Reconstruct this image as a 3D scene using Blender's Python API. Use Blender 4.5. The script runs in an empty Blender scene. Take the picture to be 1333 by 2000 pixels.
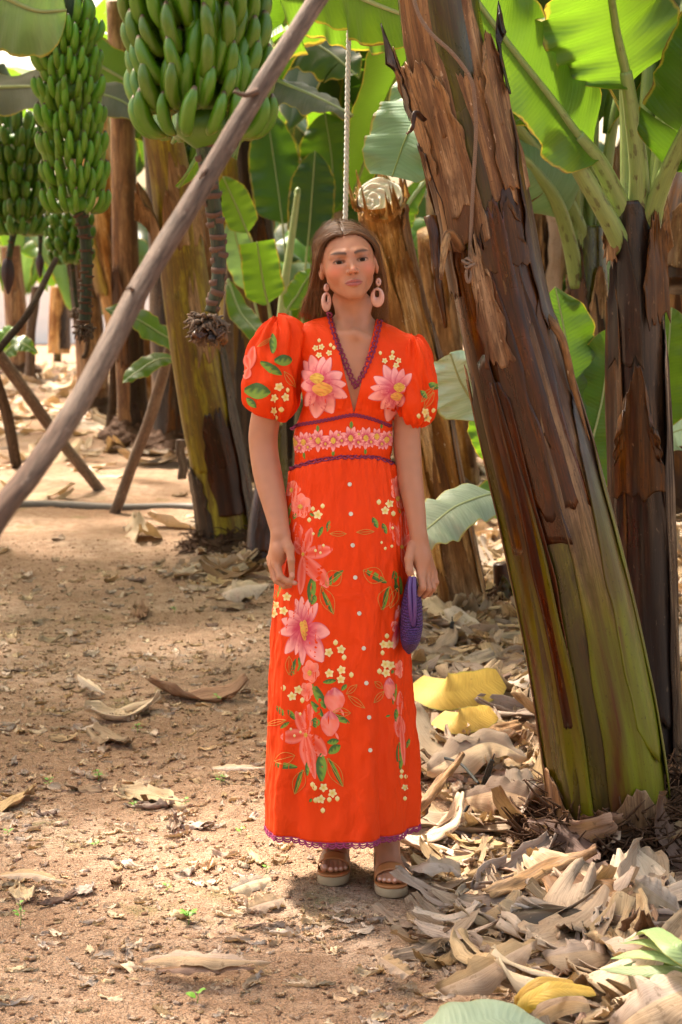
import bpy, math, random
import numpy as np
from mathutils import Vector, Matrix
from mathutils.bvhtree import BVHTree

scene = bpy.context.scene
COL = scene.collection

# ------------------------------------------------------------------ camera
CAMY, CAMZ, FPX = -5.2, 1.70, 3800.0
PITCH = math.atan((1000 - 505) / FPX)
cam_data = bpy.data.cameras.new('camera')
cam_data.sensor_fit = 'VERTICAL'
cam_data.sensor_height = 36.0
cam_data.lens = FPX / 2000 * 36.0
cam_data.clip_start = 0.05
cam_data.clip_end = 600
cam_data.dof.use_dof = True
cam_data.dof.focus_distance = 5.22
cam_data.dof.aperture_fstop = 6.3
cam = bpy.data.objects.new('camera', cam_data)
cam.location = (0, CAMY, CAMZ)
cam.rotation_euler = (math.radians(90) - PITCH, 0, 0)
COL.objects.link(cam)
scene.camera = cam

# ------------------------------------------------------------------ light
SUN_EL, SUN_AZ = math.radians(58), math.radians(-38)     # azimuth from +Y towards +X; negative = from the left behind
sun_vec = Vector((math.sin(SUN_AZ) * math.cos(SUN_EL), math.cos(SUN_AZ) * math.cos(SUN_EL), math.sin(SUN_EL)))
world = bpy.data.worlds.new('World')
scene.world = world
world.use_nodes = True
wn = world.node_tree
sky = wn.nodes.new('ShaderNodeTexSky')
sky.sky_type = 'NISHITA'
sky.sun_disc = False
sky.sun_elevation = SUN_EL
sky.sun_rotation = SUN_AZ
sky.air_density = 1.0
sky.dust_density = 6.0
sky.ozone_density = 0.0
wmix = wn.nodes.new('ShaderNodeMix'); wmix.data_type = 'RGBA'; wmix.blend_type = 'MULTIPLY'
wmix.inputs[0].default_value = 1.0; wmix.inputs[7].default_value = (1.0, 0.90, 0.76, 1)      # warm tint on the sky light, in place of a white balance
wn.links.new(sky.outputs[0], wmix.inputs[6]); wn.links.new(wmix.outputs[2], wn.nodes['Background'].inputs[0])
wn.nodes['Background'].inputs[1].default_value = 0.15
sd = bpy.data.lights.new('sun', 'SUN')
sd.energy = 2.6
sd.angle = math.radians(8)
sd.color = (1.0, 0.94, 0.84)
sun = bpy.data.objects.new('sun', sd)
sun.rotation_euler = sun_vec.to_track_quat('Z', 'Y').to_euler()
COL.objects.link(sun)
scene.view_settings.view_transform = 'Standard'
scene.view_settings.look = 'None'
scene.view_settings.gamma = 1
scene.view_settings.exposure = 2.42
scene.cycles.max_bounces = 7
scene.cycles.diffuse_bounces = 4
scene.cycles.transmission_bounces = 4
scene.cycles.sample_clamp_indirect = 6.0
scene.cycles.use_denoising = True

# ------------------------------------------------------------------ helpers
cp_, sp_ = math.cos(PITCH), math.sin(PITCH)
def ray(px, py):
    a = (px - 666.5) / FPX; b = (1000 - py) / FPX
    return Vector((a, cp_ + b * sp_, -sp_ + b * cp_))
def at(px, py, y):
    """the point of the world plane Y = y seen at this pixel of the photograph"""
    d = ray(px, py); t = (y - CAMY) / d.y
    return Vector((d.x * t, y, CAMZ + d.z * t))
def gp(px, py, z=0.0):
    d = ray(px, py); t = (z - CAMZ) / d.z
    return Vector((d.x * t, CAMY + d.y * t, z))
def to_px(p):
    """numpy (n,3) -> photo pixels"""
    p = np.asarray(p, float).reshape(-1, 3)
    X = p[:, 0]; Y = p[:, 1] - CAMY; Z = p[:, 2] - CAMZ
    f = Y * cp_ - Z * sp_; u = Y * sp_ + Z * cp_
    return 666.5 + FPX * X / f, 1000 - FPX * u / f

def tag(o, label=None, cat=None, group=None, kind=None):
    if label: o['label'] = label
    if cat: o['category'] = cat
    if group: o['group'] = group
    if kind: o['kind'] = kind
    return o
def empty(name, loc=(0, 0, 0)):
    o = bpy.data.objects.new(name, None)
    o.empty_display_size = 0.1
    o.location = loc
    COL.objects.link(o)
    return o
def link(o, parent=None):
    COL.objects.link(o)
    if parent is not None:
        o.parent = parent
        q = parent; off = Vector((0, 0, 0))
        while q is not None:
            off += q.location; q = q.parent
        o.location = o.location - off          # roots are only translated, never turned
    return o
def mesh(name, V, Fc, mat, parent=None, attrs=None, smooth=True, solid=None, subsurf=0):
    """attrs: dict name -> (n,) float | (n,3) vector | (n,4) colour, per vertex"""
    me = bpy.data.meshes.new(name)
    V = np.asarray(V, dtype=np.float32).reshape(-1, 3)
    if isinstance(Fc, np.ndarray):
        k = Fc.shape[1]
        me.vertices.add(len(V)); me.vertices.foreach_set('co', V.ravel())
        me.loops.add(Fc.size); me.polygons.add(len(Fc))
        me.loops.foreach_set('vertex_index', Fc.astype(np.int32).ravel())
        me.polygons.foreach_set('loop_start', np.arange(0, Fc.size, k, dtype=np.int32))
        me.polygons.foreach_set('loop_total', np.full(len(Fc), k, dtype=np.int32))
        me.update(calc_edges=True)
    else:
        me.from_pydata([tuple(v) for v in V.tolist()], [], Fc)
    for an, av in (attrs or {}).items():
        av = np.asarray(av, dtype=np.float32)
        if av.ndim == 1:
            a = me.attributes.new(an, 'FLOAT', 'POINT'); a.data.foreach_set('value', av)
        elif av.shape[1] == 3:
            a = me.attributes.new(an, 'FLOAT_VECTOR', 'POINT'); a.data.foreach_set('vector', av.ravel())
        else:
            a = me.attributes.new(an, 'FLOAT_COLOR', 'POINT'); a.data.foreach_set('color', av.ravel())
    me.validate()
    if smooth: me.polygons.foreach_set('use_smooth', np.ones(len(me.polygons), dtype=bool))
    for m in (mat if isinstance(mat, (list, tuple)) else [mat]): me.materials.append(m)
    o = bpy.data.objects.new(name, me)
    link(o, parent)
    if solid:
        md = o.modifiers.new('thickness', 'SOLIDIFY'); md.thickness = solid; md.offset = 0
    if subsurf:
        md = o.modifiers.new('smooth', 'SUBSURF'); md.levels = md.render_levels = subsurf
    return o
def grid_faces(nu, nv, wrap=False, base=0):
    """nu rows of nv vertices; wrap closes each row"""
    i, j = np.meshgrid(np.arange(nu - 1), np.arange(nv if wrap else nv - 1), indexing='ij')
    j2 = (j + 1) % nv
    return (np.stack([i * nv + j, i * nv + j2, (i + 1) * nv + j2, (i + 1) * nv + j], -1).reshape(-1, 4) + base)
def merge(parts):
    """parts: list of (V, F, attrs) -> one"""
    Vs, Fs, A, b = [], [], {}, 0
    for V, Fc, at_ in parts:
        V = np.asarray(V).reshape(-1, 3); Vs.append(V); Fs.append(np.asarray(Fc) + b); b += len(V)
        for k, v in (at_ or {}).items(): A.setdefault(k, []).append(np.asarray(v))
    return np.concatenate(Vs), np.concatenate(Fs), {k: np.concatenate(v) for k, v in A.items()}
def catmull(P, n):
    """P (k,d) control points -> (n,d) smooth samples"""
    P = np.asarray([list(p) for p in P], float)
    if len(P) == 2: 
        t = np.linspace(0, 1, n)[:, None]; return P[0] * (1 - t) + P[1] * t
    Q = np.vstack([2 * P[0] - P[1], P, 2 * P[-1] - P[-2]])
    t = np.linspace(0, len(P) - 1 - 1e-9, n); i = t.astype(int); f = (t - i)[:, None]
    a, b, c, d = Q[i], Q[i + 1], Q[i + 2], Q[i + 3]
    return 0.5 * ((2 * b) + (-a + c) * f + (2 * a - 5 * b + 4 * c - d) * f ** 2 + (-a + 3 * b - 3 * c + d) * f ** 3)
def norm(a, axis=-1): return a / np.maximum(np.linalg.norm(a, axis=axis, keepdims=True), 1e-9)
def frames(P, hint=(0, -1, 0)):
    T = norm(np.gradient(P, axis=0)); h = np.asarray(hint, float)
    if h.ndim == 1: h = np.tile(h, (len(P), 1))
    S = norm(np.cross(T, h)); N = norm(np.cross(S, T))
    return T, S, N        # S: side, N: towards the hint
def tube(P, R, nseg=10, hint=(0, -1, 0), caps=True, flat=1.0, wob=None):
    """closed tube along P with radii R -> V, F(quads), sc (straightened coordinates)"""
    P = np.asarray(P, float); n = len(P); R = np.broadcast_to(np.asarray(R, float), (n,))
    T, S, N = frames(P, hint)
    a = np.linspace(0, 2 * np.pi, nseg, endpoint=False)
    L = np.concatenate([[0], np.cumsum(np.linalg.norm(np.diff(P, axis=0), axis=1))])
    rr = np.tile(R[:, None], (1, nseg))
    if wob is not None: rr = rr * wob(a[None, :], L[:, None])
    V = P[:, None, :] + rr[..., None] * (np.cos(a)[None, :, None] * S[:, None, :] + flat * np.sin(a)[None, :, None] * N[:, None, :])
    sc = np.stack([rr * np.cos(a), rr * np.sin(a), np.tile(L[:, None], (1, nseg))], -1)
    Fc = grid_faces(n, nseg, True)
    V = V.reshape(-1, 3); sc = sc.reshape(-1, 3)
    if caps:
        b = len(V)
        V = np.vstack([V, P[0], P[-1]]); sc = np.vstack([sc, [0, 0, 0], [0, 0, L[-1]]])
        j = np.arange(nseg); j2 = (j + 1) % nseg
        # quads with a repeated centre are not allowed: fan in pairs
        c0 = [[b, j2_, j_, b] for j_, j2_ in zip(j, j2)]
        tri0 = np.array([[b, (2 * k + 2) % nseg, 2 * k + 1, 2 * k] for k in range(nseg // 2)])
        e = (n - 1) * nseg
        tri1 = np.array([[b + 1, e + 2 * k, e + 2 * k + 1, e + (2 * k + 2) % nseg] for k in range(nseg // 2)])
        Fc = np.vstack([Fc, tri0, tri1])
    return V, Fc, sc
# value noise in numpy
_rng = np.random.RandomState(7)
_perm = _rng.rand(64, 64)
def vnoise(x, y):
    x = np.asarray(x, float); y = np.asarray(y, float)
    xi = np.floor(x).astype(int); yi = np.floor(y).astype(int); fx = x - xi; fy = y - yi
    fx = fx * fx * (3 - 2 * fx); fy = fy * fy * (3 - 2 * fy)
    g = lambda i, j: _perm[i % 64, j % 64]
    return (g(xi, yi) * (1 - fx) * (1 - fy) + g(xi + 1, yi) * fx * (1 - fy) + g(xi, yi + 1) * (1 - fx) * fy + g(xi + 1, yi + 1) * fx * fy) * 2 - 1
def lerp(a, b, t): return a + (b - a) * t
def sstep(a, b, x):
    t = np.clip((np.asarray(x, float) - a) / (b - a), 0, 1); return t * t * (3 - 2 * t)

# ------------------------------------------------------------------ materials
class NT:
    def __init__(s, name):
        s.m = bpy.data.materials.new(name); s.m.use_nodes = True
        s.t = s.m.node_tree; s.t.nodes.clear()
        s.out = s.n('ShaderNodeOutputMaterial')
    def n(s, typ, **kw):
        nd = s.t.nodes.new(typ)
        for k, v in kw.items():
            if k.startswith('_'): setattr(nd, k[1:], v)
        return nd
    def set(s, nd, key, v):
        inp = nd.inputs[key]
        if hasattr(v, 'is_output') or isinstance(v, bpy.types.NodeSocket): s.t.links.new(v, inp)
        else: inp.default_value = v
    def attr(s, name, out='Vector'):
        a = s.n('ShaderNodeAttribute'); a.attribute_name = name; return a.outputs[out]
    def rand(s): return s.n('ShaderNodeObjectInfo').outputs['Random']
    def obj(s): return s.n('ShaderNodeTexCoord').outputs['Object']
    def mapping(s, v, scale=(1, 1, 1), loc=(0, 0, 0)):
        m = s.n('ShaderNodeMapping'); s.set(m, 'Vector', v); s.set(m, 'Scale', scale); s.set(m, 'Location', loc); return m.outputs[0]
    def noise(s, v, scale=5, detail=3, rough=0.5, dist=0.0, out='Fac'):
        m = s.n('ShaderNodeTexNoise'); s.set(m, 'Vector', v); s.set(m, 'Scale', scale); s.set(m, 'Detail', detail)
        s.set(m, 'Roughness', rough); s.set(m, 'Distortion', dist); return m.outputs[out]
    def voro(s, v, scale=5, feature='F1', out='Distance'):
        m = s.n('ShaderNodeTexVoronoi'); m.feature = feature; s.set(m, 'Vector', v); s.set(m, 'Scale', scale); return m.outputs[out]
    def ramp(s, f, stops, interp='LINEAR'):
        r = s.n('ShaderNodeValToRGB'); r.color_ramp.interpolation = interp; e = r.color_ramp.elements
        while len(e) > 1: e.remove(e[-1])
        e[0].position = stops[0][0]; c = stops[0][1]; e[0].color = (*c, 1) if isinstance(c, tuple) else (c, c, c, 1)
        for p, c in stops[1:]:
            x = e.new(p); x.color = (*c, 1) if isinstance(c, tuple) else (c, c, c, 1)
        s.set(r, 'Fac', f); return r.outputs[0]
    def mix(s, f, a, b, mode='MIX'):
        m = s.n('ShaderNodeMix'); m.data_type = 'RGBA'; m.blend_type = mode
        for i, v in ((0, f), (6, a), (7, b)):
            if isinstance(v, bpy.types.NodeSocket): s.t.links.new(v, m.inputs[i])
            else: m.inputs[i].default_value = (*v, 1) if isinstance(v, tuple) and len(v) == 3 else v
        return m.outputs[2]
    def math(s, op, a, b=0.0, c=None):
        m = s.n('ShaderNodeMath'); m.operation = op
        s.set(m, 0, a); s.set(m, 1, b)
        if c is not None: s.set(m, 2, c)
        return m.outputs[0]
    def sep(s, v): return s.n('ShaderNodeSeparateXYZ') if v is None else (lambda q: (s.set(q, 0, v), q.outputs)[1])(s.n('ShaderNodeSeparateXYZ'))
    def bump(s, h, strength=0.3, dist=0.01, normal=None):
        b = s.n('ShaderNodeBump'); s.set(b, 'Height', h); s.set(b, 'Strength', strength); s.set(b, 'Distance', dist)
        if normal is not None: s.set(b, 'Normal', normal)
        return b.outputs[0]
    def hsv(s, c, h=0.5, sat=1.0, v=1.0):
        m = s.n('ShaderNodeHueSaturation'); s.set(m, 'Color', c); s.set(m, 'Hue', h); s.set(m, 'Saturation', sat); s.set(m, 'Value', v); return m.outputs[0]
    def princ(s, color, rough=0.6, spec=0.5, normal=None, **kw):
        p = s.n('ShaderNodeBsdfPrincipled')
        s.set(p, 'Base Color', (*color, 1) if isinstance(color, tuple) else color)
        s.set(p, 'Roughness', rough); s.set(p, 'Specular IOR Level', spec)
        if normal is not None: s.set(p, 'Normal', normal)
        for k, v in kw.items(): s.set(p, k.replace('_', ' '), v)
        return p.outputs[0]
    def translucent(s, color, normal=None):
        p = s.n('ShaderNodeBsdfTranslucent'); s.set(p, 'Color', (*color, 1) if isinstance(color, tuple) else color)
        if normal is not None: s.set(p, 'Normal', normal)
        return p.outputs[0]
    def mixs(s, f, a, b):
        m = s.n('ShaderNodeMixShader'); s.set(m, 0, f); s.t.links.new(a, m.inputs[1]); s.t.links.new(b, m.inputs[2]); return m.outputs[0]
    def done(s, sh): s.t.links.new(sh, s.out.inputs[0]); return s.m
MATS = {}

def leaf_mat(name, c1, c2, trans, edge=(0.25, 0.16, 0.03), edge_amt=1.0, rough=0.38, tf=0.45, vein=0.5, dry=0.0):
    """'lf' = (cross -1..1, metres along, side shift)"""
    k = NT(name); v = k.attr('lf'); x, y, z = k.sep(v)[:3]
    au = k.math('ABSOLUTE', x)
    sl = k.math('ADD', y, k.math('MULTIPLY', au, -0.035))                 # veins run slightly towards the tip
    comb = k.n('ShaderNodeCombineXYZ'); k.set(comb, 0, k.math('MULTIPLY', x, 0.25)); k.set(comb, 1, k.math('MULTIPLY', sl, 26.0)); k.set(comb, 2, k.rand())
    stripe = k.noise(comb.outputs[0], 5.0, 3, 0.6)
    comb2 = k.n('ShaderNodeCombineXYZ'); k.set(comb2, 0, k.math('MULTIPLY', x, 0.15)); k.set(comb2, 1, sl); k.set(comb2, 2, k.rand())
    w = k.n('ShaderNodeTexWave'); w.wave_type = 'BANDS'; w.bands_direction = 'Y'
    k.set(w, 'Vector', comb2.outputs[0]); k.set(w, 'Scale', 22.0); k.set(w, 'Distortion', 0.6); k.set(w, 'Detail', 1.0)
    big = k.noise(k.obj(), 1.6, 3, 0.55)
    c = k.mix(k.ramp(big, [(0.3, 0.0), (0.7, 1.0)]), c1, c2)
    c = k.mix(k.math('MULTIPLY', k.ramp(stripe, [(0.35, 0.0), (0.7, 1.0)]), vein * 0.6), c, tuple(min(1, q * 1.7) for q in c1))
    c = k.hsv(c, k.math('ADD', 0.485, k.math('MULTIPLY', k.rand(), 0.03)), 1.0, k.math('ADD', 0.60, k.math('MULTIPLY', k.rand(), 0.45)))
    trans = tuple(q * 0.85 for q in trans)
    t = k.mix(k.math('MULTIPLY', stripe, 0.6), trans, tuple(q * 0.55 for q in trans))
    t = k.mix(k.math('MULTIPLY', w.outputs[1], 0.25), t, tuple(q * 0.6 for q in trans))
    # yellow then brown margin, irregular
    en = k.noise(k.obj(), 14, 4, 0.6)
    e = k.math('ADD', au, k.math('MULTIPLY', k.math('SUBTRACT', en, 0.5), 0.22))
    ye = k.ramp(e, [(0.925, 0.0), (0.965, 1.0)]); be = k.ramp(e, [(0.975, 0.0), (0.995, 1.0)])
    if edge_amt > 0:
        ye = k.math('MULTIPLY', ye, edge_amt); be = k.math('MULTIPLY', be, edge_amt)
        c = k.mix(ye, c, (0.30, 0.28, 0.03)); c = k.mix(be, c, edge)
        t = k.mix(ye, t, (0.42, 0.32, 0.03)); t = k.mix(be, t, tuple(q * 0.5 for q in edge))
    sp = k.ramp(k.noise(k.obj(), 60, 2, 0.6), [(0.72, 0.0), (0.76, 1.0)])
    c = k.mix(k.math('MULTIPLY', sp, 0.5), c, (0.10, 0.07, 0.02))
    h = k.math('ADD', k.math('MULTIPLY', w.outputs[1], 0.30), stripe)
    nb = k.bump(h, 0.30, 0.005)
    nb = k.bump(k.noise(k.obj(), 9, 2, 0.5), 0.25, 0.02, nb)
    sh = k.mixs(tf, k.princ(c, rough, 0.5, nb), k.translucent(t, nb))
    return k.done(sh)
def stem_mat(name, cols, streak=26.0, rough=0.45, blotch=(0.05, 0.025, 0.015), blotch_amt=0.6, scale_z=0.05, spec=0.4, bump=0.5, lite_amt=0.45, base=None, val=0.56, sat=1.2):
    """fibrous sheath skin; 'sc' = straightened coordinates (metres), cols = ramp of four colours"""
    k = NT(name); v = k.attr('sc')
    ro = k.n('ShaderNodeCombineXYZ'); k.set(ro, 2, k.math('MULTIPLY', k.rand(), 37.0))
    va = k.n('ShaderNodeVectorMath'); va.operation = 'ADD'; k.set(va, 0, v); k.set(va, 1, ro.outputs[0]); v = va.outputs[0]
    wide = k.noise(k.mapping(v, (1, 1, 0.13)), 8, 3, 0.5, 0.3)
    fine = k.noise(k.mapping(v, (1, 1, scale_z)), streak * 7, 4, 0.7)
    mid = k.noise(k.mapping(v, (1, 1, 0.05)), streak * 1.6, 4, 0.6, 0.2)
    c = k.ramp(wide, [(0.28, cols[0]), (0.42, cols[1]), (0.55, cols[2]), (0.70, cols[3])])
    c = k.mix(k.ramp(mid, [(0.42, 0.0), (0.62, 0.75)]), c, cols[0], 'MIX')
    bl = k.noise(k.mapping(v, (1, 1, 0.35)), 7, 5, 0.62, 0.6)
    c = k.mix(k.math('MULTIPLY', k.ramp(bl, [(0.48, 0.0), (0.6, 1.0)]), blotch_amt), c, blotch)
    c = k.mix(k.ramp(fine, [(0.38, 0.75), (0.56, 0.0)]), c, tuple(q * 0.30 for q in cols[1]))
    c = k.mix(k.ramp(fine, [(0.62, 0.0), (0.8, 0.35)]), c, tuple(min(1, q * 2.0 + 0.03) for q in cols[2]))
    speck = k.ramp(k.noise(k.mapping(v, (1, 1, 0.6)), 120, 3, 0.7), [(0.62, 0.0), (0.67, 1.0)])
    c = k.mix(k.math('MULTIPLY', speck, 0.7), c, blotch)
    lite = k.ramp(k.noise(k.mapping(v, (1, 1, 0.3)), 75, 3, 0.7), [(0.66, 0.0), (0.70, 1.0)])
    c = k.mix(k.math('MULTIPLY', lite, lite_amt), c, tuple(min(1, q * 1.3 + .08) for q in cols[3]))
    if base:          # the living lower part of the sheath keeps its own olive colour
        zz = k.sep(k.attr('sc'))[2]
        zf = k.ramp(k.math('ADD', k.math('MULTIPLY', zz, 0.8), k.math('MULTIPLY', k.math('SUBTRACT', wide, 0.5), 0.9)), [(0.62, 1.0), (1.0, 0.0)])
        ol = k.ramp(k.noise(k.mapping(v, (1, 1, 0.13)), 9, 4, 0.6, 0.5), [(0.32, base[0]), (0.45, base[1]), (0.58, base[2])])
        ol = k.mix(k.ramp(mid, [(0.46, 0.0), (0.72, 0.4)]), ol, base[0])
        ol = k.mix(k.math('MULTIPLY', speck, 0.5), ol, blotch)
        c = k.mix(zf, c, ol)
    c = k.hsv(c, 0.5, sat, val)
    h = k.math('ADD', k.math('MULTIPLY', fine, 0.5), mid)
    nb = k.bump(h, bump, 0.006)
    r = k.ramp(bl, [(0.4, rough), (0.65, min(1, rough + 0.25))])
    return k.done(k.princ(c, r, spec, nb))
def simple_mat(name, color, rough=0.6, spec=0.4, nscale=40, namt=0.25, bump=0.15, bdist=0.002, **kw):
    k = NT(name); n = k.noise(k.obj(), nscale, 4, 0.6)
    c = k.mix(k.math('MULTIPLY', n, namt * 2), color, tuple(q * 0.5 for q in color))
    return k.done(k.princ(c, rough, spec, k.bump(n, bump, bdist), **kw))
M = MATS
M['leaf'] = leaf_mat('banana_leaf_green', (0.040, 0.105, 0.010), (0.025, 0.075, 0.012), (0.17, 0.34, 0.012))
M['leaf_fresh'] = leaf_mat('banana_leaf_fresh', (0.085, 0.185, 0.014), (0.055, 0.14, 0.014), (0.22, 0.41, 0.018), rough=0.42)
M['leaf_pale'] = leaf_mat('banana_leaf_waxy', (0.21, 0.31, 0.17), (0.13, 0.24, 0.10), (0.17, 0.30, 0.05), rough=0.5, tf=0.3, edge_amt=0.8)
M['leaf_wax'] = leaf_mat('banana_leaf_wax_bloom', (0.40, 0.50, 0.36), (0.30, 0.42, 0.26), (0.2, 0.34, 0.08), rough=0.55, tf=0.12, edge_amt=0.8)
M['leaf_dark'] = leaf_mat('banana_leaf_dark', (0.025, 0.065, 0.010), (0.018, 0.045, 0.010), (0.09, 0.19, 0.012), rough=0.4, tf=0.4)
M['leaf_grey'] = leaf_mat('banana_leaf_grey', (0.17, 0.17, 0.13), (0.11, 0.13, 0.09), (0.15, 0.2, 0.06), rough=0.6, tf=0.25)
M['leaf_cut'] = leaf_mat('cut_leaf', (0.29, 0.38, 0.14), (0.22, 0.34, 0.13), (0.4, 0.45, 0.1), edge=(0.4, 0.26, 0.03), rough=0.5, tf=0.2)
M['leaf_yellow'] = leaf_mat('yellowed_leaf', (0.56, 0.33, 0.055), (0.46, 0.25, 0.035), (0.55, 0.33, 0.03), edge=(0.3, 0.18, 0.06), rough=0.6, tf=0.2)
M['midrib'] = simple_mat('midrib_green', (0.20, 0.27, 0.06), 0.4, 0.5, 30, 0.25, 0.2)
M['midrib_pale'] = simple_mat('midrib_pale', (0.30, 0.35, 0.14), 0.45, 0.4, 30, 0.2, 0.2)

def petiole_mat(name, c0, c1):
    k = NT(name); v = k.attr('sc'); x, y, z = k.sep(v)[:3]
    fine = k.noise(k.mapping(v, (1, 1, 0.04)), 220, 3, 0.6); n = k.noise(k.mapping(v, (1, 1, 0.3)), 22, 4, 0.6)
    c = k.mix(n, c0, c1); c = k.mix(k.math('MULTIPLY', k.ramp(fine, [(0.4, 1.0), (0.6, 0.0)]), 0.45), c, tuple(q * 0.5 for q in c0))
    b = k.ramp(k.noise(k.mapping(v, (1, 1, 0.4)), 38, 4, 0.65), [(0.56, 0.0), (0.64, 1.0)])
    near = k.ramp(z, [(0.0, 1.0), (0.45, 0.15)])
    c = k.mix(k.math('MULTIPLY', b, near), c, (0.05, 0.03, 0.012))
    return k.done(k.princ(c, 0.42, 0.5, k.bump(fine, 0.3, 0.003)))
M['petiole'] = petiole_mat('petiole_green', (0.26, 0.33, 0.11), (0.15, 0.22, 0.04))

#                                   dark            brown              warm              light
M['stem_big'] = stem_mat('sheath_brown', [(0.030, 0.012, 0.008), (0.11, 0.040, 0.016), (0.20, 0.085, 0.032), (0.30, 0.16, 0.08)], rough=0.28, bump=0.2, spec=.32, blotch=(0.03, 0.013, 0.010), blotch_amt=0.75)
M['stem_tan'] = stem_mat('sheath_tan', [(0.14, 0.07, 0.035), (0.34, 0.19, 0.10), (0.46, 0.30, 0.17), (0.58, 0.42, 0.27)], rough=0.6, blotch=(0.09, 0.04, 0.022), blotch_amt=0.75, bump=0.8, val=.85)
M['stem_peel'] = stem_mat('sheath_peeling', [(0.12, 0.055, 0.03), (0.27, 0.14, 0.07), (0.38, 0.23, 0.13), (0.50, 0.35, 0.23)], rough=0.55, blotch=(0.07, 0.03, 0.018), blotch_amt=0.7, bump=0.6, val=.85)
M['stem_dark'] = stem_mat('sheath_dark', [(0.018, 0.012, 0.010), (0.045, 0.026, 0.020), (0.10, 0.055, 0.035), (0.22, 0.14, 0.09)], rough=0.26, blotch=(0.02, 0.012, 0.010), blotch_amt=0.6, bump=.25, spec=.35)
M['stem_red'] = stem_mat('sheath_red', [(0.022, 0.008, 0.005), (0.07, 0.018, 0.008), (0.16, 0.042, 0.012), (0.20, 0.095, 0.02)], rough=0.22, blotch=(0.025, 0.010, 0.007), blotch_amt=0.6, bump=0.12, spec=.35)
M['stem_green'] = stem_mat('sheath_green', [(0.040, 0.028, 0.006), (0.10, 0.075, 0.008), (0.14, 0.125, 0.010), (0.16, 0.19, 0.018)], rough=0.22, blotch=(0.065, 0.022, 0.012), blotch_amt=0.8, bump=0.1, lite_amt=0.1, spec=0.5)
OL = [(0.11, 0.036, 0.012), (0.15, 0.125, 0.010), (0.21, 0.225, 0.018)]
M['sheath_a'] = stem_mat('sheath_red_olive', [(0.022, 0.008, 0.005), (0.065, 0.018, 0.008), (0.14, 0.040, 0.012), (0.17, 0.08, 0.02)], rough=0.26, blotch=(0.025, 0.010, 0.007), blotch_amt=0.6, bump=0.10, spec=.4, lite_amt=.15, base=OL)
M['sheath_c'] = stem_mat('sheath_tan_olive', [(0.12, 0.055, 0.03), (0.25, 0.135, 0.07), (0.33, 0.20, 0.115), (0.42, 0.29, 0.19)], rough=0.36, blotch=(0.07, 0.03, 0.018), blotch_amt=0.8, bump=0.2, spec=.35, lite_amt=.2, base=OL)
M['sheath_d'] = stem_mat('sheath_dark_olive', [(0.030, 0.016, 0.012), (0.055, 0.030, 0.022), (0.10, 0.055, 0.038), (0.17, 0.11, 0.075)], rough=0.28, blotch=(0.02, 0.012, 0.010), blotch_amt=0.5, bump=0.15, spec=.4, lite_amt=.3, base=OL)
M['stem_yellow'] = stem_mat('sheath_yellow', [(0.11, 0.05, 0.015), (0.24, 0.16, 0.03), (0.32, 0.25, 0.045), (0.40, 0.33, 0.08)], rough=0.35, blotch=(0.10, 0.035, 0.025), blotch_amt=0.6, bump=0.25, val=.88)
M['stem_stump'] = stem_mat('sheath_stump', [(0.20, 0.085, 0.03), (0.48, 0.26, 0.11), (0.66, 0.43, 0.22), (0.80, 0.64, 0.46)], rough=0.55, blotch=(0.11, 0.04, 0.018), blotch_amt=0.8, bump=0.8, val=1.0)
M['pole'] = stem_mat('pole_bark', [(0.10, 0.062, 0.042), (0.165, 0.11, 0.078), (0.215, 0.15, 0.108), (0.29, 0.215, 0.16)], streak=30, rough=0.75, blotch=(0.13, 0.07, 0.05), blotch_amt=0.45, scale_z=0.12, spec=0.2, bump=0.6, val=.66, sat=1.0)
M['pole_light'] = stem_mat('pole_bark_light', [(0.13, 0.085, 0.06), (0.21, 0.145, 0.105), (0.27, 0.195, 0.145), (0.36, 0.28, 0.215)], streak=30, rough=0.8, blotch=(0.13, 0.07, 0.05), blotch_amt=0.4, scale_z=0.12, spec=0.15, bump=0.5, val=1.0, sat=1.0)
M['pole_dark'] = stem_mat('pole_bark_dark', [(0.07, 0.045, 0.035), (0.13, 0.085, 0.06), (0.19, 0.13, 0.09), (0.25, 0.18, 0.13)], streak=30, rough=0.8, blotch_amt=0.3, scale_z=0.12, spec=0.2)
M['cut_face'] = simple_mat('cut_stem_face', (0.84, 0.78, 0.68), 0.95, 0.05, 60, 0.35, 0.5, 0.004)
M['root_mat'] = simple_mat('root_fibre', (0.085, 0.042, 0.022), 0.9, 0.2, 60, 0.4, 0.6, 0.01)
M['peduncle'] = stem_mat('peduncle_green', [(0.02, 0.03, 0.012), (0.035, 0.06, 0.02), (0.06, 0.10, 0.03), (0.10, 0.15, 0.05)], rough=0.5, blotch=(0.10, 0.05, 0.025), blotch_amt=0.35)
M['scar'] = simple_mat('bract_scar', (0.11, 0.060, 0.038), 0.8, 0.2, 90, 0.4, 0.5)
M['dried_flower'] = simple_mat('dried_flower', (0.13, 0.085, 0.055), 0.9, 0.2, 120, 0.45, 0.6)
M['dried_bract'] = simple_mat('dried_bract', (0.20, 0.12, 0.08), 0.75, 0.3, 60, 0.4, 0.5)
M['bud'] = simple_mat('purple_bud', (0.035, 0.012, 0.018), 0.5, 0.4, 30, 0.3, 0.3)
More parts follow.
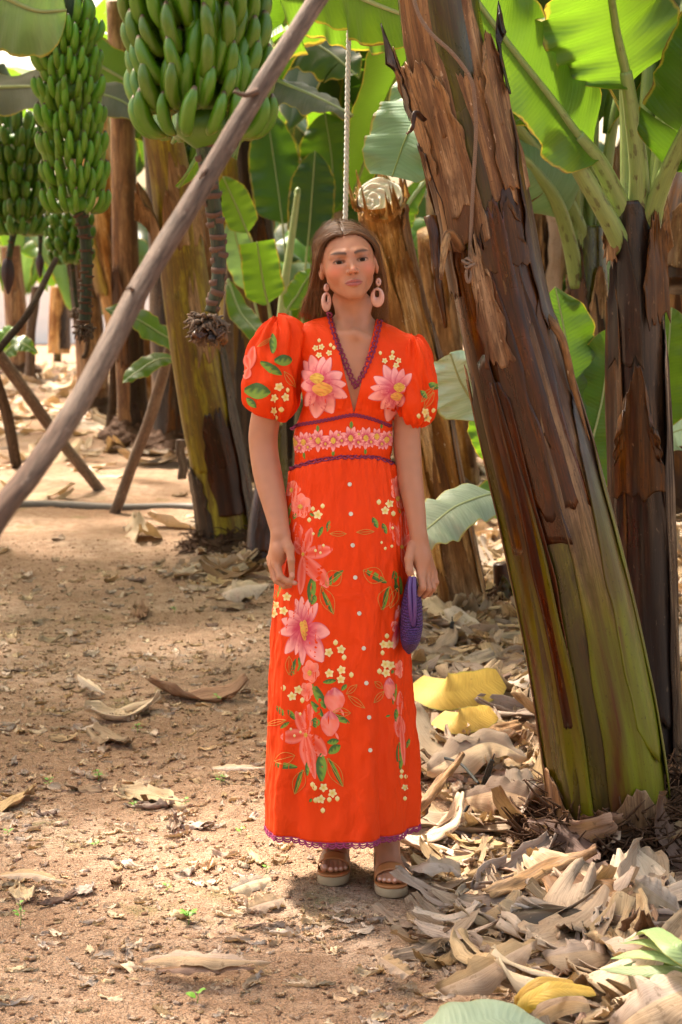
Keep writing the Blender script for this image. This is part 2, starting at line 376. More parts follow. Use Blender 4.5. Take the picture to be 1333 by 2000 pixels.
def banana_mat(name, c0, c1, c2):
    k = NT(name); v = k.attr('sc'); x, y, z = k.sep(v)[:3]
    n = k.noise(k.mapping(k.obj(), (1, 1, 1)), 25, 3, 0.5)
    c = k.mix(n, c0, c1)
    c = k.hsv(c, k.math('ADD', 0.488, k.math('MULTIPLY', k.rand(), 0.02)), 1.0, k.math('ADD', 0.85, k.math('MULTIPLY', k.rand(), 0.35)))
    tip = k.ramp(z, [(0.0, 1.0), (0.06, 0.0), (0.915, 0.0), (0.96, 1.0)])
    c = k.mix(tip, c, (0.09, 0.055, 0.03))
    base = k.ramp(z, [(0.05, 0.7), (0.3, 0.0)]); c = k.mix(base, c, c2)
    sp = k.ramp(k.noise(k.obj(), 210, 2, 0.6), [(0.70, 0.0), (0.74, 1.0)])
    c = k.mix(k.math('MULTIPLY', sp, 0.6), c, (0.04, 0.04, 0.02))
    return k.done(k.princ(c, 0.38, 0.45, k.bump(n, 0.1, 0.003), Subsurface_Weight=0.05))
M['banana'] = banana_mat('banana_skin_green', (0.036, 0.098, 0.0015), (0.062, 0.145, 0.003), (0.12, 0.17, 0.012))
M['banana_far'] = banana_mat('banana_skin_light', (0.085, 0.21, 0.010), (0.12, 0.26, 0.018), (0.15, 0.24, 0.03))

# dry leaf: 'lf' as for leaves
def dry_mat(name, c0, c1, c2, tf=0.12):
    k = NT(name); v = k.attr('lf'); x, y, z = k.sep(v)[:3]
    comb = k.n('ShaderNodeCombineXYZ'); k.set(comb, 0, k.math('MULTIPLY', x, 2.4)); k.set(comb, 1, k.math('MULTIPLY', y, 0.5)); k.set(comb, 2, k.math('ADD', z, k.rand()))
    st = k.noise(comb.outputs[0], 16.0, 4, 0.65)
    n = k.noise(k.obj(), 11, 4, 0.6)
    c = k.mix(k.ramp(n, [(0.35, 0.0), (0.65, 1.0)]), c0, c1)
    c = k.mix(k.ramp(st, [(0.3, 0.7), (0.55, 0.0)]), c, c2)
    zz = k.math('FRACT', k.math('MULTIPLY', k.math('ADD', z, k.rand()), 7.13))
    c = k.hsv(c, k.math('ADD', 0.488, k.math('MULTIPLY', zz, 0.02)), k.math('ADD', 0.75, k.math('MULTIPLY', zz, 0.4)), k.math('ADD', 0.6, k.math('MULTIPLY', k.math('FRACT', k.math('MULTIPLY', zz, 5.7)), 0.65)))
    c = k.mix(k.ramp(k.noise(k.obj(), 45, 3, 0.6), [(0.6, 0.0), (0.68, 0.6)]), c, tuple(q * 0.4 for q in c0))
    nb = k.bump(k.math('ADD', st, k.math('MULTIPLY', n, 0.6)), 0.55, 0.006)
    return k.done(k.mixs(tf, k.princ(c, 0.7, 0.15, nb), k.translucent((0.5, 0.3, 0.12), nb)))
M['dry'] = dry_mat('dry_leaf_tan', (0.44, 0.295, 0.175), (0.54, 0.385, 0.245), (0.20, 0.115, 0.06))
M['dry_pale'] = dry_mat('dry_leaf_pale', (0.52, 0.38, 0.25), (0.61, 0.47, 0.335), (0.36, 0.26, 0.17))
M['dry_brown'] = dry_mat('dry_leaf_brown', (0.23, 0.12, 0.065), (0.33, 0.195, 0.11), (0.09, 0.045, 0.028))
M['weed'] = simple_mat('weed_green', (0.14, 0.30, 0.03), 0.5, 0.3, 60, 0.2, 0.1)
M['hose'] = simple_mat('hose_black', (0.03, 0.032, 0.034), 0.45, 0.4, 60, 0.3, 0.1)
M['pipe'] = simple_mat('irrigation_pipe', (0.22, 0.19, 0.165), 0.6, 0.3, 9, 0.5, 0.1)
M['plastic'] = simple_mat('black_plastic', (0.022, 0.024, 0.022), 0.4, 0.5, 60, 0.3, 0.1)
M['rope_white'] = simple_mat('rope_white', (0.62, 0.62, 0.55), 0.85, 0.2, 300, 0.25, 0.5)
M['rope_brown'] = simple_mat('rope_brown', (0.26, 0.17, 0.12), 0.9, 0.2, 260, 0.5, 0.6)
M['wall'] = simple_mat('white_plaster', (0.86, 0.80, 0.72), 0.8, 0.2, 3, 0.12, 0.2)

def soil_mat():
    k = NT('soil'); o = k.obj()
    a = k.noise(o, 0.9, 4, 0.6); b = k.noise(o, 14, 6, 0.7); c_ = k.noise(o, 160, 3, 0.7); v1 = k.voro(o, 70); v2 = k.voro(o, 190)
    c = k.ramp(a, [(0.3, (0.33, 0.200, 0.120)), (0.5, (0.43, 0.280, 0.180)), (0.68, (0.56, 0.405, 0.290))])
    c = k.mix(k.ramp(b, [(0.35, 0.0), (0.6, 0.9)]), c, (0.27, 0.155, 0.09))
    c = k.mix(k.ramp(b, [(0.60, 0.0), (0.75, 0.7)]), c, (0.42, 0.29, 0.20))
    c = k.mix(k.ramp(c_, [(0.56, 0.0), (0.66, 0.6)]), c, (0.50, 0.38, 0.28))
    c = k.mix(k.ramp(c_, [(0.30, 0.5), (0.42, 0.0)]), c, (0.07, 0.035, 0.02))
    moss = k.ramp(k.noise(k.mapping(o, (1, 1, 1), (3, 5, 0)), 2.6, 4, 0.65), [(0.60, 0.0), (0.68, 0.55)])
    c = k.mix(k.math('MULTIPLY', moss, k.ramp(c_, [(0.4, 0.0), (0.5, 1.0)])), c, (0.12, 0.13, 0.03))
    h = k.math('ADD', k.math('ADD', k.math('MULTIPLY', b, 2.0), c_), k.math('MULTIPLY', v1, -1.2))
    nb = k.bump(h, 0.8, 0.014); nb = k.bump(v2, 0.7, 0.006, nb)
    return k.done(k.princ(c, 0.92, 0.15, nb))
M['soil'] = soil_mat()
# ------------------------------------------------------------------ leaf generator
def leaf_profile(t, kind='full'):
    if kind == 'full':    # broad oblong blade with rounded base and tip
        return np.clip(np.minimum(1, (t / 0.13 + 0.02)) ** 0.6, 0, 1) * (1 - np.clip((t - 0.55) / 0.45, 0, 1) ** 2.4) ** 0.75 * (0.86 + 0.14 * np.sin(np.pi * np.clip(t * 1.2, 0, 1)))
    if kind == 'lance':
        return np.sin(np.pi * np.clip(t, 0, 1) ** 0.8) ** 0.8
    if kind == 'cut':     # cut off square at both ends
        return (0.75 + 0.25 * np.sin(np.pi * t)) * (1 - np.clip((t - 0.93) / 0.07, 0, 1) * 0.25)
    if kind == 'tipless':
        return np.clip(t / 0.2 + 0.05, 0, 1) ** 0.6 * (1 - 0.15 * t)
def leaf_geom(ctrl, W, normal, t0=0.15, fold=0.35, droop=0.5, tears=3, rng=None, kind='full', nl=44, nc=6, sides=(1, 1), wave=0.02, tear_open=0.12, Wl=None):
    """ctrl: control points of petiole + midrib. returns blade (V,F,attrs) and the rib path"""
    rng = rng or random.Random(1)
    n = 60
    P = catmull(ctrl, n)
    T, S, N = frames(P, normal)
    L = np.concatenate([[0], np.cumsum(np.linalg.norm(np.diff(P, axis=0), axis=1))])
    parts = []
    def sample(tt):
        x = (t0 + (1 - t0) * tt) * (n - 1)
        f = lambda A: np.stack([np.interp(x, np.arange(n), A[:, i]) for i in range(3)], -1)
        return f(P), norm(f(S)), norm(f(N)), norm(f(T)), np.interp(x, np.arange(n), L)
    for si, side in enumerate((-1, 1)):
        if not sides[si]: continue
        Ws = (W if Wl is None else (Wl, W)[si])
        cuts = sorted([0.0, 1.0] + [rng.uniform(0.12, 0.92) for _ in range(tears if isinstance(tears, int) else tears[si])])
        ph = rng.uniform(0, 6)
        for c0, c1 in zip(cuts[:-1], cuts[1:]):
            m = max(3, int(nl * (c1 - c0)) + 2)
            tt = np.linspace(c0, c1, m); u = np.linspace(0, 1, nc)
            p, s, nn, tv, ln = sample(tt)
            w = Ws * leaf_profile(tt, kind)
            w = w * (1 + 0.025 * vnoise(tt * 30 + ph * 7, ph) + 0.03 * vnoise(tt * 9, ph * 3))
            df = rng.uniform(-0.18, 0.18) if len(cuts) > 2 else 0.0
            dd = rng.uniform(-0.15, 0.25) if len(cuts) > 2 else 0.0
            f0 = fold + df; dr = droop + dd
            # angle below the horizontal grows outwards
            uu = u[None, :]
            ang = -f0 + (f0 + dr) * uu ** 1.3 if fold > 0 else dr * uu - f0
            # integrate
            du = np.diff(u, prepend=0)[None, :]
            ca = np.cumsum(np.cos(ang) * du, 1); sa = np.cumsum(np.sin(ang) * du, 1)
            ca = np.broadcast_to(ca, (m, nc)); sa = np.broadcast_to(sa, (m, nc))
            gap = 0.0
            if len(cuts) > 2:
                gap = (tear_open * Ws * (uu ** 1.6)) * ((c1 - tt)[:, None] - (tt - c0)[:, None]) / max(1e-3, (c1 - c0)) * 0.16 * min(1, (c1 - c0) * 4)
                if c0 == 0: gap = gap * (tt[:, None] > (c0 + c1) / 2)
                if c1 == 1: gap = gap * (tt[:, None] < (c0 + c1) / 2)
            wv = wave * Ws / 0.3 * uu ** 1.5 * (np.sin(tt * 19 + ph)[:, None] + 0.6 * np.sin(tt * 41 + ph * 2)[:, None])
            tipshift = 0.12 * w[:, None] * uu
            V = p[:, None, :] + side * s[:, None, :] * (w[:, None] * ca)[..., None] - nn[:, None, :] * (w[:, None] * sa - wv)[..., None] + tv[:, None, :] * (gap + tipshift * (1 - tt[:, None]))[..., None]
            lf = np.stack([np.broadcast_to(side * uu, (m, nc)), np.broadcast_to(ln[:, None], (m, nc)), np.full((m, nc), ph)], -1)
            Fc = grid_faces(m, nc)
            if side < 0: Fc = Fc[:, ::-1]
            parts.append((V.reshape(-1, 3), Fc, {'lf': lf.reshape(-1, 3)}))
    return merge(parts), P
def make_leaf(parent, ctrl, W, normal, mat='leaf', rib='midrib', ribr=(0.018, 0.004), name='leaf', ribs=True, petiole=None, t0=0.15, label=None, **kw):
    (V, Fc, A), P = leaf_geom(ctrl, W, normal, t0=t0, **kw)
    o = mesh(name, V, Fc, M[mat], parent, A)
    if label and parent is not None: o['label'] = label
    if ribs:
        T, S, N = frames(P, normal)
        k = len(P); R = lerp(ribr[0], ribr[1], np.linspace(0, 1, k) ** 0.7)
        k0 = int(t0 * k)
        pt, F2, sc = tube(P - N * (R * 0.25)[:, None], R, 8, normal if np.ndim(normal) == 1 else normal)
        mesh('midrib', pt, F2, M[rib], o if parent is not None or True else None, {'sc': sc})
    return o

# ------------------------------------------------------------------ stems
def stem_core(name, path, radii, mat, parent, nseg=40, n=70, lobes=0.05, hint=(0, -1, 0), caps=True, seed=0):
    P = catmull(path, n); R = np.interp(np.linspace(0, 1, n), np.linspace(0, 1, len(radii)), radii)
    ph = seed * 1.7
    wob = lambda a, l: 1 + lobes * np.sin(2 * a + ph + l * 0.7) + lobes * 0.6 * np.sin(3 * a + ph * 2 - l * 1.3) + 0.012 * vnoise(a * 3, l * 6 + seed)
    V, Fc, sc = tube(P, R, nseg, hint, caps, 1.0, wob)
    return mesh(name, V, Fc, mat, parent, {'sc': sc}), P, R
def sheath(parent, P, R, v0, v1, ac, aw, off, mat, name='leaf_sheath', rag=0.03, slope=0.0, peel=0.0, seed=0, hint=(0, -1, 0), label=None, thick=0.0028, flare=0.0, nseg=22, taper=0.5, nv=46, bottom=0.0):
    """a partial shell round the stem from v0 to v1 (fractions of its length); ac: centre angle, 0 = right, pi/2 = towards the camera"""
    r = np.random.RandomState(seed + 11)
    n = len(P); T, S, N = frames(P, hint)
    L = np.concatenate([[0], np.cumsum(np.linalg.norm(np.diff(P, axis=0), axis=1))]); LT = L[-1]
    aa = np.linspace(-1, 1, nseg)
    # top edge per column: ragged, pointed
    top = v1 - (np.abs(aa) ** 1.6) * taper * (v1 - v0) * 0.35 + slope * aa * 0.1 + rag * vnoise(aa * 4 + seed, seed * 1.3) + rag * 0.5 * vnoise(aa * 15, seed + 3.3) + rag * 0.4 * vnoise(aa * 31, seed + 1.3)
    bot = v0 + bottom * (np.abs(aa)) ** 1.5 + rag * 0.4 * vnoise(aa * 5, seed + 9)
    v = np.linspace(0, 1, nv)[:, None]
    vv = bot[None, :] + (top - bot)[None, :] * v
    # side edges wander
    awv = aw * (1 - 0.35 * v ** 3) + 0.07 * vnoise(v * 9, seed * 2.1)
    ang = ac + aa[None, :] * awv
    x = np.clip(vv, 0, 1) * (n - 1)
    f = lambda A: np.stack([np.interp(x, np.arange(n), A[:, i]) for i in range(3)], -1)
    p, s, nn = f(P), norm(f(S)), norm(f(N)); rr = np.interp(x, np.arange(n), R); ll = np.interp(x, np.arange(n), L)
    rr = rr + off + peel * v ** 4 * (0.4 + 0.6 * r.rand()) + flare * np.abs(aa)[None, :] ** 3 + 0.004 * np.sin(ang * 5 + seed) + 0.004 * vnoise(ang * 6 + seed, vv * 9)
    rr = rr + 0.006 * np.abs(aa)[None, :] ** 6
    V = p + rr[..., None] * (np.cos(ang)[..., None] * s + np.sin(ang)[..., None] * nn)
    over = np.clip(vv - 1, 0, 1)[..., None] * LT
    V = V + T[-1] * over
    sc = np.stack([rr * np.cos(ang), rr * np.sin(ang), ll], -1)
    o = mesh(name, V.reshape(-1, 3), grid_faces(nv, nseg), mat, parent, {'sc': sc.reshape(-1, 3)}, solid=thick)
    if label: o['label'] = label
    return o
def roots(parent, c, r, h, count, seed, mat='root_mat', name='root_mass', spread=1.0):
    """fibrous base: lumpy mound with curling root ends"""
    R = np.random.RandomState(seed); parts = []; c = (c[0], c[1], max(c[2], float(H(c[0], c[1])) - .01))
    nu, nv = 16, 40
    u = np.linspace(0, 1, nu)[:, None]; a = np.linspace(0, 2 * np.pi, nv, endpoint=False)[None, :]
    rr = r * (0.75 + 0.95 * u ** 1.5 * spread) * (1 + 0.12 * vnoise(a * 4 + seed, u * 5) + 0.10 * vnoise(a * 11, u * 13 + seed))
    z = h * (1 - u) + 0 * a + 0.02 * vnoise(a * 7, u * 9)
    V = np.stack([c[0] + rr * np.cos(a), c[1] + rr * np.sin(a), c[2] + z - 0.02], -1)
    Fc = grid_faces(nu, nv, True)
    parts.append((V.reshape(-1, 3), Fc[:, ::-1], {}))
    for i in range(count):
        an = R.uniform(0, 2 * np.pi); q = R.uniform(0.1, 1.0); rr0 = r * (0.75 + 0.95 * q ** 1.5 * spread)
        p0 = np.array([c[0] + rr0 * math.cos(an), c[1] + rr0 * math.sin(an), c[2] + h * (1 - q)])
        d = np.array([math.cos(an + R.uniform(-1.3, 1.3)), math.sin(an + R.uniform(-1.3, 1.3)), R.uniform(-0.8, 0.9)])
        l = R.uniform(0.03, 0.10)
        pts = [p0 - d * 0.02, p0 + d * l * 0.5 + R.uniform(-.015, .015, 3), p0 + d * l + R.uniform(-.03, .03, 3)]
        V2, F2, _ = tube(catmull(pts, 6), np.linspace(0.0045, 0.0015, 6) * R.uniform(0.6, 1.6), 4)
        parts.append((V2, F2, {}))
    V, Fc, _ = merge(parts)
    o = mesh(name, V, Fc, M[mat], parent)
    return o

# ------------------------------------------------------------------ banana bunch
def banana_geom(nl=12, ns=10):
    """unit banana, starting at the origin, first outwards (+x) and then turning up (+z); length 1"""
    t = np.linspace(0, 1, nl)
    th = lerp(-0.15, 1.85, t ** 0.62)
    d = np.stack([np.cos(th), np.zeros(nl), np.sin(th)], -1)
    P = np.cumsum(d, 0) / nl
    R = 0.118 * np.array([0.34, 0.55, 0.84, 0.98, 1.03, 1.05, 1.05, 1.03, 0.98, 0.86, 0.60, 0.26])[:nl]
    V, Fc, sc = tube(P, R, ns, (0, -1, 0), True, 1.0, lambda a, l: 1 + 0.06 * np.cos(5 * a))
    z = np.concatenate([np.repeat(t, ns), [0, 1]]); sc = np.stack([sc[:, 0], sc[:, 1], z], -1)
    return V, Fc, sc
BAN = banana_geom()
def rotz(V, a): c, s = math.cos(a), math.sin(a); return np.stack([V[:, 0] * c - V[:, 1] * s, V[:, 0] * s + V[:, 1] * c, V[:, 2]], -1)
def banana_bunch(name, top, bottom, r_top, r_bot, hands, per_row, ban_len, fat, mat, label, group, seed, single=True, arc=(0, 2 * math.pi), rach=0.03, rows=2, name_part='banana', lean=0.05):
    """hanging bunch: rachis with hands of bananas curving outwards and up"""
    R = np.random.RandomState(seed)
    root = empty(name, top); tag(root, label, 'banana bunch', group)
    top = np.array(top); bottom = np.array(bottom)
    me_src = None; count = 0
    V0, F0, s0 = BAN; V0 = V0 * np.array([1, fat, 1])
    for h in range(hands):
        f = (h + 0.5) / hands; c = top + (bottom - top) * f
        rr = lerp(r_top, r_bot, f)
        a0 = R.uniform(0, 6.28); parts = []
        for row in range(rows):
            for i in range(per_row):
                a = arc[0] + (arc[1] - arc[0]) * (i + 0.5 * row + R.uniform(-0.12, 0.12)) / per_row + (a0 if arc[1] - arc[0] > 6 else 0) * 0.3 + 0.08 * h
                L = ban_len * R.uniform(0.9, 1.08) * (0.92 if row else 1.05)
                tilt = (0.10 if row == 0 else -0.16) + R.uniform(-0.08, 0.08)
                V = V0 * L
                ct, st = math.cos(tilt), math.sin(tilt)
                V = np.stack([V[:, 0] * ct - V[:, 2] * st, V[:, 1], V[:, 0] * st + V[:, 2] * ct], -1)
                V = V + np.array([rr * (0.70 if row == 0 else 1.0), 0, 0.03 - row * 0.075 * ban_len / 0.2])
                le = lean * math.sin(a * 1.5 + h * 1.1 + seed) + R.uniform(-0.5, 0.5) * (lean + .04)
                V = np.stack([V[:, 0], V[:, 1] * math.cos(le) - V[:, 2] * math.sin(le), V[:, 1] * math.sin(le) + V[:, 2] * math.cos(le)], -1)
                V = rotz(V, a + R.uniform(-0.05, 0.05))
                # twist in its own place a little
                V = V + c
                if single and count < 100 and math.sin(a) < 0.25:
                    mesh(name_part, V, F0, M[mat], root, {'sc': s0}); count += 1
                else: parts.append((V, F0, {'sc': s0}))
        # the cushion that joins the hand to the stalk
        n = 24; a = np.linspace(0, 2 * np.pi, n, endpoint=False)
        ring = []
        for q, (dr, dz) in enumerate([(rach * 0.5, 0.03), (rr * 0.50 + 0.01, 0.030), (rr * 0.62 + 0.01, -0.02), (rach * 0.5, -0.05)]):
            ring.append(np.stack([np.cos(a) * dr, np.sin(a) * dr, np.full(n, dz)], -1) + c)
        parts2 = (np.concatenate(ring), grid_faces(4, n, True)[:, ::-1])
        mesh('hand_cushion', parts2[0], parts2[1], M[mat], root, {'sc': np.tile([0, 0, 0.3], (len(parts2[0]), 1))})
        if parts:
            V, Fc, A = merge(parts)
            o = mesh('banana_hand' if not single else 'bananas', V, Fc, M[mat], root, A)
            if single: o['kind'] = 'stuff'
    return root
def peduncle(parent, path, radii, scars, seed, mat='peduncle', name='stalk', scar_r=1.5):
    P = catmull(path, 60); R = np.interp(np.linspace(0, 1, 60), np.linspace(0, 1, len(radii)), radii)
    V, Fc, sc = tube(P, R, 14)
    o = mesh(name, V, Fc, M[mat], parent, {'sc': sc})
    rs = np.random.RandomState(seed); T, S, N = frames(P); parts = []
    for i in range(scars):
        x = (i + rs.uniform(0.2, 0.8)) / scars * 59; j = int(x)
        a0 = i * 2.4 + rs.uniform(-.3, .3); m = 12; aw = rs.uniform(1.2, 2.0)
        aa = a0 + np.linspace(-aw, aw, m); rr = R[j]
        rows = []
        for dr, dz in ((0.92, -0.006), (1.0 + 0.30 * scar_r / 1.5, 0.0), (1.0 + 0.42 * scar_r / 1.5, 0.007), (0.95, 0.006)):
            k = rr * (1 + (dr - 1) * np.sqrt(np.clip(np.cos(np.linspace(-1.45, 1.45, m)), 0, 1))) + rs.uniform(-0.001, 0.001, m)
            rows.append(P[j] + k[:, None] * (np.cos(aa)[:, None] * S[j] + np.sin(aa)[:, None] * N[j]) + T[j] * (dz * -1 + 0.004 * np.sin(np.linspace(0, 3.1, m)))[:, None])
        parts.append((np.concatenate(rows), grid_faces(4, m), {}))
    V, Fc, _ = merge(parts)
    mesh('bract_scars', V, Fc, M['scar'], o)['kind'] = 'stuff'
    return o
def dried_tip(parent, c, r, seed, name='dried_flowers', n=130, mat='dried_flower'):
    rs = np.random.RandomState(seed); parts = []
    for i in range(n):
        a = rs.uniform(0, 6.28); e = rs.uniform(-1.2, 0.7); d = np.array([math.cos(a) * math.cos(e), math.sin(a) * math.cos(e), math.sin(e)])
        p0 = np.array(c) + d * r * 0.35
        p1 = np.array(c) + d * r * rs.uniform(0.75, 1.15) + np.array([0, 0, -r * 0.25])
        mid = (p0 + p1) / 2 + rs.uniform(-1, 1, 3) * r * 0.18
        V, Fc, _ = tube(catmull([p0, mid, p1], 5), np.array([0.06, 0.09, 0.08, 0.06, 0.03]) * r * rs.uniform(0.8, 1.5), 4)
        parts.append((V, Fc, {}))
    V, Fc, _ = merge(parts); o = mesh(name, V, Fc, M[mat], parent); return o
def bud(parent, c, r, h, name='flower_bud'):
    n, m = 18, 24; t = np.linspace(0, 1, n)[:, None]; a = np.linspace(0, 2 * np.pi, m, endpoint=False)[None, :]
    rr = r * (np.sin(np.pi * np.clip(t * 0.9 + 0.08, 0, 1)) ** 0.7) * (1 + 0.05 * np.cos(5 * a + t * 3)) * (1 - t * 0.45)
    V = np.stack([c[0] + rr * np.cos(a), c[1] + rr * np.sin(a), c[2] - h * t + 0 * a], -1)
    return mesh(name, V.reshape(-1, 3), grid_faces(n, m, True), M['bud'], parent)

# ------------------------------------------------------------------ rope
def rope_geom(path, r, strands=3, pitch=0.03, n=300, seg=6, fl=0.55):
    P = catmull(path, n); T, S, N = frames(P, (0.3, -1, 0.1))
    L = np.concatenate([[0], np.cumsum(np.linalg.norm(np.diff(P, axis=0), axis=1))]); parts = []
    for s in range(strands):
        a = L / pitch * 2 * np.pi + s * 2 * np.pi / strands
        Q = P + (r * fl) * (np.cos(a)[:, None] * S + np.sin(a)[:, None] * N)
        V, Fc, sc = tube(Q, r * 0.58, seg)
        parts.append((V, Fc, {}))
    V, Fc, _ = merge(parts); return V, Fc

# ------------------------------------------------------------------ dry leaves
def dry_leaf_geom(L, W, curl, bend, twist, seed, nl=18, nc=10, ragged=0.2):
    rs = np.random.RandomState(seed)
    t = np.linspace(0, 1, nl)[:, None]; u = np.linspace(-1, 1, nc)[None, :]
    w = W * 0.5 * (np.sin(np.pi * np.clip(t * 0.86 + 0.08, 0, 1)) ** rs.uniform(0.35, 0.8)) * (1 + ragged * vnoise(t * 9 + seed, u * 0 + seed * 3 + (u > 0) * 5))
    th = u * curl * (1 + 0.3 * vnoise(t * 2 + seed, 0.5))
    rad = w / max(abs(curl), 0.15)
    x = rad * np.sin(th) if abs(curl) > 0.15 else w * u
    z = rad * (1 - np.cos(th)) if abs(curl) > 0.15 else 0 * (w * u)
    s = rs.choice([-1, 1]); z = z * s
    z = z + 0.011 * vnoise(t * 4 + seed, u * 2.2) * (W / 0.1) + 0.006 * vnoise(t * 9 + seed, u * 5) + 0.005 * np.abs(vnoise(u * 6 + seed, t * 2)) + 0.003 * vnoise(u * 13 + seed, t * 4) + 0.010 * np.abs(np.sin(u * rs.uniform(2, 7) + seed)) 
    y = (t - 0.5) * L + 0 * u + (ragged * L * 0.12) * vnoise(u * 5 + seed, seed) * (np.abs(t - 0.5) * 2) ** 3
    tw = twist * (t - 0.5)
    x, z = x * np.cos(tw) - z * np.sin(tw), x * np.sin(tw) + z * np.cos(tw)
    # bend along the length
    ba = bend * (t - 0.5) * 2; Rb = L / 2 / max(abs(bend), 0.05)
    if abs(bend) > 0.05:
        y2 = (Rb - z) * np.sin(ba); z = Rb - (Rb - z) * np.cos(ba); y = y2 * (1) + (y - (t - 0.5) * L)
    V = np.stack([x + 0 * t, y, z], -1)
    lf = np.stack([u * W * 4 + 0 * t, t * L + 0 * u, np.full((nl, nc), rs.uniform(0, 10))], -1)
    V = V.reshape(-1, 3); V[:, 2] -= np.percentile(V[:, 2], 12)
    Fc = grid_faces(nl, nc).reshape(nl - 1, nc - 1, 4); keep = np.ones((nl - 1, nc - 1), bool)
    if nl > 15:
        for _ in range(rs.randint(1, 5)):          # tears running in from the ends along the veins
            j = rs.randint(1, nc - 2); d = rs.randint(3, 9)
            if rs.rand() < .5: keep[:d, j] = False
            else: keep[-d:, j] = False
        for _ in range(rs.randint(0, 4)):
            i = rs.randint(1, nl - 2); e = rs.randint(1, 3); s2 = rs.rand() < .5
            keep[i, :e] = False if s2 else keep[i, :e]; keep[i, -e:] = False if not s2 else keep[i, -e:]
    return V, Fc[keep], {'lf': lf.reshape(-1, 3)}
# ------------------------------------------------------------------ ground
def mound(x, y, cx, cy, r, h): return h * np.exp(-((x - cx) ** 2 + (y - cy) ** 2) / (r * r))
def litter_amount(x, y):
    """0 bare trodden path .. 1 deep leaf litter"""
    edge = 0.30 - 0.05 * (y + 1) + 0.18 * vnoise(y * 1.7 + 3, 2.2)            # right of the path
    a = sstep(edge - 0.22, edge + 0.22, x)
    b = sstep(3.7, 5.4, y) * sstep(-0.95, -0.45, x + 0.25 * vnoise(y, 7.7))        # behind her, round the left clump
    c = sstep(9.0, 12.5, y) * (1 - 0.45 * sstep(-1.7, -1.9 - 0.3, x))
    return np.clip(np.maximum(np.maximum(a, b * 0.9), c * 0.9), 0, 1)
def H(x, y):
    x = np.asarray(x, float); y = np.asarray(y, float)
    h = 0.022 * vnoise(x * 1.1, y * 1.1) + 0.012 * vnoise(x * 3.1 + 9, y * 3.1) + 0.006 * vnoise(x * 8, y * 8 + 4)
    h = h * np.clip(1 - mound(x, y, 0.03, 0, 0.5, 1.0), 0, 1)
    h = h + 0.018 * litter_amount(x, y) * (1 - mound(x, y, 0.03, 0, 0.45, 1.0))
    for g in MOUNDS: h = h + mound(x, y, *g)
    return h
MOUNDS = [(-0.65, 5.9, 0.35, 0.05)]
def spaced(lo, hi, step, far, n=40):
    core = np.arange(lo, hi + step, step)
    k = np.linspace(0, 1, n)[1:] ** 3
    return np.concatenate([(lo - (lo + far) * k)[::-1] if False else lo - (far - abs(lo)) * k[::-1], core, hi + (far - hi) * k])
gx = spaced(-2.6, 2.6, 0.03, 160); gy = spaced(-2.2, 9.0, 0.035, 220)
GX, GY = np.meshgrid(gx, gy, indexing='ij')
GZ = H(GX, GY) + 0.004 * vnoise(GX * 25, GY * 25) + 0.003 * vnoise(GX * 55 + 3, GY * 55)
far_fade = np.clip((np.hypot(GX, GY) - 15) / 40, 0, 1); GZ = GZ * (1 - far_fade)
V = np.stack([GX, GY, GZ], -1).reshape(-1, 3)
go = mesh('ground', V, grid_faces(len(gx), len(gy))[:, ::1], M['soil'])
tag(go, 'reddish brown trodden soil of the plantation path', None, None, 'structure')

# small crumbs and chips of soil and leaf
def scatter_stuff(name, n, region, size, mat, label, cat, seed, dens=None, flat=0.5):
    rs = np.random.RandomState(seed); Vs = []; Fs = []; b = 0
    base = np.array([[1, 0, 0], [0, 1, 0], [-1, 0, 0], [0, -1, 0], [0, 0, 1], [0, 0, -1]], float)
    f = np.array([[0, 1, 4], [1, 2, 4], [2, 3, 4], [3, 0, 4], [1, 0, 5], [2, 1, 5], [3, 2, 5], [0, 3, 5]])
    x = rs.uniform(region[0], region[1], n * 3); y = region[2] + (region[3] - region[2]) * rs.rand(n * 3) ** 1.3
    if dens is not None:
        k = rs.rand(len(x)) < dens(x, y); x, y = x[k], y[k]
    x, y = x[:n], y[:n]; n = len(x)
    s = size[0] + (size[1] - size[0]) * rs.rand(n) ** 3
    q = base[None] * (s[:, None, None] * rs.uniform(0.6, 1.3, (n, 6, 1))) * np.array([1, 1, flat])
    a = rs.uniform(0, 6.28, n); c, sn = np.cos(a)[:, None], np.sin(a)[:, None]
    X = q[..., 0] * c - q[..., 1] * sn; Y = q[..., 0] * sn + q[..., 1] * c
    V = np.stack([X + x[:, None], Y + y[:, None], q[..., 2] + (H(x, y) + s * 0.15)[:, None]], -1).reshape(-1, 3)
    Fc = (f[None] + (np.arange(n) * 6)[:, None, None]).reshape(-1, 3)
    o = mesh(name, V, Fc, mat, smooth=False); tag(o, label, cat, None, 'stuff'); return o
crumb = simple_mat('soil_crumb', (0.24, 0.13, 0.075), 0.95, 0.1, 14, 0.45, 0.5)
scatter_stuff('soil_crumbs', 16000, (-2.2, 1.0, -1.6, 6.5), (0.002, 0.011), crumb, 'small crumbs of brown soil scattered over the path', 'soil', 3, lambda x, y: 1 - 0.8 * litter_amount(x, y))
scatter_stuff('pale_grit', 5000, (-2.2, 1.0, -1.6, 5.5), (0.0015, 0.006), simple_mat('grit', (0.52, 0.40, 0.30), 0.9, 0.1, 14, 0.3, 0.2), 'pale grit lying on the brown soil', 'soil', 5, lambda x, y: 1 - 0.8 * litter_amount(x, y))

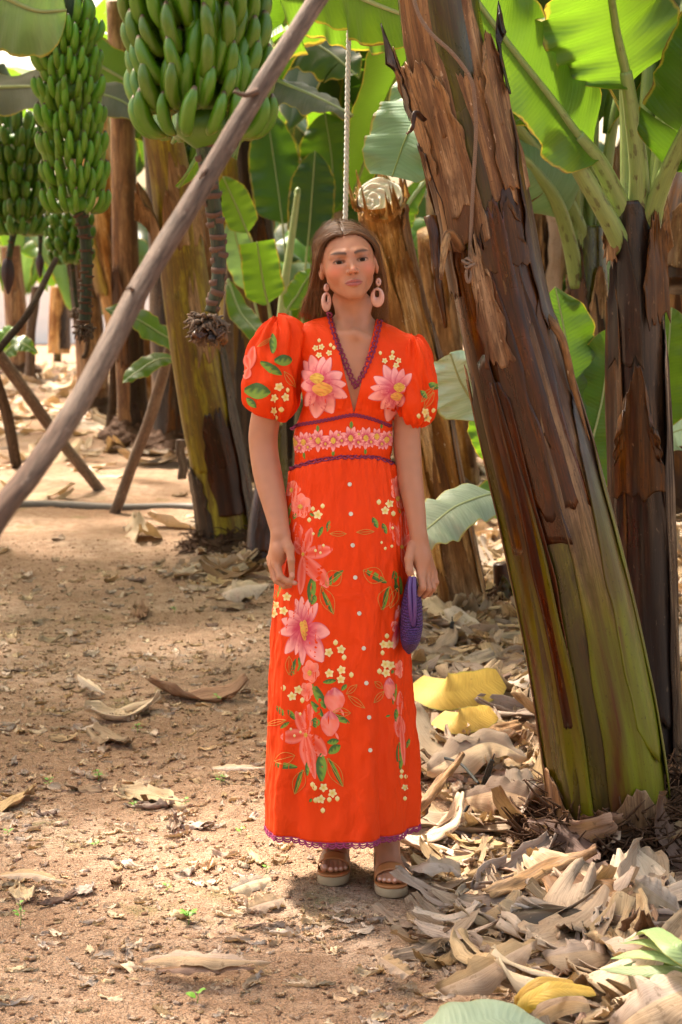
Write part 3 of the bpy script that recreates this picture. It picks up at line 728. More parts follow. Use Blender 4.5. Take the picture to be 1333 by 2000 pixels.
# templates of dry leaves
rs = np.random.RandomState(21)
DRY = []
for i in range(46):
    big = i < 26
    L = rs.uniform(0.20, 0.50) if big else rs.uniform(0.04, 0.13)
    W = min(.17, L * rs.uniform(0.16, 0.55))
    cu = rs.choice([rs.uniform(0.1, 0.5), rs.uniform(0.1, 0.6), rs.uniform(0.5, 0.9), rs.uniform(0.9, 1.8)])
    DRY.append(dry_leaf_geom(L, W, cu, rs.uniform(-0.7, 0.9), rs.uniform(-1.6, 1.6), i * 7 + 3, ragged=0.22 if big else 0.35) + (L, cu))
DRY_MESH = {}
def dry_mesh(i, mat):
    if (i, mat) not in DRY_MESH:
        V, Fc, A, L, cu_ = DRY[i]; o = mesh('dry_leaf', V, Fc, M[mat], None, A, solid=0.0012)
        DRY_MESH[(i, mat)] = o; return o, True
    return DRY_MESH[(i, mat)], False
def rot_eul(rx, ry, rz): return np.array(Matrix.Rotation(rz, 3, 'Z') @ Matrix.Rotation(ry, 3, 'Y') @ Matrix.Rotation(rx, 3, 'X'))
NEAR = [(gp(765, 1740), 'the sandals'), (gp(1150, 1640), 'the big leaning trunk'), (gp(945, 1560), 'the tilting black stake'), (gp(900, 1380), 'the yellow fallen leaves'),
        (gp(1240, 1850), 'the cut green leaf'), (gp(930, 1960), 'the pale green foreground leaf'), (gp(420, 1090), 'the yellow trunk at left'), (gp(890, 1250), 'the far sprinkler stake'), (gp(650, 1700), 'the sandals'), (gp(300, 1950), 'the bare left foreground'), (gp(200, 1400), 'the sunlit path'), (gp(200, 1150), 'the shaded pipe'), (gp(560, 1200), 'the orange skirt'), (gp(60, 1700), 'the left edge')]
def dry_label(L, curl, mat, x, y, used={}):
    col = {'dry': 'tan', 'dry_pale': 'pale straw', 'dry_brown': 'dark brown'}[mat]
    sz = 'large' if L > 0.26 else 'long' if L > 0.2 else 'middling' if L > 0.13 else 'small' if L > 0.08 else 'tiny'
    sh = 'tightly rolled' if curl > 1.5 else 'curled' if curl > 0.9 else 'half open' if curl > 0.5 else 'flat'
    pl = min(NEAR, key=lambda q: math.hypot(q[0].x - x, (q[0].y - y) * 0.5)); p = pl[0]
    dx, dy = x - p.x, y - p.y
    far = 'just ' if math.hypot(dx, dy) < 0.25 else 'well ' if math.hypot(dx, dy) > 0.7 else ''
    rel = ('right of' if dx > 0 else 'left of') if abs(dx) > abs(dy) * 0.6 else ('behind' if dy > 0 else 'in front of')
    return f'{sz} {sh} {col} leaf {far}{rel} {pl[1]}'
def in_view(x, y, m=20):
    px, py = to_px([[x, y, 0.03]]); return -m < px[0] < 1333 + m and py[0] < 2000 + m
DRY_LABELS = set()
rs = np.random.RandomState(5); placed = 0; tries = 0
TREE_KEEP = [(gp(1195, 1680).x, gp(1195, 1680).y - .02, 0.32), (gp(925, 1592).x, gp(925, 1592).y - .04, .10), (gp(1320, 1650).x, gp(1320, 1650).y, 0.22), (gp(765, 1745).x, gp(765, 1745).y - .06, 0.13), (gp(652, 1725).x, gp(652, 1725).y - .05, 0.12), (.15, .1, .12), (0, .1, .12)]
while placed < 285 and tries < 8000:
    tries += 1
    py = rs.uniform(1130, 2040) if placed < 245 else rs.uniform(900, 1130)
    px = rs.uniform(-20, 1350); g = gp(px, py); x, y = g.x, g.y
    am = litter_amount(x, y)
    if rs.rand() > 0.16 + 0.84 * am: continue
    if any(math.hypot(x - a, y - b) < c for a, b, c in TREE_KEEP): continue
    on = am > 0.5
    if not on and py > 1820: continue
    i = rs.randint(0, 26) if rs.rand() < (0.92 if on else 0.18) else rs.randint(26, 46)
    mat = rs.choice(['dry', 'dry_pale', 'dry_brown'], p=[0.52, 0.33, 0.15])
    L = DRY[i][3]; lab = dry_label(L, DRY[i][4], mat, x, y)
    if lab in DRY_LABELS and tries < 7000: continue
    DRY_LABELS.add(lab)
    src, new = dry_mesh(i, mat)
    o = src if new else src.copy()
    if not new: COL.objects.link(o)
    o.location = (x, y, float(H(x, y)) + (rs.uniform(0.015, 0.05) if on else 0.004))
    o.rotation_euler = (rs.uniform(-0.18, 0.18) * (1 if on else 0.4), rs.uniform(-0.22, 0.22) * (1 if on else 0.4), rs.uniform(0, 6.28))
    s = rs.uniform(0.65, 1.05) if on else rs.uniform(0.4, 0.65)
    if math.hypot(x - .1, y + .3) < .42: s *= .55; o.scale = (s, s, s)
    tag(o, lab, 'dry leaf', 'dry banana leaves lying on the ground'); placed += 1
def bulk_litter(name, n, yr, xr, seed, idx, smul, label, keep=None, mat='dry'):
    rs = np.random.RandomState(seed); parts = []; k = 0; t = 0
    while k < n and t < n * 12:
        t += 1
        x = rs.uniform(*xr); y = yr[0] + (yr[1] - yr[0]) * rs.rand() ** 1.2
        if abs(x) > 0.35 + (y + 5.2) * 0.19: continue
        am = litter_amount(x, y)
        if rs.rand() > (keep(x, y, am)): continue
        if any(math.hypot(x - a, y - b) < c for a, b, c in TREE_KEEP): continue
        V, Fc, A, L, cu_ = DRY[rs.randint(*idx)]
        R = rot_eul(rs.uniform(-0.22, 0.22) * (0.3 + am), rs.uniform(-0.25, 0.25) * (0.3 + am), rs.uniform(0, 6.28)) * rs.uniform(*smul)
        V2 = V @ R.T + np.array([x, y, float(H(x, y)) + rs.uniform(0.0, 0.03) * am])
        lf = A['lf'].copy(); lf[:, 2] += rs.uniform(0, 10)
        parts.append((V2, Fc, {'lf': lf})); k += 1
    V, Fc, A = merge(parts); o = mesh(name, V, Fc, M[mat], None, A)
    tag(o, label, 'leaf litter', None, 'stuff')
bulk_litter('leaf_litter', 2100, (-1.5, 6.5), (-2, 2.6), 11, (0, 26), (0.35, 0.8), 'deep bed of tan dry banana leaves under the trunks', lambda x, y, a: a ** 2)
bulk_litter('leaf_debris', 3600, (-1.5, 5.5), (-2, 2.2), 13, (26, 46), (0.25, 0.85), 'small bits of dry leaf strewn over the soil', lambda x, y, a: 0.45 + 0.5 * a, mat='dry_pale')
bulk_litter('leaf_flakes', 1700, (-1.4, 3.5), (-2, 1.0), 15, (26, 46), (0.2, 0.6), 'tan flakes of dry leaf trodden into the path', lambda x, y, a: 1 - a, mat='dry')
bulk_litter('far_leaf_litter', 1500, (5.0, 26.0), (-6, 6), 17, (0, 26), (0.8, 1.6), 'pale leaf litter far back between the trunks', lambda x, y, a: 0.1 + 0.9 * a, mat='dry_pale')
def PX(L): return [tuple(at(*p)) for p in L]
def v_of(P, py):
    """fraction along the stem path where it crosses this picture height"""
    _, y = to_px(P); i = np.argmin(np.abs(y - py)); return i / (len(P) - 1)
CAMN = (0, -1, 0.15)
def LF(parent, L, W, normal=CAMN, **kw): return make_leaf(parent, PX(L), W, normal, **kw)

def crown(parent, c, n, length, W, seed, mats=('leaf', 'leaf_dark', 'leaf'), rise=0.6, az0=0.0, azr=(0, 6.283), ribs=True, droop_len=1.0, nl=30, tears=(2, 7)):
    R = random.Random(seed)
    for i in range(n):
        a = azr[0] + (azr[1] - azr[0]) * (i + R.uniform(0.1, 0.9)) / n + az0
        L = length * R.uniform(0.8, 1.15); up = rise * R.uniform(0.7, 1.3)
        d = np.array([math.cos(a), math.sin(a), 0])
        p = [np.array(c) + d * 0.03 - np.array([0, 0, 0.25]), np.array(c) + d * L * 0.10 + [0, 0, L * 0.22 * up / 0.6],
             np.array(c) + d * L * 0.40 + [0, 0, L * 0.45 * up / 0.6], np.array(c) + d * L * 0.75 + [0, 0, L * 0.42 * up / 0.6 - 0.06 * L * droop_len], np.array(c) + d * L * 1.0 + [0, 0, L * 0.22 * up / 0.6 - 0.18 * L * droop_len]]
        make_leaf(parent, p, W * R.uniform(0.85, 1.15), (0, 0, 1) , mat=R.choice(mats), t0=0.16, fold=R.uniform(0.1, 0.5), droop=R.uniform(0.2, 0.9), tears=R.randint(*tears), rng=R, nl=nl, ribs=ribs, wave=0.03, ribr=(0.028, 0.006), rib='petiole')
    return parent
def plant(base, top, r, label, seed, mat='stem_yellow', shmats=('stem_dark', 'stem_tan', 'stem_big'), nsh=4, leaves=7, leaf_len=1.8, W=0.24, mats=('leaf', 'leaf_dark', 'leaf'), name='banana_plant', group='banana plants of the grove', mid=None, rise=0.6, ribs=True, loc=None, crownkw={}, root=True, cat='banana plant', rtop=0.7):
    b = Vector(base); t = Vector(top)
    root_ = empty(name, b); tag(root_, label, cat, group)
    path = [b - Vector((0, 0, 0.06))] + ([Vector(mid)] if mid else []) + [t]
    if not mid: path.insert(1, b.lerp(t, 0.5) + Vector((0, 0, 0)))
    o, P, R = stem_core('pseudostem', path, [r * 1.15, r, r * 0.93, r * rtop], M[mat], root_, seed=seed, nseg=24, n=50)
    rs = random.Random(seed)
    for i in range(nsh):
        v0 = rs.uniform(0.0, 0.45); v1 = v0 + rs.uniform(0.25, 0.5)
        sheath(root_, P, R, v0, min(v1, 0.98), rs.uniform(0.2, 2.9), rs.uniform(0.5, 1.2), 0.006 + 0.004 * i, M[rs.choice(shmats)], seed=seed * 5 + i, peel=rs.uniform(0, 0.06), rag=0.04, nseg=12, nv=22)
    for i in range(3):          # dead leaves hanging down along the trunk
        a = rs.uniform(-3.0, .0); d = np.array([math.cos(a), math.sin(a), 0]); c = np.array(t); Ld = rs.uniform(.8, 1.4)
        make_leaf(root_, [c, c + d * .16 + [0, 0, .06], c + d * .26 - [0, 0, .25 * Ld], c + d * .24 - [0, 0, .65 * Ld], c + d * .18 - [0, 0, Ld]], rs.uniform(.07, .13), tuple(d), mat=rs.choice(['dry', 'dry_brown']), name='dead_leaf', t0=.2, fold=.4, droop=1.3, tears=3, rng=rs, nl=18, ribs=False, wave=.06)
    if leaves: crown(root_, t, leaves, leaf_len, W, seed, mats, rise, ribs=ribs, **crownkw)
    if root: roots(root_, (b.x, b.y, b.z), r * 1.05, 0.13, 40, seed)
    return root_, P, R

# ================================================================== the big leaning trunk
bt = empty('banana_plant', gp(1195, 1685)); tag(bt, 'huge leaning banana trunk with torn brown and olive sheaths right of the woman', 'banana plant', 'banana plants of the grove')
bpts = [(1200, 1720, .27), (1182, 1500, .26), (1143, 1270, .25), (1086, 1010, .24), (1024, 770, .23), (974, 565, .22), (936, 360, .21), (885, 150, .20), (858, 10, .19), (800, -400, .15), (770, -800, .10)]
core, BP, BR = stem_core('pseudostem', PX(bpts), [.166, .162, .154, .146, .133, .119, .116, .116, .113, .10, .08], M['stem_green'], bt, nseg=64, n=120, lobes=0.04, seed=2)
def SH(ac, aw, py0, py1, off, mat, seed, **kw):
    return sheath(bt, BP, BR, v_of(BP, py0), v_of(BP, py1), ac, aw, off, M[mat], seed=seed, **kw)
SH(2.75, 0.80, 1720, 1480, .016, 'stem_peel', 1, rag=.006, taper=.5, slope=.25, label='short brown sheath round the foot')
SH(1.25, 1.35, 1720, 1545, .018, 'stem_peel', 61, rag=.010, taper=.3)
SH(0.75, 1.2, 1670, 1580, .007, 'stem_tan', 2, rag=.008, taper=.3)
SH(1.75, 0.9, 1675, 1590, .010, 'stem_tan', 21, rag=.010, taper=.3)
SH(0.72, 0.92, 1610, 610, .006, 'sheath_c', 3, rag=.006, taper=.15, bottom=.0, slope=-.1, label='long tan and olive sheath on the right side')
SH(0.62, 0.42, 1480, 780, .010, 'sheath_d', 4, rag=.006, slope=-.2, taper=.3, bottom=.03)
SH(0.10, 0.34, 1560, 640, .014, 'sheath_c', 41, rag=.005, taper=.2)
SH(2.62, 0.66, 1600, 690, .008, 'sheath_a', 5, rag=.004, slope=-.22, taper=.1, bottom=.01, label='long dark red sheath with a straight torn top')
SH(3.12, 0.14, 1600, 700, .013, 'stem_tan', 51, rag=.003, taper=.1)  # thin tan shell painting the light caught by the trunk's left edge
SH(2.10, 0.20, 1380, 730, .012, 'stem_red', 6, rag=.004, taper=.1, slope=.1)
SH(2.50, 1.00, 1050, 400, .003, 'stem_red', 7, rag=.010, taper=.2)
SH(1.50, 0.55, 980, 395, .007, 'stem_red', 8, rag=.020, taper=.3)
SH(0.75, 0.75, 860, 360, .005, 'stem_big', 9, rag=.012, taper=.2)
SH(1.95, 0.26, 700, 470, .010, 'stem_peel', 10, rag=.016, taper=.4, peel=.006)
SH(1.35, 0.50, 520, 395, .012, 'stem_big', 22, rag=.012, taper=.2)
SH(3.0, 0.40, 560, 250, .010, 'stem_big', 11, rag=.012, taper=.5, peel=.016)
SH(0.20, 0.60, 660, 240, .009, 'stem_big', 12, rag=.016, taper=.5, peel=.006)
SH(2.50, 0.85, 470, 110, .008, 'stem_peel', 13, rag=.016, taper=.4, peel=.012, label='split sheath at the upper left')
SH(2.95, 0.40, 330, 90, .014, 'stem_peel', 24, rag=.02, taper=.9, peel=.02)
SH(0.70, 0.45, 380, 75, .012, 'stem_peel', 14, rag=.012, taper=.9, peel=.02, label='pale torn sheath stub at the upper right')
SH(1.60, 0.80, 400, 150, .004, 'stem_peel', 15, rag=.02, taper=.3, peel=.006)
SH(1.75, 1.05, 260, -250, .002, 'stem_peel', 16, rag=.02, taper=.3)
SH(3.1, 0.24, 200, 15, .020, 'stem_dark', 17, rag=.01, taper=1.2, peel=.03)
SH(0.25, 0.20, 200, 20, .020, 'stem_dark', 18, rag=.01, taper=1.2, peel=.03)
def flap(parent, pts, w, mat, seed, name='torn_sheath_strip', normal=CAMN):
    P = catmull(PX(pts), 26); T, S, N = frames(P, normal); rs = np.random.RandomState(seed)
    u = np.linspace(-1, 1, 6)[None, :]; t = np.linspace(0, 1, 26)[:, None]
    ww = w * (1 - 0.75 * t ** 2) * (1 + 0.25 * vnoise(t * 7 + seed, u + seed))
    V = P[:, None] + S[:, None] * (ww * np.sin(u * 1.2))[..., None] + N[:, None] * (ww * (np.cos(u * 1.2) - 1) + 0.006 * vnoise(t * 9, u * 2 + seed))[..., None]
    sc = np.stack([ww * u, 0 * ww * u, t * 0.5 + 0 * u], -1)
    return mesh(name, V.reshape(-1, 3), grid_faces(26, 6), M[mat], parent, {'sc': sc.reshape(-1, 3)}, solid=0.004)
flap(bt, [(842, 420, .12), (852, 500, .10), (858, 560, .09), (872, 640, .12)], .016, 'stem_big', 1)
flap(bt, [(905, 490, .12), (878, 455, .08), (866, 500, .06), (862, 545, .07)], .012, 'stem_tan', 2)
flap(bt, [(830, 235, .10), (812, 220, .06), (806, 250, .05), (795, 262, .05)], .006, 'stem_big', 3)
flap(bt, [(1058, 610, .15), (1098, 660, .13), (1122, 760, .15), (1150, 860, .18)], .012, 'stem_tan', 4)
roots(bt, (gp(1205, 1690).x, .26, 0.03), .172, .14, 1100, 3, spread=.8)
roots(bt, (gp(1320, 1640).x, .36, 0.0), .17, .20, 700, 4)
crown(bt, BP[-1], 6, 1.9, .27, 31, rise=0.5)
# dead sheath pieces crumpled round the foot
for i in range(26):
    rs = np.random.RandomState(300 + i)
    an = rs.uniform(math.pi * 0.9, math.pi * 2.1); rr = rs.uniform(.20, .34)
    V, Fc, A, L_, cu_ = DRY[rs.randint(0, 46)]
    V2 = V * rs.uniform(0.4, 0.7) @ rot_eul(rs.uniform(-1.2, 1.2), rs.uniform(-1.2, 1.2), rs.uniform(0, 6.28)).T + np.array([.80 + rr * math.cos(an), .27 + rr * math.sin(an) * 0.9, max(0.04, .15 - (rr - .2) * .9)])
    mesh('torn_sheath_scrap', V2, Fc, M[['dry_brown', 'dry_brown', 'dry'][i % 3]], bt, A)

# ================================================================== second trunk at the right edge, with its fan of petioles
b2 = empty('banana_plant', gp(1268, 1530)); tag(b2, 'dark upright banana plant with pale green petioles fanning out at the right edge', 'banana plant', 'banana plants of the grove')
Y2 = .99
core2, P2, R2 = stem_core('pseudostem', PX([(1272, 1560, Y2), (1264, 1300, Y2), (1254, 1000, Y2 - .02), (1248, 720, Y2 - .04), (1242, 520, Y2 - .05), (1236, 390, Y2 - .06)]), [.105, .098, .093, .088, .083, .070], M['stem_dark'], b2, nseg=40, n=90, seed=5)
def SH2(ac, aw, py0, py1, off, mat, seed, **kw): return sheath(b2, P2, R2, v_of(P2, py0), v_of(P2, py1), ac, aw, off, M[mat], seed=seed, **kw)
SH2(1.7, .95, 1400, 720, .008, 'stem_dark', 1, rag=.02, taper=.9, peel=.02, label='dark pointed sheath half way up')
SH2(1.8, .70, 960, 715, .018, 'stem_big', 2, rag=.02, taper=1.6, peel=.02)
SH2(.4, .6, 1500, 640, .006, 'stem_dark', 3, rag=.02)
SH2(2.7, .5, 1150, 520, .006, 'stem_big', 4, rag=.02)
SH2(2.2, .6, 700, 440, .010, 'stem_dark', 5, rag=.04, taper=1.2, peel=.02)
SH2(1.0, .5, 620, 420, .014, 'stem_big', 6, rag=.05, taper=1.2, peel=.03)
SH2(.3, .5, 560, 400, .010, 'stem_tan', 7, rag=.04, taper=1.2, peel=.03)
SH2(2.6, .35, 500, 420, .020, 'stem_tan', 8, rag=.03, taper=1.5, peel=.03)
def stalk(parent, L, r0, r1, mat='petiole', name='petiole', flat=0.75, n=40):
    V, Fc, sc = tube(catmull(PX(L), n), np.linspace(r0, r1, n), 12, (0, -1, 0), True, flat)
    return mesh(name, V, Fc, M[mat], parent, {'sc': sc})
# leaf reaching up and left over the big trunk
stalk(b2, [(1240, 470, .93), (1212, 400, .88), (1172, 320, .80), (1128, 265, .72)], .036, .021)
LF(b2, [(1172, 320, .80), (1128, 262, .72), (1075, 190, .64), (1000, 95, .52), (930, 0, .42), (860, -110, .30)], .21, (0.35, -0.8, 0.35), mat='leaf_fresh', rib='petiole', ribr=(.020, .010), t0=0.04, fold=0.15, droop=0.25, tears=0, wave=.03, Wl=.15)
stalk(b2, [(1225, 500, .90), (1190, 430, .84), (1135, 335, .76), (1080, 245, .70), (1030, 190, .66)], .034, .020)
LF(b2, [(1080, 245, .74), (1030, 195, .74), (975, 150, .72), (905, 105, .70), (840, 60, .66)], .13, (0.3, -0.75, 0.5), mat='leaf', rib='petiole', ribr=(.018, .008), t0=0.04, fold=0.1, droop=0.35, tears=1)
# upright leaf seen from below, top right
stalk(b2, [(1248, 430, .90), (1248, 330, .86), (1236, 230, .82), (1222, 140, .78)], .036, .020)
LF(b2, [(1236, 230, .82), (1222, 140, .78), (1203, 50, .70), (1188, -60, .55), (1170, -200, .35)], .24, (0.1, -0.9, 0.25), mat='leaf_fresh', rib='petiole', ribr=(.020, .010), t0=0.17, fold=0.05, droop=0.35, tears=0, wave=.05)
stalk(b2, [(1262, 430, .96), (1262, 300, 1.0), (1268, 150, 1.05), (1282, 20, 1.1), (1300, -120, 1.2)], .030, .018)
stalk(b2, [(1268, 440, .90), (1290, 370, .84), (1325, 290, .76), (1370, 200, .66)], .032, .020)
stalk(b2, [(1258, 420, 1.06), (1282, 250, 1.2), (1305, 120, 1.3), (1330, 0, 1.4)], .024, .016, 'midrib_pale')
LF(b2, [(1290, 370, .84), (1325, 290, .78), (1372, 190, .70), (1420, 60, .6), (1450, -80, .5)], .17, (-0.4, -0.9, 0.1), mat='leaf', rib='petiole', t0=0.12, fold=0.3, droop=0.2, tears=1)
LF(b2, [(1275, 200, 1.06), (1288, 60, 1.1), (1305, -120, 1.2), (1330, -330, 1.2)], .26, (0.2, -0.9, 0.3), mat='leaf_dark', rib='petiole', t0=0.25, fold=0.1, droop=0.4, tears=2)
roots(b2, (gp(1270, 1520).x, 1.0, 0), .11, .12, 160, 9)
crown(b2, PX([(1240, 380, .95)])[0], 4, 1.9, .25, 77, rise=0.85, azr=(-0.4, 1.9))

# ================================================================== third plant, behind, with green petioles
b3 = empty('banana_plant', gp(1165, 1290)); tag(b3, 'green and black speckled banana plant seen between the two right hand trunks', 'banana plant', 'banana plants of the grove')
Y3 = gp(1165, 1290).y
core3, P3, R3 = stem_core('pseudostem', PX([(1168, 1300, Y3), (1160, 1000, Y3), (1150, 750, Y3), (1148, 560, Y3), (1150, 440, Y3)]), [.10, .095, .09, .082, .06], M['stem_green'], b3, nseg=32, n=70, seed=8)
for (ac, aw, a, b_, mt, sd) in [(1.4, .8, 760, 590, 'stem_dark', 1), (1.2, .5, 700, 520, 'stem_tan', 2), (2.2, .5, 640, 470, 'stem_big', 3), (.6, .7, 1100, 560, 'stem_dark', 4)]:
    sheath(b3, P3, R3, v_of(P3, a), v_of(P3, b_), ac, aw, .008, M[mt], seed=sd + 60, rag=.03, taper=1.3, peel=.03)
stalk(b3, [(1150, 520, Y3), (1128, 440, Y3 - .05), (1080, 345, Y3 - .15), (1010, 250, Y3 - .3), (955, 195, Y3 - .4)], .042, .020)
LF(b3, [(1080, 345, Y3 - .15), (1040, 290, Y3 - .22), (1000, 238, Y3 - .3), (955, 190, Y3 - .4), (880, 110, Y3 - .6)], .13, (0.4, -0.8, .4), mat='leaf', rib='petiole', ribr=(.022, .01), t0=.05, fold=.1, droop=.5, tears=0)
stalk(b3, [(1130, 560, Y3 - .05), (1112, 470, Y3 - .1), (1085, 390, Y3 - .2), (1035, 325, Y3 - .3), (1005, 300, Y3 - .4)], .036, .02, 'petiole')
LF(b3, [(1112, 470, Y3 - .1), (1085, 385, Y3 - .2), (1040, 322, Y3 - .3), (985, 285, Y3 - .4), (930, 270, Y3 - .5)], .17, (-0.2, -0.8, .5), mat='leaf_pale', rib='petiole', ribr=(.02, .01), t0=.12, fold=.1, droop=.7, tears=1)
stalk(b3, [(1143, 520, Y3 + .05), (1138, 420, Y3 + .1), (1122, 290, Y3 + .1), (1105, 180, Y3 + .1)], .030, .018, 'midrib_pale')
stalk(b3, [(1160, 520, Y3 + .05), (1172, 400, Y3 + .1), (1190, 290, Y3 + .1), (1200, 200, Y3 + .1)], .030, .018)
stalk(b3, [(1155, 500, Y3 + .05), (1150, 380, Y3 + .1), (1150, 240, Y3 + .1), (1160, 100, Y3 + .1)], .030, .018)
crown(b3, PX([(1150, 430, Y3)])[0], 6, 2.1, .27, 91, rise=0.9, azr=(0.3, 4.2), mats=('leaf', 'leaf', 'leaf_fresh'))
roots(b3, (gp(1165, 1290).x, Y3, 0), .10, .12, 40, 19)

# ================================================================== sucker behind the big trunk, its leaves showing on both sides
s1 = empty('banana_sucker', gp(1110, 1230)); tag(s1, 'young sucker with bright leaves on both sides of the big leaning trunk', 'banana sucker', 'banana suckers')
ys = 1.9
stalk(s1, [(1100, 1240, ys), (1090, 1150, ys), (1085, 1060, ys)], .045, .03, 'stem_green', 'pseudostem')
def SL(L, W, mat, nrm=CAMN, **kw):
    a = dict(t0=.1, fold=.15, droop=.2, tears=0, rib='midrib_pale', ribr=(.009, .003), wave=.04); a.update(kw)
    return LF(s1, L, W, nrm, mat=mat, **a)
SL([(1085, 1080, ys), (1010, 900, 1.5), (935, 800, 1.2), (900, 745, 1.1), (880, 690, 1.05)], .120, 'leaf_wax', (-.3, -.8, .4), t0=.48, kind='full')
SL([(1085, 1080, ys), (1040, 1010, 1.5), (985, 965, 1.2), (900, 985, 1.0), (838, 1030, .9), (800, 1060, .85)], .095, 'leaf_wax', (0, -.6, .8), t0=.42, droop=.4)
SL([(1085, 1080, ys), (1020, 990, 1.7), (985, 975, 1.6), (960, 1010, 1.5)], .10, 'leaf_fresh', (0, -.7, .4), t0=.55)
SL([(1085, 1080, ys), (1000, 930, 1.8), (950, 860, 1.7), (938, 790, 1.7)], .055, 'leaf_fresh', (.2, -.9, .1), t0=.5)
SL([(1090, 1080, ys), (1130, 950, ys), (1160, 850, ys), (1180, 760, ys), (1192, 640, ys)], .17, 'leaf_fresh', (-.25, -.9, .1), t0=.22)
SL([(1090, 1080, ys), (1110, 900, ys), (1120, 780, ys), (1105, 660, ys), (1085, 560, ys)], .14, 'leaf', (.3, -.9, 0), t0=.25)
SL([(1095, 1080, ys + .1), (1160, 1000, ys + .2), (1180, 880, ys + .2), (1170, 800, ys + .1)], .13, 'leaf', (.2, -.9, .2), t0=.2)
SL([(1100, 1080, ys + .1), (1240, 950, ys + .3), (1290, 800, ys + .35), (1305, 690, ys + .3), (1312, 600, ys + .3)], .12, 'leaf_fresh', (-.2, -.9, .1), t0=.42)
SL([(1100, 1080, ys + .1), (1240, 960, ys + .3), (1290, 870, ys + .5), (1330, 840, ys + .5), (1380, 850, ys + .5)], .09, 'leaf_wax', (.1, -.6, .7), t0=.45)

# ================================================================== cut stump behind her, and the slim trunks by it
st = empty('banana_stump', gp(900, 1200)); tag(st, 'sunlit leaning banana stump with a white sawn top just behind her head', 'banana stump', 'cut banana stumps')
yb = gp(900, 1200).y
cs, SP, SR = stem_core('pseudostem', PX([(912, 1215, yb), (872, 1000, 3.75), (826, 760, 3.45), (778, 560, 3.2), (748, 420, 3.05), (741, 385, 3.0)]), [.115, .095, .095, .095, .092, .090], M['stem_stump'], st, nseg=40, n=80, seed=4, caps=False)
for (ac, aw, a, b_, mt, off, sd) in [(.4, .6, 640, 400, 'stem_peel', .006, 1), (2.2, .6, 900, 420, 'stem_stump', .008, 2), (1.2, .5, 700, 450, 'stem_stump', .014, 3), (.2, .5, 1150, 620, 'stem_big', .008, 4), (1.6, .5, 1180, 840, 'stem_peel', .010, 5), (2.6, .5, 1100, 700, 'stem_stump', .010, 6)]:
    sheath(st, SP, SR, v_of(SP, a), v_of(SP, b_), ac, aw, off, M[mt], seed=sd + 80, rag=.03, taper=.6, peel=.015)
# concentric cut layers
topc = np.array(SP[-1]); Tt = norm(np.array(SP[-1] - SP[-3])); 
tilt = norm(Tt + np.array([-.15, -.75, 0.0])); s_ = norm(np.cross(tilt, (0, -1, 0.2))); n_ = np.cross(s_, tilt)
a = np.linspace(0, 2 * np.pi, 40, endpoint=False)
for ri, (r, dz) in enumerate([(.094, .0), (.076, .003), (.058, .000), (.040, .004), (.022, .003)]):
    ring = []
    for (q, h) in ((r, -.05), (r, dz), (r - .006, dz), (r - .010, dz - .03)):
        qq = q * (1 + .05 * np.sin(3 * a + ri)); ring.append(topc + qq[:, None] * (np.cos(a)[:, None] * s_ + np.sin(a)[:, None] * n_) + tilt * (h + .006 * np.sin(5 * a + ri * 2))[:, None] + s_ * (-.012 * (4 - (4 - ri))))
    mesh('cut_layer', np.concatenate(ring), grid_faces(4, 40, True), M['cut_face'], st)
dk = np.concatenate([topc + .093 * (np.cos(a)[:, None] * s_ + np.sin(a)[:, None] * n_) - tilt * .012, [topc - tilt * .02]])
mesh('cut_face', dk, np.array([[40, i, (i + 1) % 40] for i in range(40)]), M['cut_face'], st)
for i in range(7):
    sheath(st, SP, SR, .80 + .02 * (i % 3), 1.0 + (.035 if i % 2 else .015), i * .95 + .3, .5, .004 + .003 * (i % 3), M['stem_stump'], seed=i + 140, rag=.05, taper=1.0, peel=.03, nseg=16, nv=24)
roots(st, (gp(905, 1195).x, yb, 0), .12, .12, 70, 29)
def slim(name, L, radii, mat, label, cat, shs, seed, group=None, rootr=None):
    root = empty(name, PX([L[0]])[0]); tag(root, label, cat, group)
    c, P, R = stem_core('pseudostem', PX(L), radii, M[mat], root, nseg=28, n=60, seed=seed)
    for j, (ac, aw, a, b_, mt, peel) in enumerate(shs):
        sheath(root, P, R, v_of(P, a), v_of(P, b_), ac, aw, .006 + .004 * j, M[mt], seed=seed * 3 + j, rag=.035, taper=.8, peel=peel, nseg=16, nv=30)
    if rootr: 
        p = PX([L[0]])[0]; roots(root, (p[0], p[1], max(0, p[2])), rootr, rootr, 60, seed + 3)
    return root, P, R
slim('banana_stump', [(905, 960, gp(905, 960).y), (885, 800, 8.7), (858, 620, 8.3), (843, 455, 8.0)], [.14, .12, .115, .10], 'stem_stump', 'brown shredded stump between her puffed sleeve and the leaning trunk', 'banana stump', [(1.5, .6, 900, 500, 'stem_tan', .03), (.6, .5, 800, 470, 'stem_tan', .03), (2.2, .5, 700, 450, 'stem_tan', .02)], 14, 'cut banana stumps')
slim('banana_stump', [(820, 1000, 4.6), (812, 840, 4.5), (800, 640, 4.3), (790, 560, 4.2)], [.06, .055, .05, .03], 'stem_stump', 'thin split stump leaning against the sunlit stump', 'banana stump', [(1.5, .6, 900, 600, 'stem_dark', .01)], 15, 'cut banana stumps')
slim('banana_stump', [(505, 1112, gp(505, 1112).y), (510, 1020, 5.45), (522, 940, 5.5), (530, 900, 5.5)], [.075, .065, .06, .05], 'stem_red', 'short dark red stump left of the orange skirt', 'banana stump', [(1.2, .7, 1080, 940, 'stem_red', .01)], 16, 'cut banana stumps', .08)
slim('banana_stump', [(988, 1190, gp(988, 1190).y), (985, 1150, 4.2), (980, 1100, 4.2)], [.07, .055, .045], 'stem_red', 'small dark red stump half hidden behind the big trunk', 'banana stump', [(1.6, .7, 1190, 1120, 'stem_green', .01)], 17, 'cut banana stumps', .06)
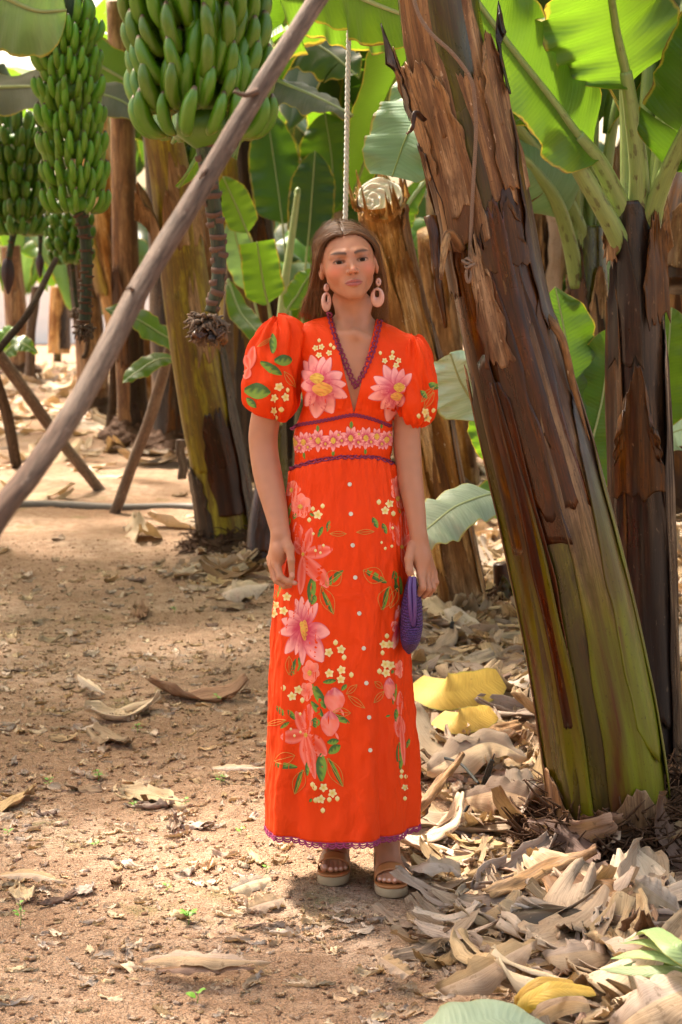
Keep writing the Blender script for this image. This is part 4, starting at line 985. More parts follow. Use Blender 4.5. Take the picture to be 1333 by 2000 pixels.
# ================================================================== the yellow trunk at left
Y4 = gp(450, 1085).y
b4 = empty('banana_plant', gp(450, 1085)); tag(b4, 'leaning yellow and black banana trunk left of the woman behind the diagonal pole', 'banana plant', 'banana plants of the grove')
c4, P4, R4 = stem_core('pseudostem', PX([(455, 1100, Y4), (432, 950, Y4), (400, 780, Y4 - .05), (370, 600, Y4 - .1), (348, 430, Y4 - .15), (330, 320, Y4 - .2), (300, 150, Y4 - .3), (270, -100, Y4 - .4)]), [.175, .165, .155, .145, .130, .115, .10, .08], M['stem_yellow'], b4, nseg=44, n=100, seed=6)
def SH4(ac, aw, py0, py1, off, mat, seed, **kw): return sheath(b4, P4, R4, v_of(P4, py0), v_of(P4, py1), ac, aw, off, M[mat], seed=seed, **kw)
SH4(1.15, .75, 1010, 790, .006, 'stem_red', 1, rag=.02, taper=.3)
SH4(2.6, .6, 1060, 900, .010, 'stem_dark', 2, rag=.01, taper=.2, label='charcoal sheath at the foot')
SH4(.2, .6, 1050, 650, .010, 'stem_dark', 3, rag=.02, taper=.6)
SH4(1.9, .5, 900, 560, .004, 'stem_yellow', 4, rag=.02, taper=.8)
SH4(1.2, .9, 470, 300, .010, 'stem_tan', 5, rag=.04, taper=1.2, peel=.01)
SH4(2.6, .35, 500, 350, .02, 'stem_tan', 6, rag=.03, taper=1.4, peel=.14, label='torn sheath pointing up and left')
SH4(1.0, .5, 700, 520, .006, 'stem_tan', 7, rag=.04, taper=1.2)
roots(b4, (gp(450, 1095).x, Y4, 0.02), .18, .16, 220, 33)
crown(b4, P4[-1], 8, 2.2, .27, 41, rise=.7)

# ================================================================== specific leaves in the middle distance
def sucker(name, base, label, leaves, stem=None):
    root = empty(name, base); tag(root, label, 'banana sucker', 'banana suckers')
    if stem: stalk(root, stem[0], stem[1], stem[1] * .7, 'stem_green', 'pseudostem')
    for L, W, mat, nrm, kw in leaves:
        a = dict(t0=.12, fold=.15, droop=.15, tears=0, rib='midrib_pale', ribr=(.012, .004), wave=.03); a.update(kw)
        LF(root, L, W, nrm, mat=mat, **a)
    return root
sucker('banana_sucker', gp(545, 1000), 'young sucker with upright bright leaves left of her head', [
    ([(545, 830, 6.6), (532, 640, 6.5), (516, 560, 6.4), (502, 472, 6.3)], .125, 'leaf_fresh', (0, -1, .1), dict(t0=.5, kind='tipless')),
    ([(545, 830, 6.9), (520, 560, 6.9), (478, 440, 6.9), (436, 345, 6.8)], .105, 'leaf_fresh', (.1, -1, .1), dict(t0=.62)),
    ([(545, 830, 7.0), (500, 600, 7.1), (470, 500, 7.1), (452, 420, 7.1)], .10, 'leaf_pale', (-.2, -1, .1), dict(t0=.4)),
    ([(548, 830, 6.5), (552, 640, 6.5), (585, 570, 6.5), (612, 525, 6.5)], .08, 'leaf_fresh', (-.4, -1, .1), dict(t0=.45)),
    ([(445, 545, 6.8), (470, 610, 6.7), (505, 650, 6.6), (545, 690, 6.6)], .085, 'leaf', (.4, -.8, .4), dict(t0=.02, kind='lance')),
], ([(548, 1000, 6.6), (546, 900, 6.6), (545, 810, 6.6)], .06))
sp = empty('rolled_leaf', gp(545, 990)); tag(sp, 'tall pale green rolled leaf spear standing left of her hair', 'rolled leaf')
stalk(sp, [(530, 900, 7.4), (552, 600, 7.4), (568, 480, 7.4), (582, 376, 7.4)], .034, .018, 'midrib_pale', 'leaf_roll', 1.0)
stalk(sp, [(581, 378, 7.36), (582, 372, 7.36), (583, 369, 7.37)], .022, .014, 'petiole', 'leaf_tip', 1.0)
sucker('banana_sucker', gp(600, 960), 'tall dark leaved sucker behind her head under the white rope', [
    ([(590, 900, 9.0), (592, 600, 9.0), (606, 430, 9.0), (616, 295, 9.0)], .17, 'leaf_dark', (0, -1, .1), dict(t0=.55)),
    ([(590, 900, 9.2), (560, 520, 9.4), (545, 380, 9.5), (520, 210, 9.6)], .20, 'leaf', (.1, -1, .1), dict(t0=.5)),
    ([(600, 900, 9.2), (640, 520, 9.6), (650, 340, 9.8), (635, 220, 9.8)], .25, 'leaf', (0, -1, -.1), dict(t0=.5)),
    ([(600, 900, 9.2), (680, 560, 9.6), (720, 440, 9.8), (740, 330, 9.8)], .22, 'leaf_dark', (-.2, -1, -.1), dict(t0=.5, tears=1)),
], ([(592, 960, 9.0), (592, 900, 9.0), (594, 780, 9.0)], .09))
sucker('banana_sucker', gp(330, 800), 'low sucker with two green leaves under the diagonal pole', [
    ([(420, 760, 6.9), (380, 690, 6.5), (320, 655, 6.3), (265, 622, 6.2), (205, 603, 6.1)], .105, 'leaf', (.2, -.6, .6), dict(t0=.25, kind='full')),
    ([(420, 770, 6.9), (380, 720, 6.6), (320, 700, 6.4), (270, 725, 6.3), (240, 748, 6.2)], .07, 'leaf', (.1, -.6, .7), dict(t0=.38, kind='lance')),
], ([(430, 900, 7.0), (425, 820, 7.0), (420, 740, 6.95)], .05))
sucker('banana_sucker', gp(20, 760), 'tiny sucker with one leaf at the far left edge', [
    ([(0, 720, 10.0), (10, 690, 10), (40, 670, 10), (75, 690, 10)], .10, 'leaf', (0, -.6, .7), dict(t0=.2, kind='lance')),
    ([(0, 720, 10.0), (0, 680, 10), (15, 650, 10), (30, 640, 10)], .08, 'leaf_fresh', (0, -.6, .7), dict(t0=.2, kind='lance')),
])

# leaves hanging in from above
def hanging(name, loc, label, leaves, group='banana leaves hanging into the picture from above'):
    for i, (L, W, mat, nrm, kw, lab) in enumerate(leaves):
        a = dict(t0=.05, fold=.1, droop=.3, tears=0, rib='midrib_pale', ribr=(.016, .006), wave=.04); a.update(kw)
        P = PX(L); root = empty('banana_leaf', P[0]); tag(root, lab, 'banana leaf', group)
        make_leaf(root, P, W, nrm, mat=mat, name='leaf_blade', **a)
hanging('banana_leaf', None, '', [
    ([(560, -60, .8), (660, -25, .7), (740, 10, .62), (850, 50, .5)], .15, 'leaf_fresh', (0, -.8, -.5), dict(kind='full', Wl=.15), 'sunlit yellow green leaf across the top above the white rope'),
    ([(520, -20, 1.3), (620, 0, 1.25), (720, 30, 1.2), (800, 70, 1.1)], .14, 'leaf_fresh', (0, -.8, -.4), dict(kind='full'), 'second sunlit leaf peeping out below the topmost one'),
    ([(860, 110, 1.3), (832, 190, 1.2), (795, 265, 1.1), (766, 345, 1.05)], .140, 'leaf_pale', (-.25, -.9, .25), dict(kind='cut', t0=.02, rib='midrib', ribr=(.007, .003), Wl=.15), 'drooping cut green leaf hanging left of the big trunk'),
    ([(480, 130, 4.2), (560, 165, 4.0), (620, 190, 3.9), (690, 225, 3.8)], .12, 'leaf_grey', (.1, -.6, .8), dict(kind='lance', droop=.8), 'greyish drooping leaf crossing behind the white rope'),
    ([(-120, -60, 3.0), (0, -10, 3.0), (70, 20, 3.0), (130, 20, 3.0)], .22, 'leaf_pale', (.1, -.8, -.3), dict(kind='full'), 'pale hazy green leaf in the top left corner'),
    ([(-200, 200, 5.2), (-60, 175, 5.1), (90, 170, 5.0), (220, 190, 4.9), (300, 240, 4.9)], .15, 'leaf_grey', (0, -.75, .6), dict(kind='full', droop=.5, tears=1), 'brownish grey leaf behind the left banana bunch'),
    ([(90, 60, 5.6), (200, 130, 5.5), (300, 180, 5.4), (400, 190, 5.4)], .14, 'leaf_fresh', (0, -.8, -.4), dict(kind='full'), 'light green leaf between the two front bunches'),
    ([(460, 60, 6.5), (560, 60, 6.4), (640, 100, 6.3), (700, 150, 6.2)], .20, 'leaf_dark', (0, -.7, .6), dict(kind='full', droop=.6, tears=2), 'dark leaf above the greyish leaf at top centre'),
    ([(840, 340, 5.2), (800, 395, 5.0), (790, 430, 5.0), (800, 470, 5.0)], .07, 'leaf_fresh', (.3, -.9, .2), dict(kind='lance'), 'small light leaf between the sawn stump and the big trunk'),
])

# ================================================================== banana bunches
def bunch_pos(pt, pb, y): return tuple(at(*pt, y)), tuple(at(*pb, y))
t_, b_ = bunch_pos((372, -90), (398, 268), -1.15)
big = banana_bunch('banana_bunch', t_, b_, .080, .076, 7, 15, .138, 0.92, 'banana', 'large close bunch of dark green bananas behind the diagonal pole', 'hanging bunches of green bananas', 4, rach=.03, rows=2, lean=.22)
ped = peduncle(big, PX([(390, 200, -1.15), (402, 290, -1.15), (412, 370, -1.15), (422, 440, -1.14), (428, 500, -1.14), (425, 560, -1.15), (412, 610, -1.15)]), [.022, .020, .018, .016, .015, .014, .013], 26, 3, scar_r=1.2)
stalkup = peduncle(big, PX([(372, 10, -1.15), (360, -180, -1.15), (300, -360, -1.12), (150, -470, -1.0), (-100, -480, -.9), (-420, -380, -.85)]), [.03, .03, .03, .032, .034, .036], 3, 5, name='upper_stalk')
dried_tip(big, at(405, 628, -1.15), .045, 5, n=170)
for i, (pts, w) in enumerate([([(405, 640, -1.17), (395, 650, -1.19), (382, 655, -1.2), (374, 662, -1.2)], .012), ([(418, 640, -1.17), (432, 655, -1.19), (438, 665, -1.18), (434, 674, -1.17)], .013), ([(410, 645, -1.17), (414, 660, -1.19), (418, 668, -1.18)], .009)]):
    flap(big, pts, w, 'stem_dark' if i == 2 else 'stem_big', 40 + i, 'dried_bract')
t_, b_ = bunch_pos((128, 40), (150, 425), 3.8)
b2n = banana_bunch('banana_bunch', t_, b_, .072, .075, 7, 14, .165, 0.76, 'banana_far', 'long slender bunch of light green bananas at upper left', 'hanging bunches of green bananas', 8, rach=.035, rows=2)
peduncle(b2n, PX([(150, 400, 3.8), (165, 450, 3.8), (170, 520, 3.8), (168, 580, 3.8), (166, 630, 3.8)]), [.028, .028, .026, .027, .028], 30, 6)
dried_tip(b2n, at(166, 642, 3.8), .055, 7, n=120)
peduncle(b2n, PX([(128, 60, 3.8), (138, 10, 3.8), (160, -60, 3.85), (230, -120, 3.9), (330, -60, 4.0)]), [.045, .05, .05, .05, .05], 3, 16, name='upper_stalk')
t_, b_ = bunch_pos((35, 255), (35, 460), 8.0)
b3n = banana_bunch('banana_bunch', t_, b_, .10, .08, 6, 12, .20, 1.0, 'banana', 'dark bunch at the left edge with a purple bud hanging below', 'hanging bunches of green bananas', 9, rach=.035, single=False)
peduncle(b3n, PX([(30, 440, 8.0), (22, 480, 8.0), (16, 515, 8.0)]), [.025, .022, .02], 8, 6)
bud(b3n, at(15, 505, 8.0), .055, .24)
peduncle(b3n, PX([(35, 280, 8.0), (30, 200, 8.0), (0, 130, 8.1)]), [.04, .04, .04], 2, 16, name='upper_stalk')
t_, b_ = bunch_pos((132, 425), (140, 515), 10.5)
b4n = banana_bunch('banana_bunch', t_, b_, .11, .08, 4, 12, .19, 1.0, 'banana', 'blurred bunch seen just below the long slender one', 'hanging bunches of green bananas', 19, rach=.035, single=False)
peduncle(b4n, PX([(140, 500, 10.5), (145, 560, 10.5), (150, 600, 10.5)]), [.022, .02, .018], 6, 6)
dried_tip(b4n, at(150, 608, 10.5), .07, 8, n=60)
peduncle(b4n, PX([(132, 440, 10.5), (120, 380, 10.5), (60, 330, 10.8)]), [.03, .04, .04], 2, 16, name='upper_stalk')
t_, b_ = bunch_pos((82, 400), (80, 460), 12.0)
b5n = banana_bunch('banana_bunch', t_, b_, .11, .08, 3, 12, .19, 1.0, 'banana', 'small far bunch with a slim purple bud between two others', 'hanging bunches of green bananas', 23, rach=.035, single=False)
peduncle(b5n, PX([(80, 450, 12.), (79, 480, 12.), (78, 505, 12.)]), [.022, .02, .018], 4, 6)
bud(b5n, at(78, 497, 12.0), .045, .21)
t_, b_ = bunch_pos((350, 150), (365, 360), 7.2)
b6n = banana_bunch('banana_bunch', t_, b_, .10, .08, 5, 12, .19, 1.0, 'banana', 'shaded bunch half hidden behind the large close one', 'hanging bunches of green bananas', 25, rach=.035, single=False)

# ================================================================== poles
def pole(L, radii, mat, label, seed, stubs=(), n=90, foot=None):
    P = catmull(PX(L) + (foot or []), n); root = empty('wooden_pole', tuple(P[-1])); tag(root, label, 'wooden pole', 'wooden prop poles')
    P = P + np.stack([.006 * np.sin(np.linspace(0, 9, n) + seed), 0 * P[:, 0], .004 * np.sin(np.linspace(0, 14, n) + seed)], -1)
    R = np.interp(np.linspace(0, 1, n), np.linspace(0, 1, len(radii)), radii)
    V, Fc, sc = tube(P, R, 20, (0, -1, 0), True, 1.0, lambda a, l: 1 + .03 * np.sin(2 * a + l * 3) + .05 * vnoise(a * 2, l * 9 + seed) + .02 * vnoise(a * 5, l * 40))
    mesh('shaft', V, Fc, M[mat], root, {'sc': sc})
    for pts, r in stubs:
        V, Fc, sc = tube(catmull(PX(pts), 10), np.linspace(r, r * .4, 10), 8); mesh('twig_stub', V, Fc, M[mat], root, {'sc': sc})
    return root
pole([(690, -110, -1.82), (612, 15, -1.9), (500, 195, -2.02), (400, 365, -2.12), (275, 560, -2.25), (160, 760, -2.38), (60, 910, -2.5), (-25, 1040, -2.6)], [.0155, .0155, .016, .0165, .017, .0175, .0175, .0175, .018], 'pole', 'thick bare wooden prop pole slanting across the left foreground', 3,
     [([(503, 178, -2.03), (480, 186, -2.05), (457, 179, -2.06)], .006), ([(262, 570, -2.27), (254, 562, -2.29), (247, 566, -2.30)], .004), ([(402, 330, -2.12), (397, 338, -2.14), (390, 350, -2.14)], .004)], n=130, foot=[(-.60, -2.82, 1.08), (-.83, -3.19, .66), (-1.19, -3.78, -.02)])
pole([(345, 640, 7.0), (300, 790, 7.4), (260, 910, 7.7), (222, 1003, 7.85)], [.035, .036, .037, .038], 'pole_light', 'short pole leaning on the yellow trunk', 5)
pole([(-40, 650, 8.0), (30, 735, 8.3), (110, 850, 8.7), (203, 968, 9.02)], [.042, .042, .042, .04], 'pole_light', 'pole slanting down to the right behind the thick foreground pole', 7)
pole([(-20, 700, 10.0), (10, 800, 10.2), (38, 925, 10.41)], [.045, .045, .045], 'pole_dark', 'steep dark pole cut by the left edge', 9)
pole([(112, 505, 6.0), (60, 600, 5.6), (0, 685, 5.3), (-60, 770, 5.0)], [.016, .019, .02, .02], 'pole_dark', 'thin dark branch slanting under the left bunches', 11)
pole([(70, 560, 16.), (62, 650, 16.), (58, 735, 16.)], [.05, .05, .05], 'pole', 'pale distant post at far left', 13)
pole([(224, 640, 12.2), (222, 740, 12.4), (214, 865, 12.6)], [.035, .04, .04], 'pole_dark', 'dark upright post before the tan trunk', 15)
pole([(175, 640, 11.), (168, 690, 11.), (163, 700, 11.)], [.02, .02, .02], 'pole_dark', 'thin dark twig under the long bunch', 17)
pole([(450, 450, 8.2), (448, 650, 8.2), (455, 900, 8.3)], [.03, .035, .035], 'pole', 'straight grey pole beside the yellow trunk', 19)
pole([(352, 860, 7.6), (356, 900, 7.6), (358, 935, 7.6)], [.03, .03, .03], 'pole', 'short stub of a post left of the yellow trunk foot', 21)

# ================================================================== ropes
V, Fc = rope_geom(PX([(684, 25, .9), (682, 60, .9), (679, 200, .9), (677, 330, .9), (675, 430, .9), (674, 520, .9)]), .0064, 3, .052, 420, 8, .72)
tag(mesh('rope', V, Fc, M['rope_white']), 'white twisted rope hanging straight down above her head', 'rope', 'ropes')
RPTS = [(800, -80, .02), (812, 10, .01), (838, 60, .0), (880, 100, -.01), (905, 130, .0), (922, 160, .01), (928, 200, .03), (930, 260, .05), (926, 340, .07), (922, 420, .09), (918, 505, .11)]
V, Fc = rope_geom(PX(RPTS), .0050, 3, .016, 520)
rp = empty('rope', PX(RPTS)[-1]); tag(rp, 'worn brown braided rope hanging down the front of the big trunk', 'rope', 'ropes')
mesh('cord', V, Fc, M['rope_brown'], rp)
kn = []
for i, (dx, dy) in enumerate([(0, 508), (-6, 512), (5, 516), (0, 520)]):
    a = np.linspace(0, 2 * np.pi, 24); c = np.array(at(917 + dx, dy, .105))
    kn.append(tube(np.stack([c[0] + .010 * np.cos(a), c[1] + .010 * np.sin(a), c[2] + .004 * np.sin(a * 2 + i)], -1) * 1.0, .0042, 8)[:2] + ({},))
V, Fc, _ = merge(kn); mesh('knot', V, Fc, M['rope_brown'], rp)
V, Fc = rope_geom(PX([(914, 520, .105), (911, 535, .10), (914, 550, .10), (918, 548, .10), (921, 535, .10), (919, 520, .105)]), .0042, 3, .014, 90)
mesh('loop', V, Fc, M['rope_brown'], rp)

# ================================================================== pipe, stakes, hoses
pg = [gp(x, y, .02) for x, y in [(-60, 986), (100, 985), (230, 991), (360, 990), (490, 998), (620, 1003)]]
V, Fc, sc = tube(catmull(pg, 60), .026, 12); tag(mesh('irrigation_pipe', V, Fc, M['pipe']), 'grey brown irrigation pipe lying across the path', 'pipe')
def stake(base, top, w, label, hose):
    root = empty('sprinkler_stake', base); tag(root, label, 'sprinkler stake', 'black sprinkler stakes')
    b = np.array(base); t = np.array(top); T = norm(t - b); S = norm(np.cross(T, (0, -1, 0))); N = np.cross(S, T)
    def beam(name, p0, p1, wx, wy, mat='plastic', dx=0, dy=0):
        q = []
        for p, s in ((p0, .7), (p0 * .9 + p1 * .1, 1), (p1 * .95 + p0 * .05, 1), (p1, .8)):
            for x, y in ((-1, -1), (1, -1), (1, 1), (-1, 1)): q.append(p + S * (dx + x * wx * s) + N * (dy + y * wy * s))
        Fc = [f for f in grid_faces(4, 4, True).tolist()] + [[3, 2, 1, 0], [12, 13, 14, 15]]
        mesh(name, q, Fc, M[mat], root, smooth=False)
    beam('stake_body', b - T * .03, t - T * .012, w, w * .35)
    beam('stake_rib', b, t - T * .02, w * .25, w * .7)
    beam('cap', t - T * .02, t, w * .75, w * .6)
    beam('nozzle', t, t + T * .022, w * .22, w * .22, 'bud')
    beam('clip', b + (t - b) * .45 - T * .008, b + (t - b) * .45 + T * .008, w * 1.15, w * .9)
    for h in hose:
        V, Fc, sc = tube(catmull(h, 50), .0045, 8); mesh('hose', V, Fc, M['hose'], root)
stake(tuple(at(925, 1592, .60)), tuple(at(962, 1484, .55)), .009, 'black sprinkler stake tilting in the litter beside her', [[at(930, 1535, .56), at(922, 1560, .54), at(905, 1590, .52), at(885, 1615, .5), at(868, 1630, .48)], [at(935, 1530, .57), at(900, 1492, .75), at(860, 1478, .9)], [at(950, 1512, .6), at(1000, 1530, .75), at(1070, 1548, .85)]])
stake(tuple(at(888, 1282, 3.04)), tuple(at(884, 1214, 3.04)), .011, 'black sprinkler stake standing by the sunlit stump', [[at(886, 1255, 3.0), at(875, 1270, 2.95), at(855, 1276, 2.9), at(840, 1290, 2.8)]])

# ================================================================== background trunks
slim('banana_plant', [(312, 862, 13.4), (275, 740, 13.2), (238, 600, 13.), (208, 470, 12.8), (190, 330, 12.6), (180, 150, 12.4)], [.26, .21, .19, .17, .15, .12], 'stem_stump', 'tan leaning trunk far back left seen above the thick pole', 'banana plant', [(1.2, .6, 700, 450, 'stem_tan', .03), (.4, .6, 840, 650, 'stem_dark', .02), (2.4, .5, 560, 420, 'stem_yellow', .03), (.8, .5, 560, 400, 'stem_dark', .05)], 51, 'banana plants of the grove', .25)
slim('banana_plant', [(262, 850, 12.2), (258, 760, 12.1), (250, 600, 12.), (246, 480, 11.9), (240, 250, 11.8), (228, 0, 11.6)], [.15, .13, .12, .11, .10, .09], 'stem_peel', 'brown trunk standing behind the diagonal pole at left', 'banana plant', [(1.0, .6, 820, 560, 'stem_dark', .02), (2.2, .6, 700, 500, 'stem_big', .03)], 52, 'banana plants of the grove', .2)
slim('banana_stump', [(116, 690, 24.), (116, 620, 24.), (118, 560, 24.)], [.16, .15, .14], 'stem_stump', 'far sunlit stump at left with a dark spot near its top', 'banana stump', [(.6, .8, 680, 580, 'stem_dark', .01)], 53, 'cut banana stumps')
slim('banana_plant', [(545, 905, 10.5), (528, 700, 10.3), (505, 520, 10.1), (485, 340, 9.9), (465, 150, 9.8)], [.20, .18, .17, .15, .12], 'stem_dark', 'brown trunk rising just left of her puffed sleeve', 'banana plant', [(1.2, .7, 700, 420, 'stem_big', .02), (2.2, .6, 560, 360, 'stem_tan', .03)], 54, 'banana plants of the grove', .2)
slim('banana_plant', [(185, 800, 16.), (176, 650, 16.), (160, 480, 16.), (150, 300, 16.)], [.18, .16, .15, .13], 'stem_peel', 'pale peeling trunk far back behind the scarred stalk of the slender bunch', 'banana plant', [(1.2, .6, 760, 560, 'stem_tan', .03), (2.2, .5, 640, 470, 'stem_dark', .03)], 61, 'banana plants of the grove', .2)
slim('banana_plant', [(38, 725, 22.), (30, 600, 22.), (20, 480, 22.)], [.18, .16, .14], 'stem_peel', 'tiny pale trunk farthest to the left', 'banana plant', [(1.2, .6, 700, 560, 'stem_tan', .03)], 62, 'banana plants of the grove', .2)
slim('banana_plant', [(395, 830, 13.), (405, 650, 13.), (412, 450, 13.), (420, 250, 13.)], [.17, .15, .14, .12], 'stem_peel', 'peeling trunk showing between the yellow trunk and the scarred stalk', 'banana plant', [(1.2, .6, 760, 500, 'stem_tan', .03)], 63, 'banana plants of the grove', .2)
slim('banana_plant', [(330, 865, 11.0), (332, 760, 11.), (325, 620, 11.), (320, 450, 11.), (300, 200, 11.)], [.17, .15, .14, .13, .1], 'stem_dark', 'dark trunk right behind the short leaning pole', 'banana plant', [(1.0, .6, 840, 650, 'stem_big', .02)], 55, 'banana plants of the grove', .18)
slim('banana_plant', [(470, 930, 9.6), (468, 800, 9.6), (462, 640, 9.6), (450, 480, 9.6), (430, 200, 9.5)], [.14, .12, .12, .11, .09], 'stem_yellow', 'slim olive trunk behind the scarred stalk of the near bunch', 'banana plant', [(1.3, .6, 900, 650, 'stem_dark', .01)], 56, 'banana plants of the grove', .15)
slim('banana_plant', [(1330, 1010, 7.6), (1322, 800, 7.6), (1325, 600, 7.5), (1340, 300, 7.3)], [.15, .14, .13, .1], 'stem_big', 'brown trunk cut by the right edge behind the dark upright plant', 'banana plant', [(1.6, .8, 700, 420, 'stem_tan', .03)], 57, 'banana plants of the grove', .15)
slim('banana_plant', [(1325, 560, 2.6), (1335, 430, 2.7), (1360, 300, 2.8)], [.09, .09, .08], 'stem_big', 'reddish stem leaning out of the frame at the right edge', 'banana plant', [(1.6, .8, 540, 400, 'stem_tan', .03)], 58, 'banana plants of the grove')

# plants of the grove: (x, y, height, radius, lean, label)
rows = [(-1.9, 1.0, 2.6, .13, (.15, -.1)), (2.3, 1.8, 2.7, .14, (-.2, .1)),
        (-3.0, 3.6, 2.7, .14, (.3, .1)), (-2.6, 6.6, 2.6, .14, (.2, 0)), (-4.6, 9.5, 2.8, .15, (.3, 0)), (2.2, 5.2, 2.7, .14, (-.2, 0)), (3.2, 7.5, 2.7, .14, (-.2, 0)),
        (1.3, 8.6, 2.5, .14, (.1, .1)), (.2, 10.4, 2.5, .15, (-.1, 0)), (-.9, 11.6, 2.6, .15, (.1, 0)), (2.2, 11.0, 2.6, .15, (.1, 0)), (-4.2, 14.5, 2.7, .16, (.2, 0)), (1.0, 14.2, 2.6, .16, (.1, 0)),
        (-1.9, 16.5, 2.6, .16, (0, 0)), (3.6, 15.0, 2.7, .16, (0, 0)), (-.4, 18.5, 2.7, .16, (0, 0)), (2.2, 19.5, 2.7, .16, (0, 0)), (4.8, 20.0, 2.7, .16, (0, 0)), (-5.8, 21.0, 2.8, .16, (0, 0)), (-2.9, 22.0, 2.6, .16, (0, 0)), (.9, 23.5, 2.7, .16, (0, 0))]
WHERE = ['out of frame at left giving shade to the path', 'behind the dark upright plant', 'left of the path carrying the long slender bunch', 'left of the path beyond the slanting poles', 'far left beyond the second pole', 'right behind the speckled green plant', 'far right between the speckled plant and the dark one',
         'behind the shredded stump', 'right behind her head in the second row', 'behind her left puffed sleeve', 'behind the big leaning trunk', 'far left past the tan trunk', 'deep in the grove above her head', 'deep in the grove behind the olive trunk', 'deep in the grove at right', 'in the last row above her head', 'in the last row behind the sawn stump', 'in the last row at right', 'in the last row at far left', 'in the last row behind the yellow trunk', 'in the last row over the leaning trunk']
rows += [(-1.9, -8.6, 2.3, .13, (.2, .1)), (1.7, -8.8, 2.3, .13, (-.2, .1)), (0, -10.2, 2.4, .13, (0, .1)), (-3.2, -6.6, 2.4, .13, (.1, 0)), (3.2, -6.4, 2.4, .13, (-.1, 0))]  # unseen plants added round the camera to block the low front sky
rows += [(-5.2, 5.0, 2.5, .14, (.1, 0)), (-7.4, 9.0, 2.6, .14, (.1, 0)), (-6.6, 13.2, 2.6, .15, (.1, 0)), (5.2, 6.0, 2.5, .14, (-.1, 0)), (6.4, 10.6, 2.6, .14, (-.1, 0)), (7.2, 16.2, 2.6, .15, (-.1, 0)), (4.4, 2.6, 2.5, .14, (-.1, 0)), (-4.6, 1.2, 2.5, .14, (.1, 0))]
WHERE += ['added out of view behind the camera at left', 'added out of view behind the camera at right', 'added out of view farthest behind the camera', 'added out of view beside the path at the camera, left', 'added out of view beside the path at the camera, right', 'outside the frame, second row at left', 'outside the frame, third row at left', 'outside the frame, fourth row at left', 'outside the frame, second row at right', 'outside the frame, third row at right', 'outside the frame, fourth row at right', 'outside the frame, first row at right', 'outside the frame, first row at left']
for i, ((x, y, h, r, ln), w) in enumerate(zip(rows, WHERE)):
    z = float(H(x, y)) if y < 15 else 0
    far = y > 9
    plant((x, y, z), (x + ln[0], y + ln[1], z + h), r, ('tall leafy banana plant ' + w), 100 + i, mat=['stem_yellow', 'stem_peel', 'stem_tan'][i % 3], leaves=(5 if i == 0 else 9) if not far else 8, leaf_len=2.3, W=.29,
          mats=('leaf', 'leaf_dark', 'leaf_fresh') if far else ('leaf', 'leaf', 'leaf_dark'), ribs=not far, crownkw=dict(nl=22 if far else 30), nsh=3, rise=.62 + .12 * ((i * 7) % 5) / 2)
# low undergrowth suckers closing the view between the trunks
for i, (px, py, y, hgt) in enumerate([(640, 930, 12.5, 1.6), (720, 930, 11.5, 1.5), (500, 900, 13.5, 1.7), (420, 870, 14., 1.8), (800, 930, 13., 1.7), (1060, 930, 9., 1.5), (960, 930, 11., 1.7), (1300, 960, 9.5, 1.5), (180, 800, 17., 2.), (360, 830, 16., 2.0), (1120, 900, 12., 2.2), (1230, 900, 12.5, 2.2), (880, 880, 14.5, 2.2), (600, 880, 15., 2.4), (690, 850, 17., 2.4), (40, 700, 25., 2.0), (112, 690, 27., 2.2), (165, 690, 23., 2.0)]):
    x = at(px, py, y).x; r = empty('banana_sucker', (x, y, 0))
    tag(r, ['low leafy sucker behind the orange dress', 'leafy sucker behind the sawn stump', 'leafy sucker behind the brown trunk left of her', 'leafy sucker behind the yellow trunk', 'leafy sucker right of the sawn stump', 'sucker framed by the leaning trunk and the speckled plant', 'sucker behind the shredded stump', 'sucker right of the dark upright plant', 'far sucker left of the tan trunk', 'far sucker behind the dark trunk', 'tall far sucker left of the dark upright plant', 'tall far sucker hidden by the dark upright plant', 'tall far sucker behind the leaning trunk', 'tall far sucker behind her left shoulder', 'tall far sucker behind the white rope', 'distant sucker at the left edge before the wall', 'distant sucker left of the scarred stalk before the wall', 'distant sucker behind the scarred stalk of the slender bunch'][i], 'banana sucker', 'banana suckers')
    stalkp = [(x, y, 0), (x, y, hgt * .35)]
    V, Fc, sc = tube(catmull([(x, y, 0), (x + .02, y, hgt * .2), (x, y, hgt * .4)], 8), .07, 10); mesh('pseudostem', V, Fc, M['stem_green'], r, {'sc': sc})
    R = random.Random(500 + i)
    for j in range(6):
        a = j * 1.05 + R.uniform(-.3, .3); d = np.array([math.cos(a), math.sin(a) * .7, 0]); c = np.array([x, y, hgt * .35]); L = hgt * R.uniform(.5, .8)
        make_leaf(r, [c - [0, 0, .1], c + d * L * .12 + [0, 0, L * .35], c + d * L * .3 + [0, 0, L * .8], c + d * L * .55 + [0, 0, L * 1.1], c + d * L * .85 + [0, 0, L * 1.05]], R.uniform(.16, .26), tuple(-d * .9 + [0, -.5, .5]), mat=R.choice(['leaf', 'leaf_dark', 'leaf_fresh', 'leaf_pale']), t0=.2, fold=.2, droop=.3, tears=R.randint(0, 3), rng=R, nl=20, ribs=False)
# whitewashed wall closing the plantation
wp = [(-22, 34.0), (22, 34.0)]
q = []
for (y, z) in ((34, 0), (34, 1.95), (34.3, 1.95), (34.3, 0)): q += [(-22, y, z), (22, y, z)]
wall = mesh('wall', q, [[0, 1, 3, 2], [2, 3, 5, 4], [4, 5, 7, 6], [0, 2, 4, 6], [1, 7, 5, 3]], M['wall'], smooth=False); tag(wall, 'pale whitewashed wall far behind the left hand bunches', 'wall')
